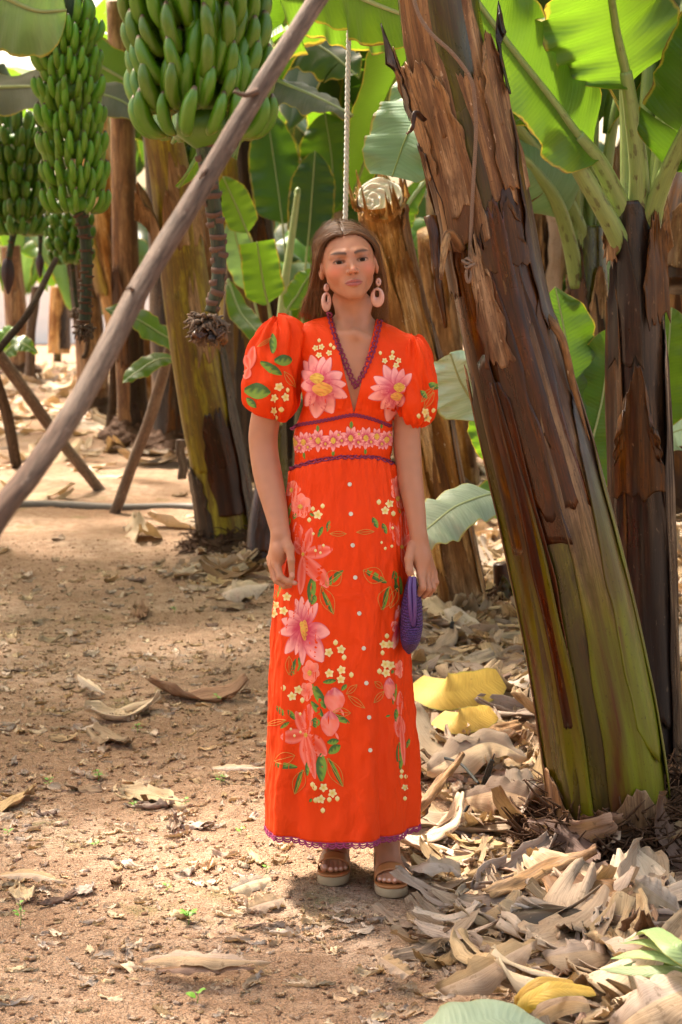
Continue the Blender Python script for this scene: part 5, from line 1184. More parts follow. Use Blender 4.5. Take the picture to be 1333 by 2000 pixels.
# ================================================================== fallen coloured leaves and weeds in the foreground
def fallen(label, leaves, cat='fallen leaf', group=None):
    P0 = PX(leaves[0][0]); root = empty('fallen_leaf', P0[0]); tag(root, label, cat, group)
    for L, W, mat, nrm, kw in leaves:
        a = dict(t0=.03, fold=.2, droop=.4, tears=0, rib='midrib_pale', ribr=(.006, .003), wave=.008); a.update(kw)
        make_leaf(root, PX(L), W, nrm, mat=mat, name='leaf_blade' if mat != 'x' else 'x', **a)
def G(px, py, up=0.0):
    g = gp(px, py, up + 0.03); return (px, py, g.y)
fallen('pale grey green piece of banana leaf lying in the bottom foreground', [([G(770, 2075, .05), G(880, 2010, .12), G(990, 1990, .12), G(1090, 2040, .06)], .115, 'leaf_wax', (.1, -.2, 1), dict(kind='cut', droop=.6, rib='leaf_pale', ribs=False))])
fallen('light yellow green folded strip in front of the yellow curled leaf', [([G(985, 1955, .05), G(1010, 1985, .05), G(1050, 2030, .02)], .018, 'leaf_cut', (.3, -.2, 1), dict(kind='lance', ribs=False, edge=0) if False else dict(kind='lance', ribs=False))])
fallen('cut green banana leaf with yellow finger like lobes at the right edge', [
    ([G(1400, 1920, 0.11), G(1320, 1850, 0.21), G(1275, 1815, 0.18), G(1243, 1828, 0.13)], .032, 'leaf_cut', (.0, -.5, .9), dict(kind='tipless', ribs=False)),
    ([G(1400, 1900, 0.11), G(1320, 1858, 0.17), G(1260, 1838, 0.15), G(1210, 1842, 0.11)], .020, 'leaf_cut', (0, -.5, .9), dict(kind='lance', ribs=False)),
    ([G(1400, 1905, 0.10), G(1320, 1872, 0.15), G(1250, 1862, 0.13), G(1192, 1872, 0.10)], .020, 'leaf_cut', (0, -.5, .9), dict(kind='lance', ribs=False)),
    ([G(1400, 1915, 0.09), G(1320, 1898, 0.12), G(1240, 1895, 0.11), G(1172, 1893, 0.10)], .019, 'leaf_cut', (0, -.5, .9), dict(kind='lance', ribs=False)),
    ([G(1400, 1912, 0.08), G(1340, 1888, 0.10), G(1270, 1880, 0.09), G(1215, 1886, 0.08)], .014, 'leaf', (0, -.5, .9), dict(kind='lance', ribs=False))])
fallen('yellow curled leaf strips arching over the litter at bottom right', [
    ([G(1005, 1975, 0.07), G(1020, 1940, 0.12), G(1060, 1915, 0.15), G(1120, 1918, 0.12)], .012, 'leaf_yellow', (.2, -.5, .9), dict(kind='cut', ribs=False)),
    ([G(1020, 1995, 0.07), G(1035, 1955, 0.12), G(1085, 1930, 0.15), G(1160, 1935, 0.11)], .022, 'leaf_yellow', (.2, -.5, .9), dict(kind='cut', ribs=False)),
    ([G(1030, 2010, 0.07), G(1060, 1975, 0.09), G(1110, 1955, 0.10), G(1150, 1960, 0.09)], .035, 'dry', (.2, -.3, 1), dict(kind='cut', ribs=False))])
fallen('upper yellow leaf piece lying in the sunlit litter behind the bag', [([G(800, 1335, .10), G(860, 1350, .12), G(920, 1345, .12), G(980, 1325, .14)], .075, 'leaf_yellow', (0, -.9, .6), dict(kind='cut', droop=.15, fold=.05, ribs=False))], group='yellow leaf pieces in the litter')
fallen('lower yellow leaf piece lying in the sunlit litter behind the bag', [([G(850, 1400, .09), G(890, 1408, .11), G(930, 1402, .11), G(965, 1390, .11)], .050, 'leaf_yellow', (0, -.9, .6), dict(kind='cut', droop=.15, fold=.05, ribs=False))], group='yellow leaf pieces in the litter')
def big_dry(label, L, W, mat, nrm, **kw):
    a = dict(t0=.02, fold=.3, droop=.8, tears=0, ribs=False, wave=.06, kind='lance'); a.update(kw)
    P = PX(L); root = empty('dry_leaf', P[0]); tag(root, label, 'dry leaf', 'dry banana leaves lying on the ground')
    make_leaf(root, P, W, nrm, mat=mat, name='leaf_blade', **a)
def sheath_piece(label, L, W, mat, curl=1.3, nrm=(0, -.3, 1)):
    P = catmull(PX(L), 40); T, S, N = frames(P, nrm); root = empty('dry_sheath', tuple(P[0])); tag(root, label, 'dry sheath', 'dead trunk sheaths lying in the litter')
    t = np.linspace(0, 1, 40)[:, None]; u = np.linspace(-1, 1, 12)[None, :]
    w = W * (.45 + .75 * np.sin(np.pi * np.clip(t * .8 + .15, 0, 1))) * (1 + .15 * vnoise(t * 6, u * 2 + W * 99))
    th = u * curl
    V = P[:, None] + S[:, None] * (w * np.sin(th) / curl * 1.3)[..., None] + N[:, None] * (w * (np.cos(th) - 1) / curl + .008 * vnoise(t * 8, u * 3))[..., None]
    sc = np.stack([w * u, 0 * w * u, t * .6 + 0 * u], -1)
    mesh('sheath_blade', V.reshape(-1, 3), grid_faces(40, 12), M[mat], root, {'sc': sc.reshape(-1, 3)}, solid=.004)
sheath_piece('long brown curled sheath lying below the root mass', [G(950, 1740, .03), G(1020, 1712, .05), G(1090, 1680, .06), G(1165, 1655, .10)], .030, 'stem_tan')
sheath_piece('dark purplish sheath stretched across the litter at right', [G(975, 1800, .03), G(1060, 1785, .05), G(1180, 1795, .05), G(1290, 1800, .05), G(1400, 1790, .05)], .048, 'stem_dark', .9)
sheath_piece('striped tan sheath piece with a black band under the roots', [G(1085, 1700, .04), G(1130, 1725, .06), G(1190, 1740, .06), G(1225, 1745, .05)], .055, 'stem_tan', .6)
sheath_piece('split straw sheath leaning up beside the hem of the skirt', [G(795, 1605, .03), (830, 1560, .35), (865, 1515, .45), (903, 1472, .55)], .016, 'stem_tan', 1.5, (-.5, -.7, .5))
sheath_piece('brown sheath standing behind the skirt hem', [G(800, 1610, .03), (815, 1580, .4), (840, 1545, .45)], .022, 'stem_big', 1.2, (-.5, -.7, .5))
big_dry('broad wavy dry leaf in the middle of the right foreground', [G(850, 1935, .03), G(930, 1900, .08), G(1000, 1860, .10), G(1050, 1835, .12)], .055, 'dry', (-.2, -.6, .9))
big_dry('broad flat dry leaf right of the wavy one', [G(1060, 1870, .06), G(1120, 1860, .08), G(1190, 1850, .06), G(1230, 1840, .05)], .06, 'dry', (0, -.5, 1))
big_dry('folded pointed dry leaf at the right edge under the trunk', [G(1330, 1780, .03), G(1280, 1745, .09), G(1240, 1715, .13)], .05, 'dry_pale', (.2, -.8, .6))
big_dry('pinkish folded dry leaf filling the bottom right corner', [G(1200, 2010, .05), G(1270, 1960, .12), G(1340, 1930, .12), G(1400, 1900, .1)], .09, 'dry', (-.2, -.7, .8))
big_dry('wide dry leaf draped behind the tilting stake', [G(830, 1510, .05), G(900, 1470, .10), G(960, 1450, .12), G(1030, 1480, .08)], .08, 'dry_pale', (0, -.7, .8))
big_dry('dry leaf sheet right of the tilting stake', [G(900, 1560, .05), G(980, 1545, .09), G(1060, 1570, .06)], .07, 'dry', (0, -.7, .8))
big_dry('creamy rolled dry leaf right of the near sandal', [G(800, 1700, .04), G(840, 1685, .08), G(880, 1690, .06), G(900, 1710, .04)], .035, 'dry_pale', (0, -.6, .9))
big_dry('pale folded dry leaf left of the sandals', [G(445, 1740, .02), G(490, 1722, .04), G(535, 1712, .03)], .035, 'dry_pale', (0, -.5, .9))
big_dry('rough flat dry leaf below the folded one', [G(480, 1775, .01), G(520, 1762, .02), G(560, 1752, .02)], .035, 'dry', (0, -.3, 1), droop=.2)
big_dry('long dry frond lying on the path in the left foreground', [G(270, 1880, .01), G(340, 1868, .03), G(430, 1872, .04), G(530, 1880, .02)], .030, 'dry', (0, -.4, 1))
big_dry('brown strip beneath the long frond on the path', [G(300, 1895, .01), G(400, 1888, .02), G(500, 1890, .02)], .018, 'dry_brown', (0, -.4, 1))
big_dry('long thin dry strip at the left edge of the path', [G(-10, 1710, .01), G(60, 1705, .02), G(125, 1722, .01)], .022, 'dry', (0, -.4, 1))
big_dry('pointed little dry leaf standing on the sunlit path', [G(150, 1318, .01), G(175, 1335, .03), G(205, 1355, .01)], .022, 'dry_pale', (0, -.5, .8))
big_dry('small square flake of dry leaf at bottom centre', [G(745, 1870, .01), G(770, 1885, .02), G(800, 1905, .01)], .024, 'dry', (0, -.3, 1), kind='cut', droop=.2)
big_dry('thin curled dry strip across the sunlit path by the skirt', [G(410, 1500, .01), G(460, 1497, .02), G(520, 1500, .02)], .018, 'dry_pale', (0, -.4, .9))
big_dry('bright wide dry leaf beside the yellow trunk foot', [G(430, 1160, .04), G(470, 1145, .08), G(530, 1140, .06)], .09, 'dry_pale', (0, -.5, .9))
# weeds
def weed(px, py, h, n, seed, label, s=1.0):
    g = gp(px, py); root = empty('weed', g); tag(root, label, 'weed', 'little green weeds on the path')
    rs = np.random.RandomState(seed); z0 = float(H(g.x, g.y)); V, Fc = [], []
    top = np.array([g.x, g.y, z0 + h])
    V1, F1, _ = tube(catmull([(g.x, g.y, z0 - .005), (g.x + .003, g.y, z0 + h * .5), tuple(top)], 6), .0009, 5); mesh('stem', V1, F1, M['weed'], root)
    parts = []
    for i in range(n):
        a = i * 2.4 + rs.uniform(-.3, .3); d = np.array([math.cos(a), math.sin(a), 0]); L = s * rs.uniform(.010, .018); c = top - [0, 0, rs.uniform(0, h * .6)]
        t = np.linspace(0, 1, 6)[:, None]; u = np.linspace(-1, 1, 4)[None, :]
        w = L * .42 * np.sin(np.pi * np.clip(t * .95 + .03, 0, 1)) ** .7; sd = np.cross(d, (0, 0, 1))
        P = c + d * (t[..., None] * L + .004) + sd * (w * u)[..., None] + np.array([0, 0, 1]) * (L * .3 * np.sin(t * 2) + .15 * np.abs(u) * w)[..., None]
        parts.append((P.reshape(-1, 3), grid_faces(6, 4), {}))
    for p in parts: mesh('leaf', p[0], p[1], M['weed'], root)
W_ = [(368, 1800, .035, 9, 'clover like weed with several leaves on the lower path', 1.5), (385, 1955, .03, 3, 'dark round leafed seedling near the bottom edge', 1.6), (40, 1815, .06, 8, 'tall thin seedling at the lower left edge', .9), (95, 1530, .03, 5, 'seedling left of centre on the sunlit path', .9), (192, 1518, .035, 7, 'feathery seedling right of the other two on the path', 1.0), (262, 1578, .03, 5, 'seedling midway between the path centre and the skirt', .9), (360, 1578, .03, 6, 'seedling nearest the skirt on the open soil', .9),
      (425, 1370, .03, 6, 'seedling in bright litter left of the skirt', 1.1), (268, 1425, .03, 6, 'thin weed in the sunlit strips of leaf', 1.0), (340, 1195, .03, 5, 'far tiny weed on the shaded path', 1.3), (430, 1535, .025, 6, 'weed beside the long dry strip', 1.0), (75, 1735, .03, 5, 'weed above the strip at the left edge', .9), (325, 1740, .02, 4, 'small weed above the clover like one', .9), (185, 1660, .02, 5, 'weed by the split frond piece', .8), (470, 1635, .02, 5, 'weed left of the skirt hem', .8), (15, 1640, .02, 4, 'weed at the very left edge', .9), (880, 1480, .02, 3, 'tiny weed by the tilting stake', .9), (520, 1700, .02, 4, 'weed by the sandals at left', .7)]
for i, (x, y, h, n, lab, s) in enumerate(W_): weed(x, y, h, n, 900 + i, lab, s)
# ------------------------------------------------------------------ smooth bodies: distance fields turned into one surface
def smin(a, b, k):
    h = np.clip(0.5 + 0.5 * (b - a) / k, 0, 1); return b * (1 - h) + a * h - k * h * (1 - h)
def smax(a, b, k): return -smin(-a, -b, k)
def A3(p): return np.array([float(q) for q in p])
def f_cone(a, b, ra, rb, flat=None):
    a, b = A3(a), A3(b); ab = b - a; L2 = max(1e-9, ab @ ab)
    def f(p):
        q = p - a; t = np.clip(q @ ab / L2, 0, 1); return np.linalg.norm(q - t[:, None] * ab, axis=1) - (ra + (rb - ra) * t)
    return f, np.minimum(a, b) - max(ra, rb), np.maximum(a, b) + max(ra, rb)
def f_ell(c, r, R=None):
    c, r = A3(c), A3(r); m = r.max() if R is not None else r
    def f(p):
        q = p - c
        if R is not None: q = q @ R
        k = np.linalg.norm(q / r, axis=1); k2 = np.linalg.norm(q / (r * r), axis=1)
        return np.where(k < 1e-3, -r.min(), k * (k - 1) / np.maximum(k2, 1e-9))
    return f, c - m, c + m
class Body:
    def __init__(s): s.ops = []
    def add(s, prim, k=0.01, op='u'): s.ops.append((op, prim[0], k, prim[1], prim[2])); return s
    def cone(s, a, b, ra, rb, k=0.01, op='u'): return s.add(f_cone(a, b, ra, rb), k, op)
    def ell(s, c, r, k=0.01, op='u', R=None): return s.add(f_ell(c, r, R), k, op)
    def chain(s, pts, k=0.004, op='u'):
        for (a, ra), (b, rb) in zip(pts[:-1], pts[1:]): s.cone(a, b, ra, rb, k, op)
        return s
    def ev(s, p, margin=0.075):
        d = np.full(len(p), 1.0)
        for op, f, k, lo, hi in s.ops:
            if op == 'fn': d = f(p, d); continue
            m = np.all((p > lo - margin) & (p < hi + margin), axis=1)
            if not m.any(): continue
            v = f(p[m])
            if op == 'u': d[m] = smin(d[m], v, k)
            elif op == 's': d[m] = smax(d[m], -v, k)
        return d
def axis_steps(segs):
    """[(lo, hi, step), ...] joined"""
    out = [segs[0][0]]
    for lo, hi, st in segs:
        n = max(1, int(round((hi - lo) / st))); out += list(lo + (hi - lo) * np.arange(1, n + 1) / n)
    return np.array(out)
def surface(body, xs, ys, zs, B=8):
    nx, ny, nz = len(xs), len(ys), len(zs)
    D = np.ones((nx, ny, nz), np.float32)
    ci = [np.arange(0, n, B) for n in (nx, ny, nz)]
    cc = [np.array([0.5 * (a[i] + a[min(i + B, len(a) - 1)]) for i in c]) for a, c in zip((xs, ys, zs), ci)]
    CX, CY, CZ = np.meshgrid(*cc, indexing='ij')
    dc = body.ev(np.stack([CX, CY, CZ], -1).reshape(-1, 3)).reshape(CX.shape)
    for (a, b, c) in np.argwhere(dc < 0.0):
        D[ci[0][a]:ci[0][a] + B, ci[1][b]:ci[1][b] + B, ci[2][c]:ci[2][c] + B] = -1
    act = np.argwhere(np.abs(dc) < 0.045)
    blk = []
    for (a, b, c) in act:
        sl = (slice(ci[0][a], min(ci[0][a] + B, nx)), slice(ci[1][b], min(ci[1][b] + B, ny)), slice(ci[2][c], min(ci[2][c] + B, nz))); blk.append(sl)
    for i0 in range(0, len(blk), 400):
        pts, shp = [], []
        for sl in blk[i0:i0 + 400]:
            X, Y, Z = np.meshgrid(xs[sl[0]], ys[sl[1]], zs[sl[2]], indexing='ij'); shp.append(X.shape); pts.append(np.stack([X, Y, Z], -1).reshape(-1, 3))
        d = body.ev(np.concatenate(pts)); o = 0
        for sl, sh in zip(blk[i0:i0 + 400], shp):
            n = sh[0] * sh[1] * sh[2]; D[sl] = d[o:o + n].reshape(sh); o += n
    D[0] = D[-1] = 1; D[:, 0] = D[:, -1] = 1; D[:, :, 0] = D[:, :, -1] = 1
    S = D < 0
    cnt = np.zeros((nx - 1, ny - 1, nz - 1), np.int8)
    for dx in (0, 1):
        for dy in (0, 1):
            for dz in (0, 1): cnt += S[dx:nx - 1 + dx, dy:ny - 1 + dy, dz:nz - 1 + dz]
    cells = np.argwhere((cnt > 0) & (cnt < 8)); n = len(cells)
    vid = np.full((nx - 1, ny - 1, nz - 1), -1, np.int32); vid[tuple(cells.T)] = np.arange(n)
    acc = np.zeros((n, 3)); num = np.zeros(n)
    ax = (xs, ys, zs)
    def corner(o): return D[cells[:, 0] + o[0], cells[:, 1] + o[1], cells[:, 2] + o[2]], np.stack([ax[i][cells[:, i] + o[i]] for i in range(3)], -1)
    for a in range(3):
        o1 = [(0, 0), (0, 1), (1, 0), (1, 1)]
        for u, v in o1:
            p0 = [0, 0, 0]; oth = [i for i in range(3) if i != a]; p0[oth[0]] = u; p0[oth[1]] = v; p1 = list(p0); p1[a] = 1
            d0, q0 = corner(p0); d1, q1 = corner(p1); m = (d0 < 0) != (d1 < 0)
            t = d0 / np.where(np.abs(d0 - d1) < 1e-9, 1, d0 - d1)
            acc[m] += (q0 + t[:, None] * (q1 - q0))[m]; num[m] += 1
    V = acc / np.maximum(num, 1)[:, None]
    Fs = []
    for a in range(3):
        sl0 = [slice(None)] * 3; sl1 = [slice(None)] * 3; sl0[a] = slice(0, -1); sl1[a] = slice(1, None)
        e = np.argwhere(S[tuple(sl0)] != S[tuple(sl1)]); b, c = [i for i in range(3) if i != a]
        if a == 1: b, c = c, b
        e = e[(e[:, b] > 0) & (e[:, c] > 0)]
        inside = S[tuple(e.T)]
        q = []
        for db, dc_ in ((0, 0), (-1, 0), (-1, -1), (0, -1)):
            k = e.copy(); k[:, b] += db; k[:, c] += dc_
            k = np.clip(k, 0, np.array(vid.shape) - 1); q.append(vid[tuple(k.T)])
        q = np.stack(q, -1); q[~inside] = q[~inside][:, ::-1]
        q = q[(q >= 0).all(1)]; Fs.append(q)
    return V, np.concatenate(Fs)
def relax(V, Fc, n=1, w=0.5):
    for _ in range(n):
        acc = np.zeros_like(V); c = np.zeros(len(V))
        for i in range(4):
            j = (i + 1) % 4
            np.add.at(acc, Fc[:, i], V[Fc[:, j]]); np.add.at(c, Fc[:, i], 1); np.add.at(acc, Fc[:, j], V[Fc[:, i]]); np.add.at(c, Fc[:, j], 1)
        V = V * (1 - w) + w * acc / np.maximum(c, 1)[:, None]
    return V
# ================================================================== the woman
def pw(px, py, y): return np.array(at(px, py, y))
def vcol_mat(name, rough=0.6, spec=0.3, bump=None, sss=0.0, sheen=0.0, attr='col'):
    k = NT(name); c = k.attr(attr, 'Color'); nb = None
    if bump: nb = k.bump(k.noise(k.obj(), bump[0], 3, 0.6), bump[1], bump[2])
    kw = {}
    if sss: kw = dict(Subsurface_Weight=sss, Subsurface_Radius=(0.012, 0.005, 0.003), Subsurface_Scale=0.6)
    if sheen: kw['Sheen_Weight'] = sheen
    return k.done(k.princ(c, rough, spec, nb, **kw))
M['skin'] = vcol_mat('skin', 0.5, 0.35, (260, 0.12, 0.0015), sss=0.25)
M['stitch'] = vcol_mat('embroidery_thread', 0.6, 0.3, (700, 0.3, 0.001))
def fabric_mat():
    k = NT('orange_cotton'); o = k.obj(); n = k.noise(o, 6, 3, 0.5); w = k.noise(k.mapping(o, (1, 1, 1)), 900, 2, 0.5)
    c = k.mix(n, (0.76, 0.054, 0.003), (0.68, 0.038, 0.0025))
    wr = k.noise(k.mapping(o, (1, 1, 0.35)), 9, 4, 0.55, 0.5)
    rg = k.math('ABSOLUTE', k.math('SUBTRACT', k.noise(k.mapping(o, (1, 1, 0.6)), 13, 3, 0.5, 1.0), 0.5)); wr = k.math('SUBTRACT', wr, k.math('MULTIPLY', rg, 1.2))
    nb = k.bump(wr, 0.42, 0.02); nb = k.bump(w, 0.15, 0.001, nb)
    return k.done(k.mixs(0.06, k.princ(c, 0.62, 0.15, nb), k.translucent((0.9, 0.10, 0.01), nb)))
M['orange'] = fabric_mat()
M['crochet'] = simple_mat('crochet_purple', (0.26, 0.035, 0.085), 0.8, 0.2, 500, 0.4, 0.5)
M['crochet_hem'] = simple_mat('crochet_magenta', (0.36, 0.05, 0.14), 0.8, 0.2, 500, 0.4, 0.5)
M['button'] = simple_mat('pearl_button', (0.62, 0.55, 0.42), 0.25, 0.6, 60, 0.15, 0.1)
M['leather'] = simple_mat('tan_leather', (0.40, 0.15, 0.05), 0.45, 0.4, 80, 0.2, 0.2)
M['eye'] = vcol_mat('eye', 0.3, 0.15)
M['earring'] = simple_mat('rose_resin', (0.62, 0.33, 0.26), 0.25, 0.6, 120, 0.3, 0.1)
M['gold'] = NT('gold'); M['gold'] = M['gold'].done(M['gold'].princ((0.8, 0.55, 0.25), 0.25, 0.5, None, Metallic=1.0))
def jute_mat():
    k = NT('jute'); o = k.obj(); w = k.n('ShaderNodeTexWave'); w.bands_direction = 'Z'; k.set(w, 'Vector', o); k.set(w, 'Scale', 170.0); k.set(w, 'Distortion', 4.0); k.set(w, 'Detail', 2.0)
    c = k.mix(w.outputs[1], (0.42, 0.30, 0.18), (0.54, 0.41, 0.27)); return k.done(k.princ(c, 0.9, 0.2, k.bump(w.outputs[1], 0.6, 0.003)))
M['jute'] = jute_mat()
def purse_mat():
    k = NT('woven_purple'); v = k.attr('sc'); w = k.n('ShaderNodeTexWave'); w.bands_direction = 'Z'; k.set(w, 'Vector', v); k.set(w, 'Scale', 48.0); k.set(w, 'Distortion', 5.0); k.set(w, 'Detail', 2.0); k.set(w, 'Detail Scale', 2.5)
    w2 = k.n('ShaderNodeTexWave'); w2.bands_direction = 'X'; k.set(w2, 'Vector', v); k.set(w2, 'Scale', 45.0); k.set(w2, 'Distortion', 3.0)
    h = k.math('MULTIPLY', w.outputs[1], k.math('ADD', 0.5, k.math('MULTIPLY', w2.outputs[1], 0.5)))
    c = k.mix(h, (0.035, 0.012, 0.075), (0.20, 0.075, 0.34)); return k.done(k.princ(c, 0.45, 0.5, k.bump(h, 1.0, 0.008)))
M['weave'] = purse_mat()
M['purple'] = simple_mat('purple_frame', (0.10, 0.035, 0.17), 0.35, 0.5, 200, 0.3, 0.3)
def hair_mat():
    k = NT('hair'); v = k.attr('sc'); x, y, z = k.sep(v)[:3]
    n = k.noise(v, 3.0, 4, 0.7)
    c = k.mix(k.ramp(n, [(0.35, 0.0), (0.65, 1.0)]), (0.038, 0.015, 0.006), (0.21, 0.095, 0.038))
    c = k.mix(k.ramp(z, [(0.16, 0.0), (0.34, 0.75)]), c, (0.36, 0.16, 0.055))
    return k.done(k.princ(c, 0.42, 0.32, None, Anisotropic=0.6))
M['hair'] = hair_mat()

SKIN = np.array([0.39, 0.168, 0.092])
person = empty('person', (0.04, 0.02, 0.0))
tag(person, 'woman with long brown hair in an orange flowered puff sleeve dress holding a purple purse', 'person')

# ---- head frame
HC = pw(680.5, 517, -0.02)
HR = np.array(Matrix.Rotation(math.radians(-7.5), 3, 'Y') @ Matrix.Rotation(math.radians(-4.5), 3, 'X') @ Matrix.Rotation(math.radians(6), 3, 'Z'))
HS = 0.985
def hl(x, y, z): return HC + HR @ (np.array([x, y, z]) * HS)
def to_local(P): return (P - HC) @ HR / HS
body = Body()
hp = Body()
E = lambda c, r, k, op='u': hp.ell(c, r, k, op)
E((0, .020, .025), (.0735, .092, .081), .01)
E((0, -.012, -.006), (.0615, .077, .087), .02)
for s in (-1, 1):
    hp.cone((s * .0415, -.004, -.046), (s * .011, -.058, -.079), .0175, .0155, .018)
    E((s * .0365, -.046, -.018), (.025, .025, .026), .022)
    hp.cone((s * .014, -.079, .0225), (s * .044, -.062, .0225), .0085, .008, .014)
E((0, -.064, -.080), (.018, .017, .015), .016)
for s in (-1, 1):
    E((s * .031, -.092, .0060), (.018, .016, .0120), .010, 's')
    E((s * .0315, -.0645, .0055), (.0155, .0140, .0130), .004)
    E((s * .0315, -.0800, .0026), (.0160, .0090, .0044), .0012, 's')
hp.cone((0, -.078, .012), (0, -.0985, -.020), .0058, .0075, .010)
E((0, -.0995, -.0240), (.0088, .0085, .0075), .005)
for s in (-1, 1):
    E((s * .0112, -.0880, -.0265), (.0062, .0080, .0060), .004)
    E((s * .0068, -.0960, -.0325), (.0038, .0045, .0030), .002, 's')
E((0, -.066, -.054), (.030, .020, .024), .014)
for s in (-1, 1):
    hp.cone((s * .0225, -.0795, -.0545), (s * .0045, -.0885, -.0495), .0022, .0050, .003)
    hp.cone((s * .0190, -.0800, -.0570), (s * .004, -.0880, -.0600), .0028, .0062, .003)
    hp.cone((s * .0240, -.0815, -.0548), (0, -.0955, -.0543), .0013, .0013, .0015, 's')
for s in (-1, 1):
    E((s * .074, .006, -.004), (.0085, .017, .029), .006)
    E((s * .080, .002, .002), (.005, .009, .014), .005, 's')
def head_fn(p): return hp.ev(to_local(p), 0.09) * HS
body.ops.append(('u', head_fn, .012, HC - .13, HC + .13))
# ---- neck, torso
body.cone(hl(0, .022, -.03), pw(693, 645, .035), .040, .045, .018)
for a, b in (((660, 585, .02), (688, 662, -.042)), ((720, 590, .02), (698, 662, -.042))):
    body.cone(pw(*a), pw(*b), .013, .009, .02)
TORSO = [('c', (612, 668, .015), (788, 692, .015), .046, .046, .03), ('c', (640, 650, .03), (690, 634, .04), .030, .030, .03), ('c', (752, 664, .03), (700, 638, .04), .030, .030, .03),
         ('e', (692, 735, .01), (.130, .088, .135), .04), ('s', (638, 754, -.048), .054, .03), ('s', (746, 758, -.048), .052, .03), ('e', (671, 862, .005), (.124, .088, .13), .05)]
def torso(B, inf):
    for t in TORSO:
        if t[0] == 'c': B.cone(pw(*t[1]), pw(*t[2]), t[3] + inf, t[4] + inf, t[5])
        elif t[0] == 'e': B.ell(pw(*t[1]), np.array(t[2]) + inf, t[3])
        else: B.ell(pw(*t[1]), np.full(3, t[2] + inf), t[3])
torso(body, 0.0)
for a, b in (((690, 652, -.055), (630, 656, -.005)), ((697, 654, -.055), (770, 682, -.005))): body.cone(pw(*a), pw(*b), .008, .008, .02)
body.ell(pw(672, 985, .01), (.150, .108, .15), .05)
# ---- arms
def limb(pts, n=26):
    q = catmull([list(p) + [r * .95] for p, r in pts], n)
    body.chain([(c[:3], c[3]) for c in q], .010)
RA = [(pw(566, 680, .01), .046), (pw(534, 765, .015), .0425), (pw(517, 830, .015), .0385), (pw(515, 872, .01), .0370), (pw(524, 930, -.02), .0375), (pw(538, 990, -.06), .031), (pw(549, 1045, -.10), .0225)]
limb(RA)
LA = [(pw(800, 705, .01), .044), (pw(797, 780, .01), .039), (pw(795, 850, .0), .0350), (pw(797, 890, -.01), .0345), (pw(803, 945, -.03), .0320), (pw(812, 1000, -.055), .0255), (pw(818, 1048, -.075), .0205)]
limb(LA)
# right hand (left in the picture), pinching the skirt
dy = -.035
def H_(pts, k=.0050): body.chain([(pw(x, y, z + dy), r) for x, y, z, r in pts], k)
body.ell(pw(546, 1078, -.075 + dy), (.021, .030, .036), .012)
H_([(549, 1045, -.065, .0225), (541, 1102, -.085, .0125)], .01); H_([(549, 1045, -.065, .0225), (534, 1104, -.065, .0120)], .01)
H_([(548, 1045, -.065, .020), (530, 1099, -.045, .0110)], .01); H_([(547, 1048, -.06, .018), (529, 1090, -.030, .0100)], .01)
H_([(556, 1052, -.075, .016), (566, 1072, -.098, .0125), (569, 1094, -.112, .0098), (571, 1127, -.112, .0078)])
H_([(541, 1102, -.088, .0112), (548, 1127, -.108, .0092), (563, 1136, -.112, .0078), (577, 1139, -.106, .0066)])
H_([(534, 1105, -.066, .0112), (541, 1134, -.086, .0090), (556, 1144, -.090, .0076), (570, 1144, -.080, .0066)])
H_([(530, 1100, -.046, .0105), (536, 1128, -.062, .0085), (549, 1140, -.068, .0072), (560, 1142, -.058, .0062)])
H_([(528, 1091, -.030, .0095), (533, 1114, -.042, .0075), (544, 1126, -.046, .0064), (552, 1129, -.040, .0055)])
# left hand (right in the picture), a fist round the top of the purse
body.ell(pw(824, 1092, -.082), (.025, .024, .036), .012)
H_([(818, 1048, -.040, .0205), (824, 1122, -.068, .0135)], .01); H_([(819, 1050, -.035, .020), (833, 1124, -.050, .0130)], .01)
H_([(820, 1052, -.03, .019), (841, 1124, -.032, .0120)], .01); H_([(820, 1054, -.03, .018), (847, 1119, -.014, .0105)], .01)
H_([(806, 1066, -.05, .0145), (799, 1092, -.068, .0118), (800, 1114, -.078, .0098), (806, 1132, -.080, .0082)])
H_([(823, 1122, -.070, .0115), (826, 1148, -.090, .0096), (817, 1160, -.078, .0085), (810, 1148, -.062, .0075)])
H_([(832, 1126, -.052, .0112), (837, 1151, -.070, .0094), (828, 1163, -.060, .0084), (820, 1152, -.046, .0074)])
H_([(840, 1127, -.034, .0105), (846, 1149, -.050, .0088), (838, 1160, -.042, .0078), (829, 1150, -.030, .0070)])
H_([(847, 1120, -.016, .0095), (852, 1138, -.030, .0078), (846, 1149, -.026, .0070), (838, 1144, -.016, .0062)])
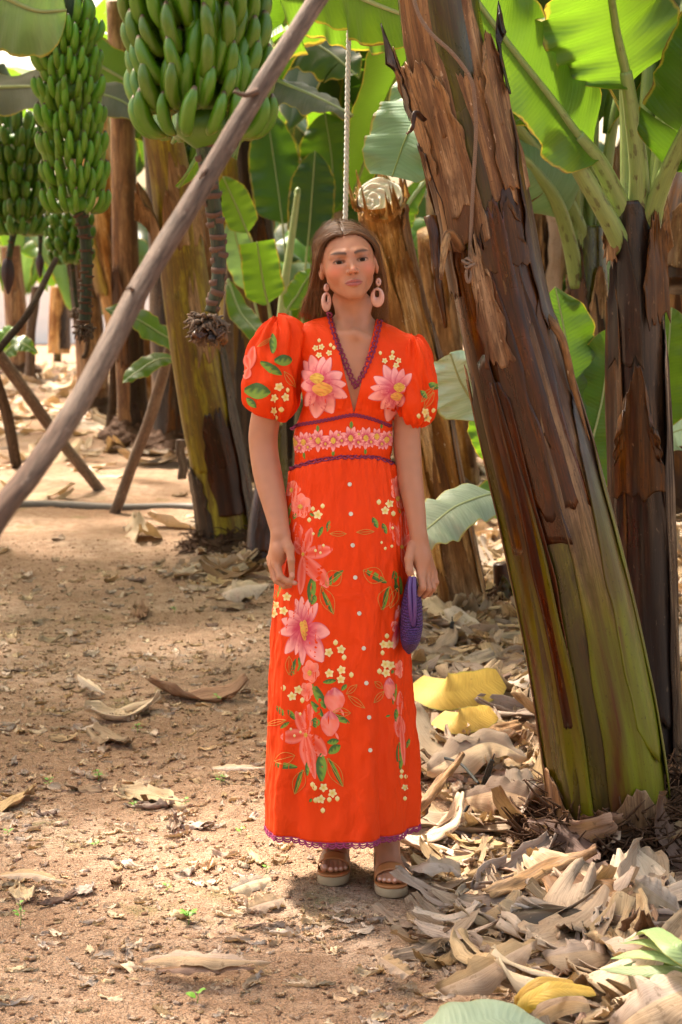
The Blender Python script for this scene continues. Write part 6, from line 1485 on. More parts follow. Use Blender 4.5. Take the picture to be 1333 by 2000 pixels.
# ---- legs and feet; each foot in its own frame: u forward (towards the camera), v to the right of the picture
FEET = []
def foot(cx, cy, yaw, big):            # cx,cy: ground point under the toe tips; big = -1: big toe on the left
    f = np.array([math.sin(yaw), -math.cos(yaw), 0]); r = np.array([math.cos(yaw), math.sin(yaw), 0]); o = np.array([cx, cy, 0.0])
    def L(u, v, z): return o - f * u + r * v + np.array([0, 0, z])
    FEET.append((L, big, f, r))
    zb = lambda u: .036 + .050 * float(sstep(.06, .20, u))
    b = big
    for v, u0, ra, ln in ((b * .026, .004, .0112, .050), (b * .0085, .002, .0082, .046), (b * -.0055, .008, .0076, .044), (b * -.0185, .014, .0072, .040), (b * -.0300, .024, .0066, .034)):
        body.chain([(L(u0 + ra, v, zb(0) + ra + .001), ra), (L(u0 + ra + ln * .45, v * .98, zb(0) + ra + .006), ra * .92), (L(u0 + ra + ln, v * .9, zb(.05) + ra + .006), ra * 1.1)], .0015)
    body.ell(L(.075, b * .003, zb(.07) + .017), (.040, .034, .020), .012)
    body.cone(L(.080, b * .018, zb(.08) + .018), L(.150, b * .004, zb(.15) + .036), .019, .030, .02)
    body.cone(L(.080, -b * .018, zb(.08) + .014), L(.150, -b * .006, zb(.15) + .028), .015, .024, .02)
    body.cone(L(.150, 0, zb(.15) + .040), L(.178, 0, zb(.17) + .075), .031, .032, .02)
    body.ell(L(.200, 0, zb(.2) + .026), (.029, .034, .030), .02)
    for s in (-1, 1): body.ell(L(.180, s * .026, zb(.18) + .066), (.012, .014, .016), .014)
    return L
gL = gp(652, 1733); gR = gp(765.5, 1756)
L1 = foot(gL.x, gL.y + .004, math.radians(-4), -1); L2 = foot(gR.x, gR.y + .004, math.radians(4), 1)
for Lx, hx in ((L1, -.055), (L2, .075)):
    body.chain([(Lx(.180, 0, .16), .033), (Lx(.176, 0, .24), .037), (np.array([lerp(Lx(.18, 0, 0)[0], hx, .3), Lx(.17, 0, 0)[1], .36]), .050), (np.array([lerp(Lx(.18, 0, 0)[0], hx, .5), .05, .50]), .050), (np.array([hx * 1.1, .02, .70]), .066), (np.array([hx, .01, .92]), .082)], .03)
xs = axis_steps([(-.33, -.06, .0030), (-.06, .115, .0017), (.115, .33, .0030)])
ys = axis_steps([(-.30, -.13, .003), (-.13, -.045, .0017), (-.045, .20, .0034)])
zs = axis_steps([(-.01, .16, .0026), (.16, .84, .008), (.84, 1.00, .0026), (1.00, 1.565, .0042), (1.565, 1.70, .0017), (1.70, 1.86, .0032)])
V, Fc = surface(body, xs, ys, zs)
V = relax(V, Fc, 1, 0.4)
# skin colour: lips, brows, blush, nails are the skin's own colours
loc = to_local(V); x, y, z = loc.T
inhead = (np.abs(x) < .09) & (y < .03) & (z > -.12) & (z < .13)
col = np.tile(SKIN, (len(V), 1)) * (1 + .05 * vnoise(V[:, 0] * 60, V[:, 2] * 60))[:, None]
def blend(w, c): 
    global col
    w = np.clip(w, 0, 1)[:, None]; col = col * (1 - w) + np.array(c) * w
ax_ = np.abs(x)
front = inhead & (y < -.03)
blend(front * .6 * np.exp(-(((ax_ - .045) / .020) ** 2 + ((z + .020) / .018) ** 2)), (.60, .17, .10))
blend(front * .35 * np.exp(-((ax_ / .012) ** 2 + ((z + .022) / .012) ** 2)), (.56, .20, .13))
# lips; the shade between them is painted in as a dark line
lipc = -.0545; up = .0088 - .0035 * (ax_ / .0245) - .0016 * np.exp(-(ax_ / .003) ** 2); up = up * sstep(.0265, .015, ax_); lo = .0105 * np.sqrt(np.clip(1 - (ax_ / .0225) ** 2, 0, 1))
lip = front * (y < -.068) * sstep(0, .0015, np.where(z > lipc, up - (z - lipc), lo - (lipc - z)))
blend(lip * .95, (.31, .075, .062))
blend(front * (y < -.068) * np.exp(-((z - lipc) / .0011) ** 2) * (ax_ < .0245) * .8, (.13, .035, .028))
# brows
bz = .0225 + .0050 * np.sin(np.clip((ax_ - .012) / .040, 0, 1) * 2.3) ; bt = .0052 * sstep(.0075, .014, ax_) * sstep(.056, .034, ax_) 
bt = np.maximum(bt, 1e-5)
brow = front * (y < -.04) * np.exp(-((z - bz) / bt) ** 2) * (ax_ > .009) * (ax_ < .054)
blend(brow * .95, (.045, .020, .011))
# lids and lashes; socket and nostril shade painted into the skin
ez = z - .0030; ex = (ax_ - .0315) / .0158
upl = .0052 * np.sqrt(np.clip(1 - ex ** 2, 0, 1))
blend(front * (y < -.05) * (np.abs(ex) < 1.05) * np.exp(-((ez - upl) / .0021) ** 2) * .97, (.018, .009, .007))
blend(front * (y < -.05) * (np.abs(ex) < 1.0) * np.exp(-((ez + upl * .8) / .0012) ** 2) * .55, (.07, .03, .02))
blend(front * (y < -.05) * np.exp(-((ax_ - .0315) / .016) ** 2 - ((z - .0125) / .0045) ** 2) * .75, (.17, .065, .035))
blend(front * .35 * np.exp(-((ax_ - .0175) / .006) ** 2 - ((z - .006) / .010) ** 2), (.26, .10, .055))
blend(front * np.exp(-(((ax_ - .0068) / .0035) ** 2 + ((z + .0325) / .0022) ** 2)) * (y < -.085) * .8, (.10, .03, .02))
# finger and toe nails
def nail(c, r, colr=(.62, .33, .26)):
    d = np.linalg.norm(V - c, axis=1); blend(sstep(r, r * .7, d) * .75, colr)
nail(pw(571, 1122, -.112 + dy - .008), .0075, (.58, .28, .22))
nail(pw(575, 1138, -.106 + dy - .006), .006, (.58, .28, .22))
for Lx, b in ((L1, -1), (L2, 1)):
    for v, u0, r in ((b * .026, .006, .0085), (b * .0085, .003, .0058), (b * -.0055, .009, .0054), (b * -.0185, .015, .005), (b * -.03, .025, .0045)):
        nail(Lx(u0 + .002, v, .036 + r * 1.9 + .003), r * .95, (.66, .40, .33))
body_o = mesh('body', V, Fc, M['skin'], person, {'col': np.hstack([col, np.ones((len(V), 1))])})

# ---- eyes
for s in (-1, 1):
    n = 20; a = np.linspace(0, np.pi, n)[:, None]; b = np.linspace(0, 2 * np.pi, 28, endpoint=False)[None, :]
    r = .0142; loc_ = np.stack([r * np.sin(a) * np.cos(b), -r * np.cos(a) + 0 * b, r * np.sin(a) * np.sin(b)], -1).reshape(-1, 3)
    dx = s * .0315
    look = np.array([.0, -1, -.06]); ang = np.arccos(np.clip(norm(loc_) @ norm(look), -1, 1))
    cc = np.tile([.42, .35, .30], (len(loc_), 1)); cc[ang < .56] = (.030, .014, .007); cc[ang < .24] = (.003, .002, .002); cc[(ang > .48) & (ang < .57)] = (.02, .010, .007)
    W = np.array([hl(*(q + [dx, -.0628, .0045])) for q in loc_])
    mesh('eye', W, grid_faces(n, 28, True), M['eye'], person, {'col': np.hstack([cc, np.ones((len(cc), 1))])})

# ---- hair
EC, ER = np.array([0, .020, .025]), np.array([.0775, .099, .0910])
def scalp(phi, y, s, lift=0.0):
    k = math.sqrt(max(0, 1 - ((y - EC[1]) / ER[1]) ** 2))
    return np.array([s * (ER[0] + lift) * math.sin(phi) * k - .010 * math.cos(phi) * (1 if phi < 1.2 else 0), y, EC[2] + (ER[2] + lift) * math.cos(phi) * k])
rs = np.random.RandomState(4); parts = []
def strand(pts, r, n=26, flat=.45, cid=0):
    P = catmull(pts, n); t = np.linspace(0, 1, n); R = r * (.55 + .6 * np.sin(np.pi * np.clip(t * .85 + .12, 0, 1))) * (1 - .5 * t ** 4)
    V, Fc, sc = tube(P, R, 6, norm(P - hl(0, .03, -.02)), True, flat)
    sc = sc * 0 + np.array([rs.rand() * 40, rs.rand() * 40, 0]) + np.stack([0 * sc[:, 0], 0 * sc[:, 0], sc[:, 2]], -1)
    return V, Fc, {'sc': sc}
for s in (-1, 1):
    for i in range(620):
        q = rs.rand() ** 1.15                           # 0 front .. 1 back
        w = rs.rand()                                   # 0 inner .. 1 outer layer
        y0 = lerp(-.064, .085, q); y1 = lerp(-.016, .085, min(1, q * 1.05)) + rs.uniform(-.004, .004)
        lift = .001 + .009 * w + .002 * rs.rand()
        pts = []
        for f in (0, .12, .3, .5, .68, .84, 1.0):
            phi = lerp(.03, 1.62, f); yy = lerp(y0, y1, f ** 1.7); pts.append(hl(*scalp(phi, max(-.0765, min(yy, .112)), s, lift * (.35 + f))))
        if s < 0:
            qq = min(1, q * 2.2); m1 = pw(lerp(lerp(630, 686, q), 606, w), 556, lerp(.0, .075, q) + .012); m2 = pw(lerp(lerp(627, 688, q), 595, w), 592, lerp(.01, .08, q) + .014); e = pw(lerp(lerp(640, 690, q), 586, w ** .8) + rs.uniform(-3, 3), lerp(640, 618, w) + rs.uniform(-6, 4), lerp(.03, .10, q))
        else:
            qq = min(1, q * 2.2); m1 = pw(lerp(lerp(739, 680, q), 755, w), 556, lerp(.005, .075, q) + .012); m2 = pw(lerp(lerp(737, 680, q), 755, w), 596, lerp(.015, .08, q) + .014); e = pw(lerp(lerp(725, 685, q), 755, w ** .8) + rs.uniform(-3, 3), lerp(645, 632, w) + rs.uniform(-6, 4), lerp(.03, .10, q))
        wv = .0045 * math.sin(q * 9 + s * 2 + w * 2.5); m1 = m1 + np.array([wv, 0, 0]) + rs.normal(0, .0016, 3); m2 = m2 - np.array([wv * 1.1, 0, 0]) + rs.normal(0, .0022, 3); e = e + rs.normal(0, .004, 3)
        mm = (m1 + m2) / 2 + np.array([s * .003 * math.sin(q * 14 + w * 3), rs.normal(0, .002), 0])
        pts += [m1, mm, m2, e]
        parts.append(strand(pts, rs.uniform(.0009, .0021)))
        if rs.rand() < .12:      # flyaway
            p2 = [np.array(p_) + rs.normal(0, .0035, 3) + (np.array(p_) - hl(0, .03, 0)) * .035 for p_ in pts]; parts.append(strand(p2, .00045))
# under layer: a close cap over the skull, open at the face
nu, nv = 40, 64
th = np.linspace(0.02, np.pi * .72, nu)[:, None]; ph = np.linspace(0, 2 * np.pi, nv, endpoint=False)[None, :]
cx_ = (ER[0] - .003) * np.sin(th) * np.cos(ph); cy_ = EC[1] + (ER[1] - .003) * np.sin(th) * np.sin(ph); cz_ = EC[2] + (ER[2] - .003) * np.cos(th) + 0 * ph
Cv = np.stack([cx_, cy_, cz_], -1).reshape(-1, 3); Fg = grid_faces(nu, nv, True)
keep = Cv[:, 1] > np.interp(Cv[:, 2], [-.08, 0.0, .05, .085, .12], [.02, .012, -.040, -.068, -.09])
Fk = Fg[keep[Fg].all(1)]
parts.append((np.array([hl(*c) for c in Cv]), Fk, {'sc': np.tile([3., 3., .05], (len(Cv), 1))}))
V, Fc, A = merge(parts); mesh('hair', V, Fc, M['hair'], person, A)

# ================================================================== dress
dress = empty('dress', (0.02, 0.0, 1.2)); link_ = dress; dress.parent = person; dress.location = Vector((0.02, 0, 1.2)) - person.location
WAISTZ = pw(670, 903, -.09)[2]
SEAM = ([560, 566, 600, 640, 690, 740, 775], [918, 916, 905, 895, 890, 893, 904])
bo = Body(); torso(bo, .009)
zc0, zc1 = pw(690, 800, -.08)[2], pw(690, 700, -.08)[2]
def seg_d(px, py, a, b):       # signed distance (right of a->b positive) in pixels
    ux, uy = b[0] - a[0], b[1] - a[1]; L = math.hypot(ux, uy); return ((px - a[0]) * uy - (py - a[1]) * ux) / L
def bodice_fn(p, d):
    px, py = to_px(p)
    # gathers under the bust and soft folds
    zz = p[:, 2]
    g = np.exp(-((zz - (zc0 + .018)) / .022) ** 2) * (p[:, 1] < 0)
    d = d - .0016 * g * np.sin(p[:, 0] * 420) - .0016 * np.sin(p[:, 0] * 90 + zz * 40) * (zz > zc0) * (p[:, 1] < .0)
    fr = p[:, 1] < .03
    d = d - fr * (zz > zc0) * (.0030 * np.abs(vnoise(p[:, 0] * 26 + zz * 22, zz * 14 + 3)) + .0022 * np.sin(p[:, 0] * 150 + np.sin(zz * 30) * 1.5) * np.exp(-((zz - zc0) / .06) ** 2))
    d = d - (zz < zc0) * .0016 * np.abs(vnoise(p[:, 0] * 22, zz * 60))
    l = -seg_d(px, py, (634, 560), (690, 799)); r = seg_d(px, py, (750, 560), (694, 799))
    wedge = np.maximum(l, r) * .00137
    wedge = np.maximum(wedge, p[:, 1] - .075)
    d = np.maximum(d, -wedge)
    seam = np.where(p[:, 1] < .02, np.interp(px, SEAM[0], SEAM[1]), 916)
    d = np.maximum(d, (py - seam) * .00137)
    return d
bo.ops.append(('fn', bodice_fn, 0, None, None))
V, Fc = surface(bo, axis_steps([(-.20, .28, .0030)]), axis_steps([(-.16, .16, .0032)]), axis_steps([(1.10, 1.60, .0030)]))
V = relax(V, Fc, 1, .3)
bod_o = mesh('bodice', V, Fc, M['orange'], dress)
SURF = [(V, Fc)]
def sleeve(prims, cut0, cut1, seed, cen, label=None):
    B = Body()
    for c, r, k in prims: B.ell(pw(*c), r, k)
    c0, c1 = pw(*cut0), pw(*cut1); cw = pw(*cen)
    nrm = norm(np.cross(c1 - c0, (0, 1, 0))); nrm = nrm * (1 if nrm[2] < 0 else -1)
    def fn(p, d):
        q = p - cw; a = np.arctan2(q[:, 0], -q[:, 1]); zt = q[:, 2]
        top = sstep(.0, .12, zt); bot = sstep(-.03, -.11, zt)
        d = d - .0034 * (1.5 * np.sin(a * 13 + 2.2 * np.sin(zt * 14 + seed)) * (.25 + .9 * top + .7 * bot)) - .006 * np.sin(a * 4 + zt * 22 + seed) - .0035 * np.sin(a * 7 - zt * 35 + seed * 2) + .008 * np.abs(vnoise(a * 4 + zt * 12 + seed, zt * 17 + seed)) * (1 - .5 * top)
        return smax(d, (p - c0) @ nrm, .010)
    B.ops.append(('fn', fn, 0, None, None))
    lo = np.min([pw(*c) - np.array(r) for c, r, k in prims], 0) - .03; hi = np.max([pw(*c) + np.array(r) for c, r, k in prims], 0) + .03
    V, Fc = surface(B, axis_steps([(lo[0], hi[0], .0032)]), axis_steps([(lo[1], hi[1], .0036)]), axis_steps([(lo[2], hi[2], .0032)]))
    V = relax(V, Fc, 1, .3); SURF.append((V, Fc)); return mesh('sleeve', V, Fc, M['orange'], dress)
sleeve([((531, 765, .005), (.078, .086, .088), .02), ((538, 710, .005), (.076, .082, .100), .03), ((558, 662, .005), (.056, .066, .060), .03)], (478, 800, 0), (560, 829, 0), 1.0, (540, 722, .005))
sleeve([((808, 775, .005), (.066, .080, .086), .02), ((808, 728, .005), (.058, .070, .080), .03), ((800, 695, .005), (.045, .056, .050), .03)], (770, 846, 0), (850, 836, 0), 4.0, (806, 755, .005))
# ---- skirt
pyr = [872, 950, 1000, 1060, 1150, 1290, 1400, 1500, 1560, 1604]
lf_ = [570, 560, 552, 544, 533, 525, 520, 516, 515, 515]; rt_ = [771, 782, 793, 801, 803, 796, 806, 812, 813, 812]
fr_ = [.096, .112, .128, .140, .152, .168, .178, .188, .195, .200]; bk_ = [.10, .118, .13, .14, .145, .15, .155, .16, .165, .165]
NR, NT_ = 150, 260
rows_z = np.array([pw(600, p, 0)[2] for p in pyr]); zz = np.linspace(rows_z[0], rows_z[-1], NR)
def prof(tab): return np.interp(-zz, -rows_z, tab)
xl = np.interp(-zz, -rows_z, [pw(p, q, 0)[0] for p, q in zip(lf_, pyr)]); xr = np.interp(-zz, -rows_z, [pw(p, q, 0)[0] for p, q in zip(rt_, pyr)])
kern = np.ones(9) / 9
sm = lambda a: np.convolve(np.pad(a, 4, 'edge'), kern, 'valid')
xl, xr, fr, bk = sm(xl), sm(xr), sm(prof(fr_)), sm(prof(bk_))
A_ = np.linspace(0, 2 * np.pi, NT_, endpoint=False)[None, :]; s_ = ((zz[0] - zz) / (zz[0] - zz[-1]))[:, None]
cxr = ((xl + xr) / 2)[:, None]; hw = ((xr - xl) / 2)[:, None]
ca, sa = np.cos(A_), np.sin(A_)
ex = .92
X = cxr + hw * np.sign(ca) * np.abs(ca) ** ex; Yv = np.where(sa < 0, fr[:, None] * -np.abs(sa) ** ex, bk[:, None] * np.abs(sa) ** ex)
frontw = np.clip(-sa, 0, 1) ** .7
fold = s_ ** 1.0 * (.0105 * np.sin(A_ * 5 + 1.0 + s_ * .5) + .0060 * np.sin(A_ * 11 + 2.0 + s_) + .0035 * np.sin(A_ * 17 + 4 * s_))
gath = .0030 * np.exp(-s_ / .05) * np.sin(A_ * 46) + .0022 * np.exp(-s_ / .16) * np.sin(A_ * 23 + 1)
crease = .0022 * vnoise(A_ * 9 + 5, s_ * 14) + .0014 * vnoise(A_ * 22, s_ * 26 + 3) - .0045 * np.abs(vnoise(A_ * 7 + s_ * 5, s_ * 9 - A_ * 2 + 7)) - .003 * np.abs(vnoise(A_ * 13 - s_ * 9, s_ * 15 + A_ * 3))
rad = fold + gath + crease
# front placket: the left panel laps over the right one
_, pyv = to_px(np.stack([X, Yv, np.broadcast_to(zz[:, None], X.shape)], -1).reshape(-1, 3)); pxv, pyv = to_px(np.stack([X, Yv, np.broadcast_to(zz[:, None], X.shape)], -1).reshape(-1, 3))
pxv = pxv.reshape(X.shape); pyv = pyv.reshape(X.shape)
pl = np.interp(pyv, [900, 1130, 1300, 1470, 1660], [693, 704, 722, 731, 746])
lap = np.clip((pxv - pl) / 3.0, 0, 1) * np.exp(-np.clip(pxv - pl, 0, None) / 40) * (sa < 0)
rad = rad - lap * (.0022 + .010 * sstep(.72, 1.0, s_))
d2 = np.clip((pl - 17 - pxv) / 2.0, -1, 1); rad = rad - .0008 * np.exp(-(d2) ** 2 * 3) * (sa < 0)
seam_ = np.where(sa < .1, np.interp(pxv, SEAM[0], SEAM[1]), 914); rad = rad - .016 * (1 - sstep(-3, 6, pyv - seam_))
X = X + rad * ca; Yv = Yv + rad * sa
hem = .004 * np.sin(A_ * 5 + 1) * s_ ** 6 - 0 * A_
Zv = zz[:, None] + hem
SV = np.stack([X, Yv, Zv], -1)
# the side she holds is lifted a little: pull towards the pinching fingers
pc = pw(574, 1142, -.14); dd = np.linalg.norm(SV - pc, axis=-1); SV = SV + (pc - SV) * (np.exp(-(dd / .028) ** 2) * .55)[..., None]
Vs = SV.reshape(-1, 3); Fs_ = grid_faces(NR, NT_, True)
SURF.append((Vs, Fs_))
mesh('skirt', Vs, Fs_[:, ::-1], M['orange'], dress, solid=.0015)

# ---- one search tree over the outside of the dress
Vt, Ft, _ = merge([(v, f, {}) for v, f in SURF])
TREE = BVHTree.FromPolygons([Vector(v) for v in Vt], [tuple(int(i) for i in f) for f in Ft])
camp = Vector((0, CAMY, CAMZ))
def onto(px, py, off=.0012):
    d = ray(px, py).normalized(); h, n, i, t = TREE.ray_cast(camp, d)
    if h is None: return None
    if n.dot(d) > 0: n = -n
    return h + n * off, n
def patch(pts2d, nu, nv, off, last={}):
    """project a (nu*nv) grid of photo points onto the dress"""
    out = []; ok = []
    for (px, py) in pts2d:
        r = onto(px, py, off)
        ok.append(r is not None); out.append(r[0] if r else Vector((0, 0, 0)))
    ok = np.array(ok); V = np.array([tuple(v) for v in out]); Fg = grid_faces(nu, nv)
    keep = ok[Fg].all(1)
    # drop faces that jump from one garment part to another
    e = np.max([np.linalg.norm(V[Fg[:, i]] - V[Fg[:, (i + 2) % 4]], axis=1) for i in (0, 1)], 0); keep &= e < .035
    return V, Fg[keep][:, ::-1]
LAY = [0]; OFFB = [0.0]
def petal_g(b, t, w, bend, cf, nu=12, nv=7, blunt=.75, base=.25):
    b = np.array(b, float); t = np.array(t, float); ax = t - b; L = np.hypot(*ax); ax /= L; pr = np.array([-ax[1], ax[0]])
    uu = np.linspace(0, 1, nu); vv = np.linspace(-1, 1, nv); pts = []; cols = []
    for u in uu:
        ww = w * .5 * (base + (1 - base) * math.sin(math.pi * min(1, u * blunt + (0.5 - blunt * .5)))) if False else w * .5 * max(.06, (math.sin(math.pi * (u * .92 + .06)) ** .75) * (1 + .25 * (u - .5)))
        for v in vv:
            c = b + ax * L * u + pr * (ww * v + bend * L * math.sin(math.pi * u * .5) ** 2)
            pts.append(tuple(c)); cols.append(cf(u, v))
    LAY[0] += 1
    V, Fc = patch(pts, nu, nv, OFFB[0] + .0007 + .00009 * min(LAY[0], 17))
    return V, Fc, {'col': np.hstack([np.array(cols), np.ones((len(cols), 1))])}
def mixc(a, b, t): return np.array(a) * (1 - t) + np.array(b) * t
PINK, PALE, MAG, SAL, RED, CRE, YEL, GRN, DGR, GOLD, ORG = (.80, .27, .24), (.86, .42, .36), (.50, .035, .07), (.80, .19, .11), (.66, .05, .02), (.74, .60, .28), (.62, .38, .05), (.17, .27, .03), (.035, .085, .022), (.62, .30, .05), (.78, .26, .07)
rr_ = np.random.RandomState(8)
def edge_(c, v, e): return mixc(c, e, .75) if abs(v) > .9 else c
def lotus_c(u, v): return edge_(lotus_c0(u, v), v, MAG)
def lily_c(u, v): return edge_(lily_c0(u, v), v, RED)
def lotus_c0(u, v): return mixc(mixc(MAG, PINK, min(1, max(0, u * 1.9 - .45 + .45 * abs(v) - .35 * rr_.rand()))), PALE, max(0, u - .45) * 1.0)
def lily_c0(u, v): return mixc(mixc(RED, SAL, min(1, abs(v) * .9 + .12 * rr_.rand())), PINK, max(0, abs(v) - .45) * 1.3 + max(0, u - .75) * 1.2)
def salm_c(u, v): return mixc(mixc(RED, SAL, min(1, u * 1.6)), PINK, max(0, abs(v) - .5) + rr_.rand() * .15)
def leaf_c(u, v): return mixc(DGR, GRN, 1.0 if v > .05 + .25 * math.sin(u * 25) else .12)
def leafb_c(u, v): return mixc(GRN, DGR, max(0, 1 - abs(v) * 3) * .7 + .2 * rr_.rand())
def cream_c(u, v): return mixc(YEL, CRE, min(1, u * 1.8))
def fin(name, parts, label=None):
    parts = [p for p in parts if len(p[1])]
    if not parts: return
    V, Fc, A = merge(parts); o = mesh(name, V, Fc, M['stitch'], dress, A)
    if label: o['label'] = label
    return o
def Z1(x, y): return (460 + x / 3.174, 410 + y / 3.174)
def Z3(x, y): return (480 + x / 3.508, 860 + y / 3.508)
def Z4(x, y): return (480 + x / 3.508, 1250 + y / 3.508)
def flower(Z, c, tips, w, cf, name='embroidered_flower', core=None, label=None, bends=None):
    ps = []; c2 = Z(*c); LAY[0] = 0
    for i, t in enumerate(tips):
        ww = (t[2] if len(t) > 2 else w) / (Z(1, 0)[0] - Z(0, 0)[0]) ** -1; bd = t[3] if len(t) > 3 else 0
        g = petal_g(c2, Z(t[0], t[1]), ww, bd, cf)
        if len(g[1]) < 20: continue
        used = g[0][np.unique(g[1])]; dm = float(np.median(used[:, 1]))
        if i == 0 or not ps: ref = dm
        if abs(dm - ref) > .03: continue
        ps.append(g)
    if core:
        for (x, y, rx, ry, colr) in core:
            LAY[0] = 18; x2, y2 = Z(x, y); sc = Z(1, 0)[0] - Z(0, 0)[0]
            ps.append(petal_g((x2, y2 + ry * sc), (x2, y2 - ry * sc), rx * 2 * sc, 0, lambda u, v: mixc(mixc(colr, YEL, rr_.rand()), (.45, .10, .02), .55 * (rr_.rand() > .6))))
    main, rest = ps[:1], ps[1:]          # petals cut off from the others by a seam are pieces of their own
    moved = True
    while rest and moved:
        moved = False; Vm = np.concatenate([q[0][np.unique(q[1])] for q in main])
        for q in list(rest):
            vq = q[0][np.unique(q[1])]
            if np.min(np.linalg.norm(Vm[None, ::2] - vq[::2, None], axis=2)) < .0045: main.append(q); rest.remove(q) if False else None; rest = [r_ for r_ in rest if r_ is not q]; moved = True
    for q in rest: fin('embroidered_petal', [q])
    return fin(name, main, label)
def small5(Z, lst, r=20):
    LAY[0] = 4
    for (x, y) in lst:
        a0 = rr_.uniform(0, 6); ps = [petal_g(Z(x, y), Z(x + r * math.cos(a0 + k * 1.2566), y + r * math.sin(a0 + k * 1.2566)), r * .75 * (Z(1, 0)[0] - Z(0, 0)[0]), 0, cream_c, 4, 3) for k in range(5)]
        fin('embroidered_blossom', ps)
def budm(Z, lst, r=13):
    LAY[0] = 6
    for (x, y) in lst: fin('embroidered_petal', [petal_g(Z(x, y + r), Z(x, y - r), r * 1.7 * (Z(1, 0)[0] - Z(0, 0)[0]), 0, cream_c, 4, 3)])
def leafs(Z, lst, cf=leaf_c):
    LAY[0] = 0
    for (x0, y0, x1, y1, w, *bd) in lst: fin('embroidered_leaf', [petal_g(Z(x0, y0), Z(x1, y1), w * (Z(1, 0)[0] - Z(0, 0)[0]), bd[0] if bd else 0, cf, 8, 5)])
def line_on(pts, r, mat, name, n=None, colr=None, par=None, off=.002):
    out = []
    P2 = catmull(pts, n or max(8, len(pts) * 6))
    for p in P2:
        h = onto(p[0], p[1], off)
        if h: out.append(tuple(h[0]))
    if len(out) < 3: return None
    return tube(np.array(out), r, 5)[:2] + ({},)
M['gold_thread'] = simple_mat('gold_thread', (.62, .26, .04), .5, .4, 400, .2, .1)
def outline(Z, lst):
    for (x0, y0, x1, y1, w) in lst:
        a = np.array(Z(x0, y0)); b = np.array(Z(x1, y1)); ax = b - a; L = np.hypot(*ax); ax = ax / L; pr = np.array([-ax[1], ax[0]]); w2 = w * .5 * (Z(1, 0)[0] - Z(0, 0)[0])
        ps = []
        for s in (-1, 1, 0):
            g = line_on([tuple(a + ax * L * t + pr * s * w2 * math.sin(math.pi * t)) for t in (0, .2, .4, .6, .8, 1)], .0008, None, '')
            if g: ps.append(g)
        if ps: V, Fc, _ = merge(ps); mesh('stitched_outline', V, Fc, M['gold_thread'], dress)
# bodice
flower(Z1, (525, 1085), [(425, 935, 70), (470, 900, 80), (545, 912, 75), (592, 915, 60), (662, 1010, 90), (685, 1080, 70), (692, 1160, 80), (612, 1255, 110, .05), (500, 1290, 110), (438, 1215, 80), (412, 1090, 90), (415, 1000, 80)], 80, lotus_c, core=[(540, 1110, 62, 42, ORG), (508, 1045, 44, 32, YEL)], label='large pink lotus embroidered on the bodice at left')
flower(Z1, (1000, 1125), [(920, 962, 70), (985, 975, 60), (1040, 985, 60), (1092, 1015, 60), (860, 1035, 70), (840, 1100, 60), (825, 1165, 70), (1060, 1090, 50), (905, 1230, 70), (940, 1310, 90), (1030, 1220, 80)], 70, lotus_c, core=[(1000, 1155, 40, 26, ORG), (1013, 1100, 34, 28, YEL)], label='large pink lotus embroidered on the bodice at right')
small5(Z1, [(535, 850), (498, 857), (583, 888), (520, 902), (925, 937), (970, 915), (1010, 935), (995, 966)], 20); budm(Z1, [(520, 810), (592, 838), (612, 855), (975, 883), (898, 888)], 13)
for (x, y, r) in [(375, 1445, 42), (425, 1440, 58), (515, 1430, 62), (608, 1430, 60), (715, 1415, 66), (808, 1415, 62), (875, 1405, 46), (935, 1425, 52)]:
    flower(Z1, (x, y), [(x + r * math.cos(a), y + r * (1.15 if abs(math.cos(a)) < .6 else .9) * math.sin(a), r * .5) for a in np.linspace(0.2, 6.48, 10)[:-1]], 30, lotus_c, core=[(x, y, 16, 20, YEL)])
for (x, y, r) in [(400, 1475, 34), (470, 1418, 36), (560, 1450, 38), (660, 1430, 38), (762, 1440, 40), (840, 1438, 36), (905, 1450, 36), (452, 1470, 28), (640, 1395, 28), (765, 1390, 28), (350 + 15, 1420, 26), (955, 1395, 26)]:
    flower(Z1, (x, y), [(x + r * math.cos(a), y + r * math.sin(a), r * .5) for a in np.linspace(0.5, 6.78, 9)[:-1]], 30, lotus_c, core=[(x, y, 8, 9, YEL)])
leafs(Z1, [(425, 1500, 430, 1545, 18), (608, 1490, 606, 1525, 20), (806, 1480, 806, 1515, 18), (512, 1375, 512, 1335, 20), (718, 1355, 720, 1310, 22), (905, 1355, 905, 1325, 16)], leafb_c)
# sleeves
OFFB[0] = .0016
flower(Z1, (90, 985), [(130, 850, 60, -.1), (240, 935, 90, -.22), (212, 1100, 80, -.15), (70, 900, 50), (65, 1050, 50)], 70, lily_c, label='salmon lily embroidered on the left sleeve')
leafs(Z1, [(160, 940, 285, 1022, 55), (243, 935, 352, 930, 70), (235, 890, 235, 768, 40), (60, 1115, 215, 1130, 100), (75, 1165, 130, 1225, 40)])
small5(Z1, [(243, 1165), (310, 1160), (270, 1095), (240, 1242)], 28); budm(Z1, [(285, 1235), (257, 1285), (325, 1115), (1133, 1275), (1225, 1240)], 16)
leafs(Z1, [(1262, 1110, 1200, 1075, 44), (1188, 1168, 1145, 1118, 34)]); small5(Z1, [(1175, 1250), (1190, 1288)], 26)
outline(Z1, [(140, 850, 230, 790, 20), (300, 1000, 370, 1100, 40), (1230, 1100, 1150, 1190, 40), (1230, 1130, 1170, 1230, 40)])
OFFB[0] = 0.0
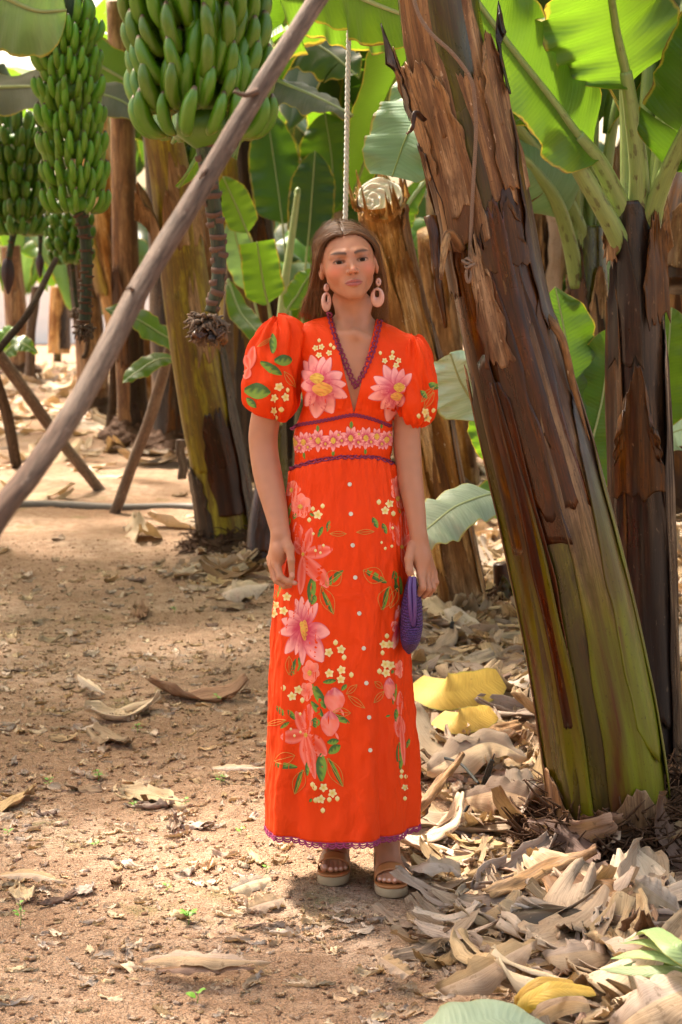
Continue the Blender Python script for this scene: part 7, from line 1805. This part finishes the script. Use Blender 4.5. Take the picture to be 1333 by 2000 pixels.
# skirt, left side
flower(Z3, (318, 335), [(318 + 62 * math.cos(a), 335 + 62 * math.sin(a), 55) for a in np.linspace(0, 6.28, 6)[:-1]], 50, salm_c, core=[(318, 340, 12, 16, YEL)])
flower(Z3, (378, 450), [(378 + 75 * math.cos(a), 450 + 88 * math.sin(a), 70) for a in np.linspace(.3, 6.58, 8)[:-1]], 60, salm_c, core=[(378, 455, 16, 18, YEL)])
leafs(Z3, [(258, 560, 310, 430, 50), (280, 600, 300, 520, 40), (330, 540, 345, 500, 30), (440, 500, 470, 520, 20)])
small5(Z3, [(497, 510)], 34); budm(Z3, [(462, 470), (530, 450), (437, 545)], 17)
LT1 = [(350, 560, 90), (452, 600, 70), (596, 745, 95), (335, 700, 60), (525, 1030, 115, -.16), (375, 1055, 60)]
flower(Z3, (395, 785), LT1, 80, lily_c, core=[(395, 780, 12, 14, YEL)], label='tall salmon lily embroidered on the left of the skirt')
leafs(Z3, [(560, 625, 575, 548, 30), (497, 662, 530, 590, 30), (540, 1002, 678, 905, 48, -.1), (445, 1112, 462, 930, 62), (455, 1125, 480, 1060, 40), (605, 1192, 505, 1030, 34, .08)]); outline(Z3, [(578, 640, 692, 640, 34), (605, 1190, 520, 1000, 90), (548, 985, 660, 905, 110)])
flower(Z3, (395, 1290), [(345, 1085, 60), (385, 1070, 65), (432, 1090, 60), (492, 1115, 70), (300, 1165, 70), (250, 1225, 80), (232, 1318, 80), (275, 1462, 80), (345, 1470, 50), (578, 1320, 120), (542, 1508, 130, .06), (390, 1540, 60)], 70, lotus_c, core=[(405, 1300, 26, 70, ORG), (385, 1260, 14, 20, YEL)], label='pink lotus embroidered half way down the skirt')
small5(Z3, [(285, 1072), (207, 1130), (195, 1185), (265, 1168), (570, 1452), (655, 1432)], 32); budm(Z3, [(617, 1385), (676, 1487)], 20)
leafs(Z3, [(195, 1095, 240, 975, 44, .1), (240, 1010, 300, 985, 40)])
# skirt, right side
flower(Z3, (1030, 300), [(1030 + 36 * math.cos(a), 300 + 62 * math.sin(a), 36) for a in np.linspace(0, 6.28, 6)[:-1]], 40, salm_c)
flower(Z3, (1048, 395), [(1048 + 58 * math.cos(a), 395 + 80 * math.sin(a), 60) for a in np.linspace(.3, 6.58, 8)[:-1]], 60, salm_c, core=[(1040, 400, 14, 18, YEL)])
small5(Z3, [(955, 482), (985, 435)], 30); budm(Z3, [(912, 423), (1010, 502)], 19)
leafs(Z3, [(1060, 500, 1050, 470, 20), (1105, 470, 1090, 420, 24), (905, 600, 870, 528, 40), (965, 640, 938, 568, 34), (965, 975, 805, 905, 50, .1), (1062, 1055, 1015, 895, 66), (938, 1162, 992, 1005, 34, -.08)])
flower(Z3, (1068, 732), [(1080, 488, 70), (992, 562, 70), (866, 722, 100), (1130, 640, 50), (985, 985, 115, .14), (1110, 900, 50)], 80, lily_c, core=[(1068, 730, 12, 14, YEL)], label='salmon lily embroidered on the right of the skirt')
outline(Z3, [(880, 625, 760, 630, 34), (990, 1000, 925, 1160, 100), (1040, 1010, 990, 1150, 60), (950, 960, 805, 890, 110)])
flower(Z3, (1040, 1290), [(1050, 1130, 50), (1010, 1240, 60), (1005, 1300, 50), (1012, 1430, 50)], 50, lotus_c)
small5(Z3, [(945, 1398), (985, 1398)], 30); budm(Z3, [(967, 1340), (937, 1455)], 18)
# skirt, lower part
flower(Z4, (448, 215), [(448 + 62 * math.cos(a), 215 + 80 * math.sin(a), 62) for a in np.linspace(.3, 6.58, 7)[:-1]], 60, salm_c, core=[(442, 225, 14, 20, YEL)])
flower(Z4, (422, 350), [(422 + 44 * math.cos(a), 350 + 70 * math.sin(a), 50) for a in np.linspace(.3, 6.58, 6)[:-1]], 50, salm_c)
leafs(Z4, [(318, 245, 375, 112, 62), (450, 420, 535, 530, 44), (462, 300, 548, 470, 62), (480, 600, 480, 530, 60), (530, 290, 620, 276, 34), (660, 345, 692, 303, 30), (590, 508, 712, 568, 44), (570, 775, 650, 720, 60), (560, 700, 640, 690, 44)]); outline(Z4, [(300, 240, 300, 110, 50), (700, 380, 818, 466, 44), (690, 370, 764, 305, 40), (720, 500, 600, 490, 60)])
def pom(cx, cy, rx, ry): fin('embroidered_fruit', [petal_g(Z4(cx, cy + ry), Z4(cx, cy - ry), rx * 2.0 / 3.508, 0, lambda u, v: mixc(mixc(SAL, RED, .7 * abs(v)), PINK, .5 * rr_.rand()) if u < .68 else mixc(MAG, PALE, rr_.rand() * .6), 9, 7), petal_g(Z4(cx + rx * .6, cy + ry * .7), Z4(cx + rx * .9, cy + ry * 1.25), 16 / 3.5, 0, salm_c, 4, 3)])
pom(610, 412, 72, 86); pom(578, 572, 66, 86); pom(982, 330, 38, 72)
small5(Z4, [(658, 205), (575, 228), (655, 268), (320, 385), (362, 340), (955, 165), (990, 172), (960, 225)], 32); budm(Z4, [(725, 238), (262, 328), (390, 412), (915, 214)], 20)
outline(Z4, [(940, 330, 880, 285, 40), (950, 350, 875, 430, 40)])
flower(Z4, (415, 655), [(440, 438, 92), (345, 488, 72), (242, 655, 105, -.05), (572, 765, 120, .14), (400, 890, 110, -.16), (492, 948, 60, .05)], 80, lily_c, core=[(415, 650, 12, 16, YEL)], label='large salmon lily embroidered low on the skirt')
budm(Z3, [(465, 640), (535, 720), (480, 755), (515, 770), (1005, 600), (930, 700), (955, 740), (1000, 725)], 11); budm(Z4, [(375, 505), (310, 610), (335, 655), (378, 630)], 11)
leafs(Z4, [(270, 522, 212, 452, 38), (340, 545, 290, 478, 36), (240, 605, 300, 560, 26), (355, 872, 188, 838, 44, -.08), (520, 968, 518, 775, 76), (425, 930, 425, 830, 30), (668, 1005, 560, 812, 30, .05), (335, 1055, 402, 890, 34, -.06), (440, 1110, 455, 1085, 20)]); outline(Z4, [(280, 548, 145, 582, 36), (668, 1005, 560, 810, 84), (335, 1055, 400, 890, 90), (340, 790, 200, 830, 80)])
small5(Z4, [(535, 1010), (517, 1090), (597, 1048)], 32); budm(Z4, [(475, 1012), (480, 1097), (575, 1092), (630, 1086), (530, 1167), (460, 990)], 19)
flower(Z4, (1050, 200), [(1050 + 30 * math.cos(a), 200 + 66 * math.sin(a), 36) for a in np.linspace(0, 6.28, 6)[:-1]], 40, salm_c)
flower(Z4, (1058, 520), [(1056, 350, 50), (1030, 620, 56), (1045, 665, 60), (1085, 640, 40), (1085, 860, 36)], 50, lily_c)
leafs(Z4, [(1010, 440, 1030, 300, 30), (1030, 560, 1030, 470, 30), (1060, 885, 1050, 700, 52), (1100, 740, 1122, 675, 26), (1000, 230, 1010, 205, 20), (960, 525, 990, 515, 16)])
small5(Z4, [(1090, 1010)], 24); budm(Z4, [(1065, 935), (1090, 1085), (1068, 900), (1095, 935)], 16)
# ---- buttons
for (x, y) in [(684, 946), (686, 1004), (689, 1065), (694.5, 1128), (702, 1198), (711, 1266), (716, 1334), (721, 1401), (723.5, 1465)]:
    h, n = onto(x, y, .001); n = np.array(n); u = norm(np.cross(n, (0, 0, 1))); v = np.cross(n, u); c = np.array(h)
    a = np.linspace(0, 2 * np.pi, 18, endpoint=False); rings = [c + r * (np.cos(a)[:, None] * u + np.sin(a)[:, None] * v) + n * z_ for r, z_ in ((.0056, 0), (.0058, .0018), (.0050, .0026), (.0036, .0018), (.0004, .0018))]
    b = mesh('button', np.concatenate(rings), grid_faces(5, 18, True), M['button'], dress)
# ---- crochet trims
def trim(name, path, amp, per, rad, side=1, both=True, mat='crochet', off=.003):
    P2 = catmull(path, 400); L = np.concatenate([[0], np.cumsum(np.hypot(*np.diff(P2, axis=0).T))]); T = np.gradient(P2, axis=0); T /= np.hypot(*T.T)[:, None]; Nn = np.stack([-T[:, 1], T[:, 0]], -1) * side
    n = int(L[-1] / per); parts = []; m = n * 10
    l = np.linspace(0, n * per, m); p = np.stack([np.interp(l, L, P2[:, i]) for i in (0, 1)], -1); nn = np.stack([np.interp(l, L, Nn[:, i]) for i in (0, 1)], -1); tt = np.stack([np.interp(l, L, T[:, i]) for i in (0, 1)], -1)
    ph = l / per * 2 * np.pi
    curves = [p + nn * (amp * (0.5 - 0.5 * np.cos(ph)))[:, None] + tt * (-per * .22 * np.sin(ph))[:, None]]
    if both: curves.append(p + nn * (amp * .25 * (0.5 - 0.5 * np.cos(ph)))[:, None])
    for c in curves:
        seq = []; 
        for q in c:
            h = onto(q[0], q[1], off)
            if h is None:       # over bare skin or beyond the edge: stay at the depth of the last point
                y_ = seq[-1][1] if seq else -.05; h = (at(q[0], q[1], y_),)
            seq.append(tuple(h[0]))
        seq = np.array(seq); 
        for i_ in range(2): seq[1:-1, 1] = (seq[:-2, 1] + seq[1:-1, 1] + seq[2:, 1]) / 3
        parts.append(tube(seq, rad, 6)[:2] + ({},))
    V, Fc, _ = merge(parts); return mesh(name, V, Fc, M[mat], dress)
BT = BVHTree.FromPolygons([Vector(v) for v in np.array([v.co for v in body_o.data.vertices]) + np.array(person.location) * 0 + np.array([0, 0, 0])], [tuple(p.vertices) for p in body_o.data.polygons])
_tree = TREE
class Both:
    def ray_cast(s, o, d):
        a = _tree.ray_cast(o, d); b = BT.ray_cast(o, d)
        if a[0] is None: return b
        if b[0] is None: return a
        return a if a[3] < b[3] else b
TREE = Both()
trim('neckline_trim', [Z1(566, 640), Z1(588, 730), Z1(628, 850), Z1(668, 950), Z1(712, 1060), Z1(742, 1115)], 9.5, 10.5, .0019, -1)
trim('neckline_trim', [Z1(912, 690), Z1(888, 790), Z1(858, 900), Z1(812, 1010), Z1(770, 1085), Z1(742, 1115)], 9.5, 10.5, .0019, 1)
TREE = _tree
trim('underbust_trim', [Z1(342, 1352), Z1(400, 1326), Z1(500, 1308), Z1(600, 1288), Z1(720, 1265), Z1(800, 1275), Z1(880, 1298), Z1(965, 1335)], 5, 7.0, .0020, 1)
trim('waist_trim', [Z1(338, 1598), Z1(400, 1578), Z1(500, 1552), Z1(600, 1532), Z1(720, 1524), Z1(850, 1526), Z1(930, 1545), Z1(990, 1572)], 6.5, 13.0, .0024, 1)
# hem trim, real loops hanging from the edge
edge = SV[-1]; el = np.concatenate([edge, edge[:1]]); L = np.concatenate([[0], np.cumsum(np.linalg.norm(np.diff(el, axis=0), axis=1))]); per = L[-1] / 62; m = 62 * 14
l = np.linspace(0, L[-1], m, endpoint=False); p = np.stack([np.interp(l, L, el[:, i]) for i in range(3)], -1); ph = l / per * 2 * np.pi; tt = norm(np.gradient(p, axis=0))
loop = p + np.array([0, 0, -1]) * (.015 * (.5 - .5 * np.cos(ph)))[:, None] - tt * (per * .24 * np.sin(ph))[:, None]
inner = p + np.array([0, 0, -1]) * (.005 + .0035 * (.5 - .5 * np.cos(ph * 1)))[:, None]
V, Fc, _ = merge([tube(loop, .0023, 6, (0, 0, 1))[:2] + ({},), tube(inner, .0020, 6, (0, 0, 1))[:2] + ({},), tube(p + np.array([0, 0, -.001]), .0018, 6, (0, 0, 1))[:2] + ({},)])
mesh('hem_trim', V, Fc, M['crochet_hem'], dress)

# ---- earrings
def disc_ring(parent, name, c, w, h, hx, hy, hw_, hh_, yaw, th=.0035):
    a = np.linspace(0, 2 * np.pi, 36, endpoint=False); b = np.linspace(0, 2 * np.pi, 10, endpoint=False)
    out = np.stack([w * np.cos(a), h * np.sin(a)], -1)
    sq = lambda v, p: np.sign(v) * np.abs(v) ** p
    inn = np.stack([hx + hw_ * sq(np.cos(a), .6), hy + hh_ * sq(np.sin(a), .6)], -1)
    mid = (out + inn) / 2; half = (out - inn) / 2
    P = mid[:, None, :] + half[:, None, :] * np.cos(b)[None, :, None]; Yd = th * np.sin(b)[None, :] + 0 * a[:, None]
    V = np.stack([P[..., 0] * math.cos(yaw) - Yd * math.sin(yaw), P[..., 0] * math.sin(yaw) + Yd * math.cos(yaw), P[..., 1]], -1) + np.array(c)
    idx = grid_faces(37, 10, True); idx = idx % 360
    return mesh(name, V.reshape(-1, 3), idx, M['earring'], parent)
for (c1, c2, yaw, ww) in (((638, 562), (638, 590), math.radians(48), .0185), ((739.5, 551), (737.5, 581), math.radians(-12), .0190)):
    y_ = -.045 if c1[0] < 700 else -.030
    e = empty('earring', pw(c1[0], c1[1], y_)); e.parent = person; e.location = e.location - person.location
    disc_ring(e, 'stud', pw(c1[0], c1[1], y_), .0078 if c1[0] > 700 else .009, .0110, 0, 0, .0004, .0004, yaw, .004)
    disc_ring(e, 'hoop', pw(c2[0], c2[1], y_), ww, .0262, 0 if c1[0] < 700 else -.001, .0095, .0052, .0085, yaw, .0045)
    V, Fc, _ = tube([pw(c1[0], c1[1] + 8, y_), pw(c2[0], c2[1] - 18, y_)], .0012, 6); mesh('link', V, Fc, M['gold'], e)
# ---- finger ring
a = np.linspace(0, 2 * np.pi, 20); c = pw(825, 1141, -.082 + dy)
V, Fc, _ = tube(np.stack([c[0] + .0108 * np.cos(a), c[1] + .0108 * np.sin(a), c[2] + .001 * np.cos(a)], -1), .0012, 6); rg = mesh('finger_ring', V, Fc, M['gold'], person)

# ---- sandals
def sandal(Lf, big):
    sd_ = empty('sandal', Lf(.1, 0, 0)); sd_.parent = person; sd_.location = sd_.location - person.location
    zt = lambda u: .034 + .050 * sstep(.06, .20, u)
    n = 44; us = np.concatenate([-.006 + .25 * (0.5 - 0.5 * np.cos(np.linspace(0, np.pi, n)))])
    def halfw(u, s): 
        t = (u + .006) / .25; base = .043 * np.clip(1 - (1 - t / .22) ** 2.6 if t < .22 else 1, 0, 1) ** .5 if t < .22 else lerp(.043, .029, float(sstep(.22, .65, t)))
        if t > .86: base *= math.sqrt(max(0, 1 - ((t - .86) / .14) ** 2))
        return base
    W = np.array([halfw(u, 1) for u in us]) + 1e-4
    skew = np.array([big * .005 * float(sstep(.12, 0, u)) for u in us])
    def shell(name, z0, z1, mat, grow=0.0):
        rings = []
        prof_ = [(-.3, 0), (0, 0), (0.35, .0015), (.65, .0015), (1, 0), (1, -.3)]
        V = []
        for k_, (f, g) in enumerate([(0, -.004), (0, 0), (.5, .0012), (1, 0), (1, -.004)]):
            for s in (1, -1):
                pass
        cols = []
        for f, g in [(0, -.005), (0.06, 0), (.5, .001), (.94, 0), (1, -.005)]:
            ring = []
            for s, seq in ((1, range(n)), (-1, range(n - 1, -1, -1))):
                for i in seq:
                    u = us[i]; w = max(1e-4, W[i] + g + grow); zz_ = z0(u) + (z1(u) - z0(u)) * f; ring.append(Lf(u, s * w + skew[i], zz_))
            cols.append(ring)
        V = np.array(cols).reshape(-1, 3); m = 2 * n; Fc = grid_faces(5, m, True).tolist()
        # top and bottom sheets
        for b_ in (0, 4):
            for i in range(n - 1):
                q = [b_ * m + i, b_ * m + i + 1, b_ * m + (m - 2 - i), b_ * m + (m - 1 - i)]; Fc.append(q if b_ else q[::-1])
        return mesh(name, V, Fc, M[mat], sd_)
    shell('jute_sole', lambda u: 0.003, lambda u: zt(u) - .006, 'jute')
    shell('footbed', lambda u: zt(u) - .0065, lambda u: zt(u) + .0005, 'leather', .001)
    def strap(name, u0, u1, hz, wz, n1=26):
        rows = []; t = np.linspace(-1, 1, n1)
        for k in np.linspace(0, 1, 6):
            u = lerp(u0, u1, k); ring = []
            for q in t:
                an = q * 1.62; ring.append(Lf(u + .010 * abs(q) ** 2, wz * math.sin(an) + big * .003, zt(u) - .002 + (hz + (k - .5) * .012) * max(0, math.cos(an * .97)) ** .72))
            rows.append(ring)
        return mesh(name, np.array(rows).reshape(-1, 3), grid_faces(6, n1), M['leather'], sd_, solid=.0022)
    strap('toe_strap', .034, .066, .043, .0435)
for (Lf, big, f, r) in FEET: sandal(Lf, big)

# ================================================================== purse
pu = empty('clutch_bag', pw(803, 1200, -.09)); tag(pu, 'purple woven raffia clutch bag held in her hand at her side', 'clutch bag')
n = 46; t = np.linspace(0, 1, n); sp_c = catmull([(806, 1128), (805, 1170), (804, 1215), (802, 1250), (799, 1276)], n)
hwid = np.interp(t, [0, .1, .3, .55, .75, .9, 1], [8, 13, 20, 22.5, 19, 13, 3]) * .00137; dep = np.interp(t, [0, .1, .4, .75, 1], [.028, .045, .062, .055, .012])
a = np.linspace(0, 2 * np.pi, 56, endpoint=False); V = []; sc = []
for i in range(n):
    c = pw(sp_c[i][0], sp_c[i][1], -.085); cr = np.clip(1 - .33 * np.exp(-((a - 1.5 * np.pi - .15) / .22) ** 2) * (t[i] < .62) * min(1, (.62 - t[i]) * 6 if t[i] < .62 else 0), .5, 1)
    wv = 1 + .022 * np.sin(a * 30 + i * 1.57)
    V.append(c + np.stack([hwid[i] * np.cos(a) * wv, dep[i] * np.sin(a) * cr * wv, 0 * a], -1)); sc.append(np.stack([a * .05, 0 * a, np.full_like(a, t[i] * .2)], -1))
mesh('woven_body', np.concatenate(V), grid_faces(n, 56, True), M['weave'], pu, {'sc': np.concatenate(sc)})
for q in (-1, 1):
    V, Fc, _ = tube(catmull([pw(806 + q * 3.5, 1127, -.128), pw(805 + q * 4.5, 1150, -.142), pw(806 + q * 4.5, 1180, -.150), pw(807 + q * 3.0, 1205, -.146), pw(808, 1222, -.136)], 26), .0058, 10); mesh('frame', V, Fc, M['purple'], pu)
V, Fc, _ = tube([pw(803, 1127, -.125), pw(810, 1127, -.125)], .006, 10); mesh('clasp', V, Fc, M['gold'], pu)
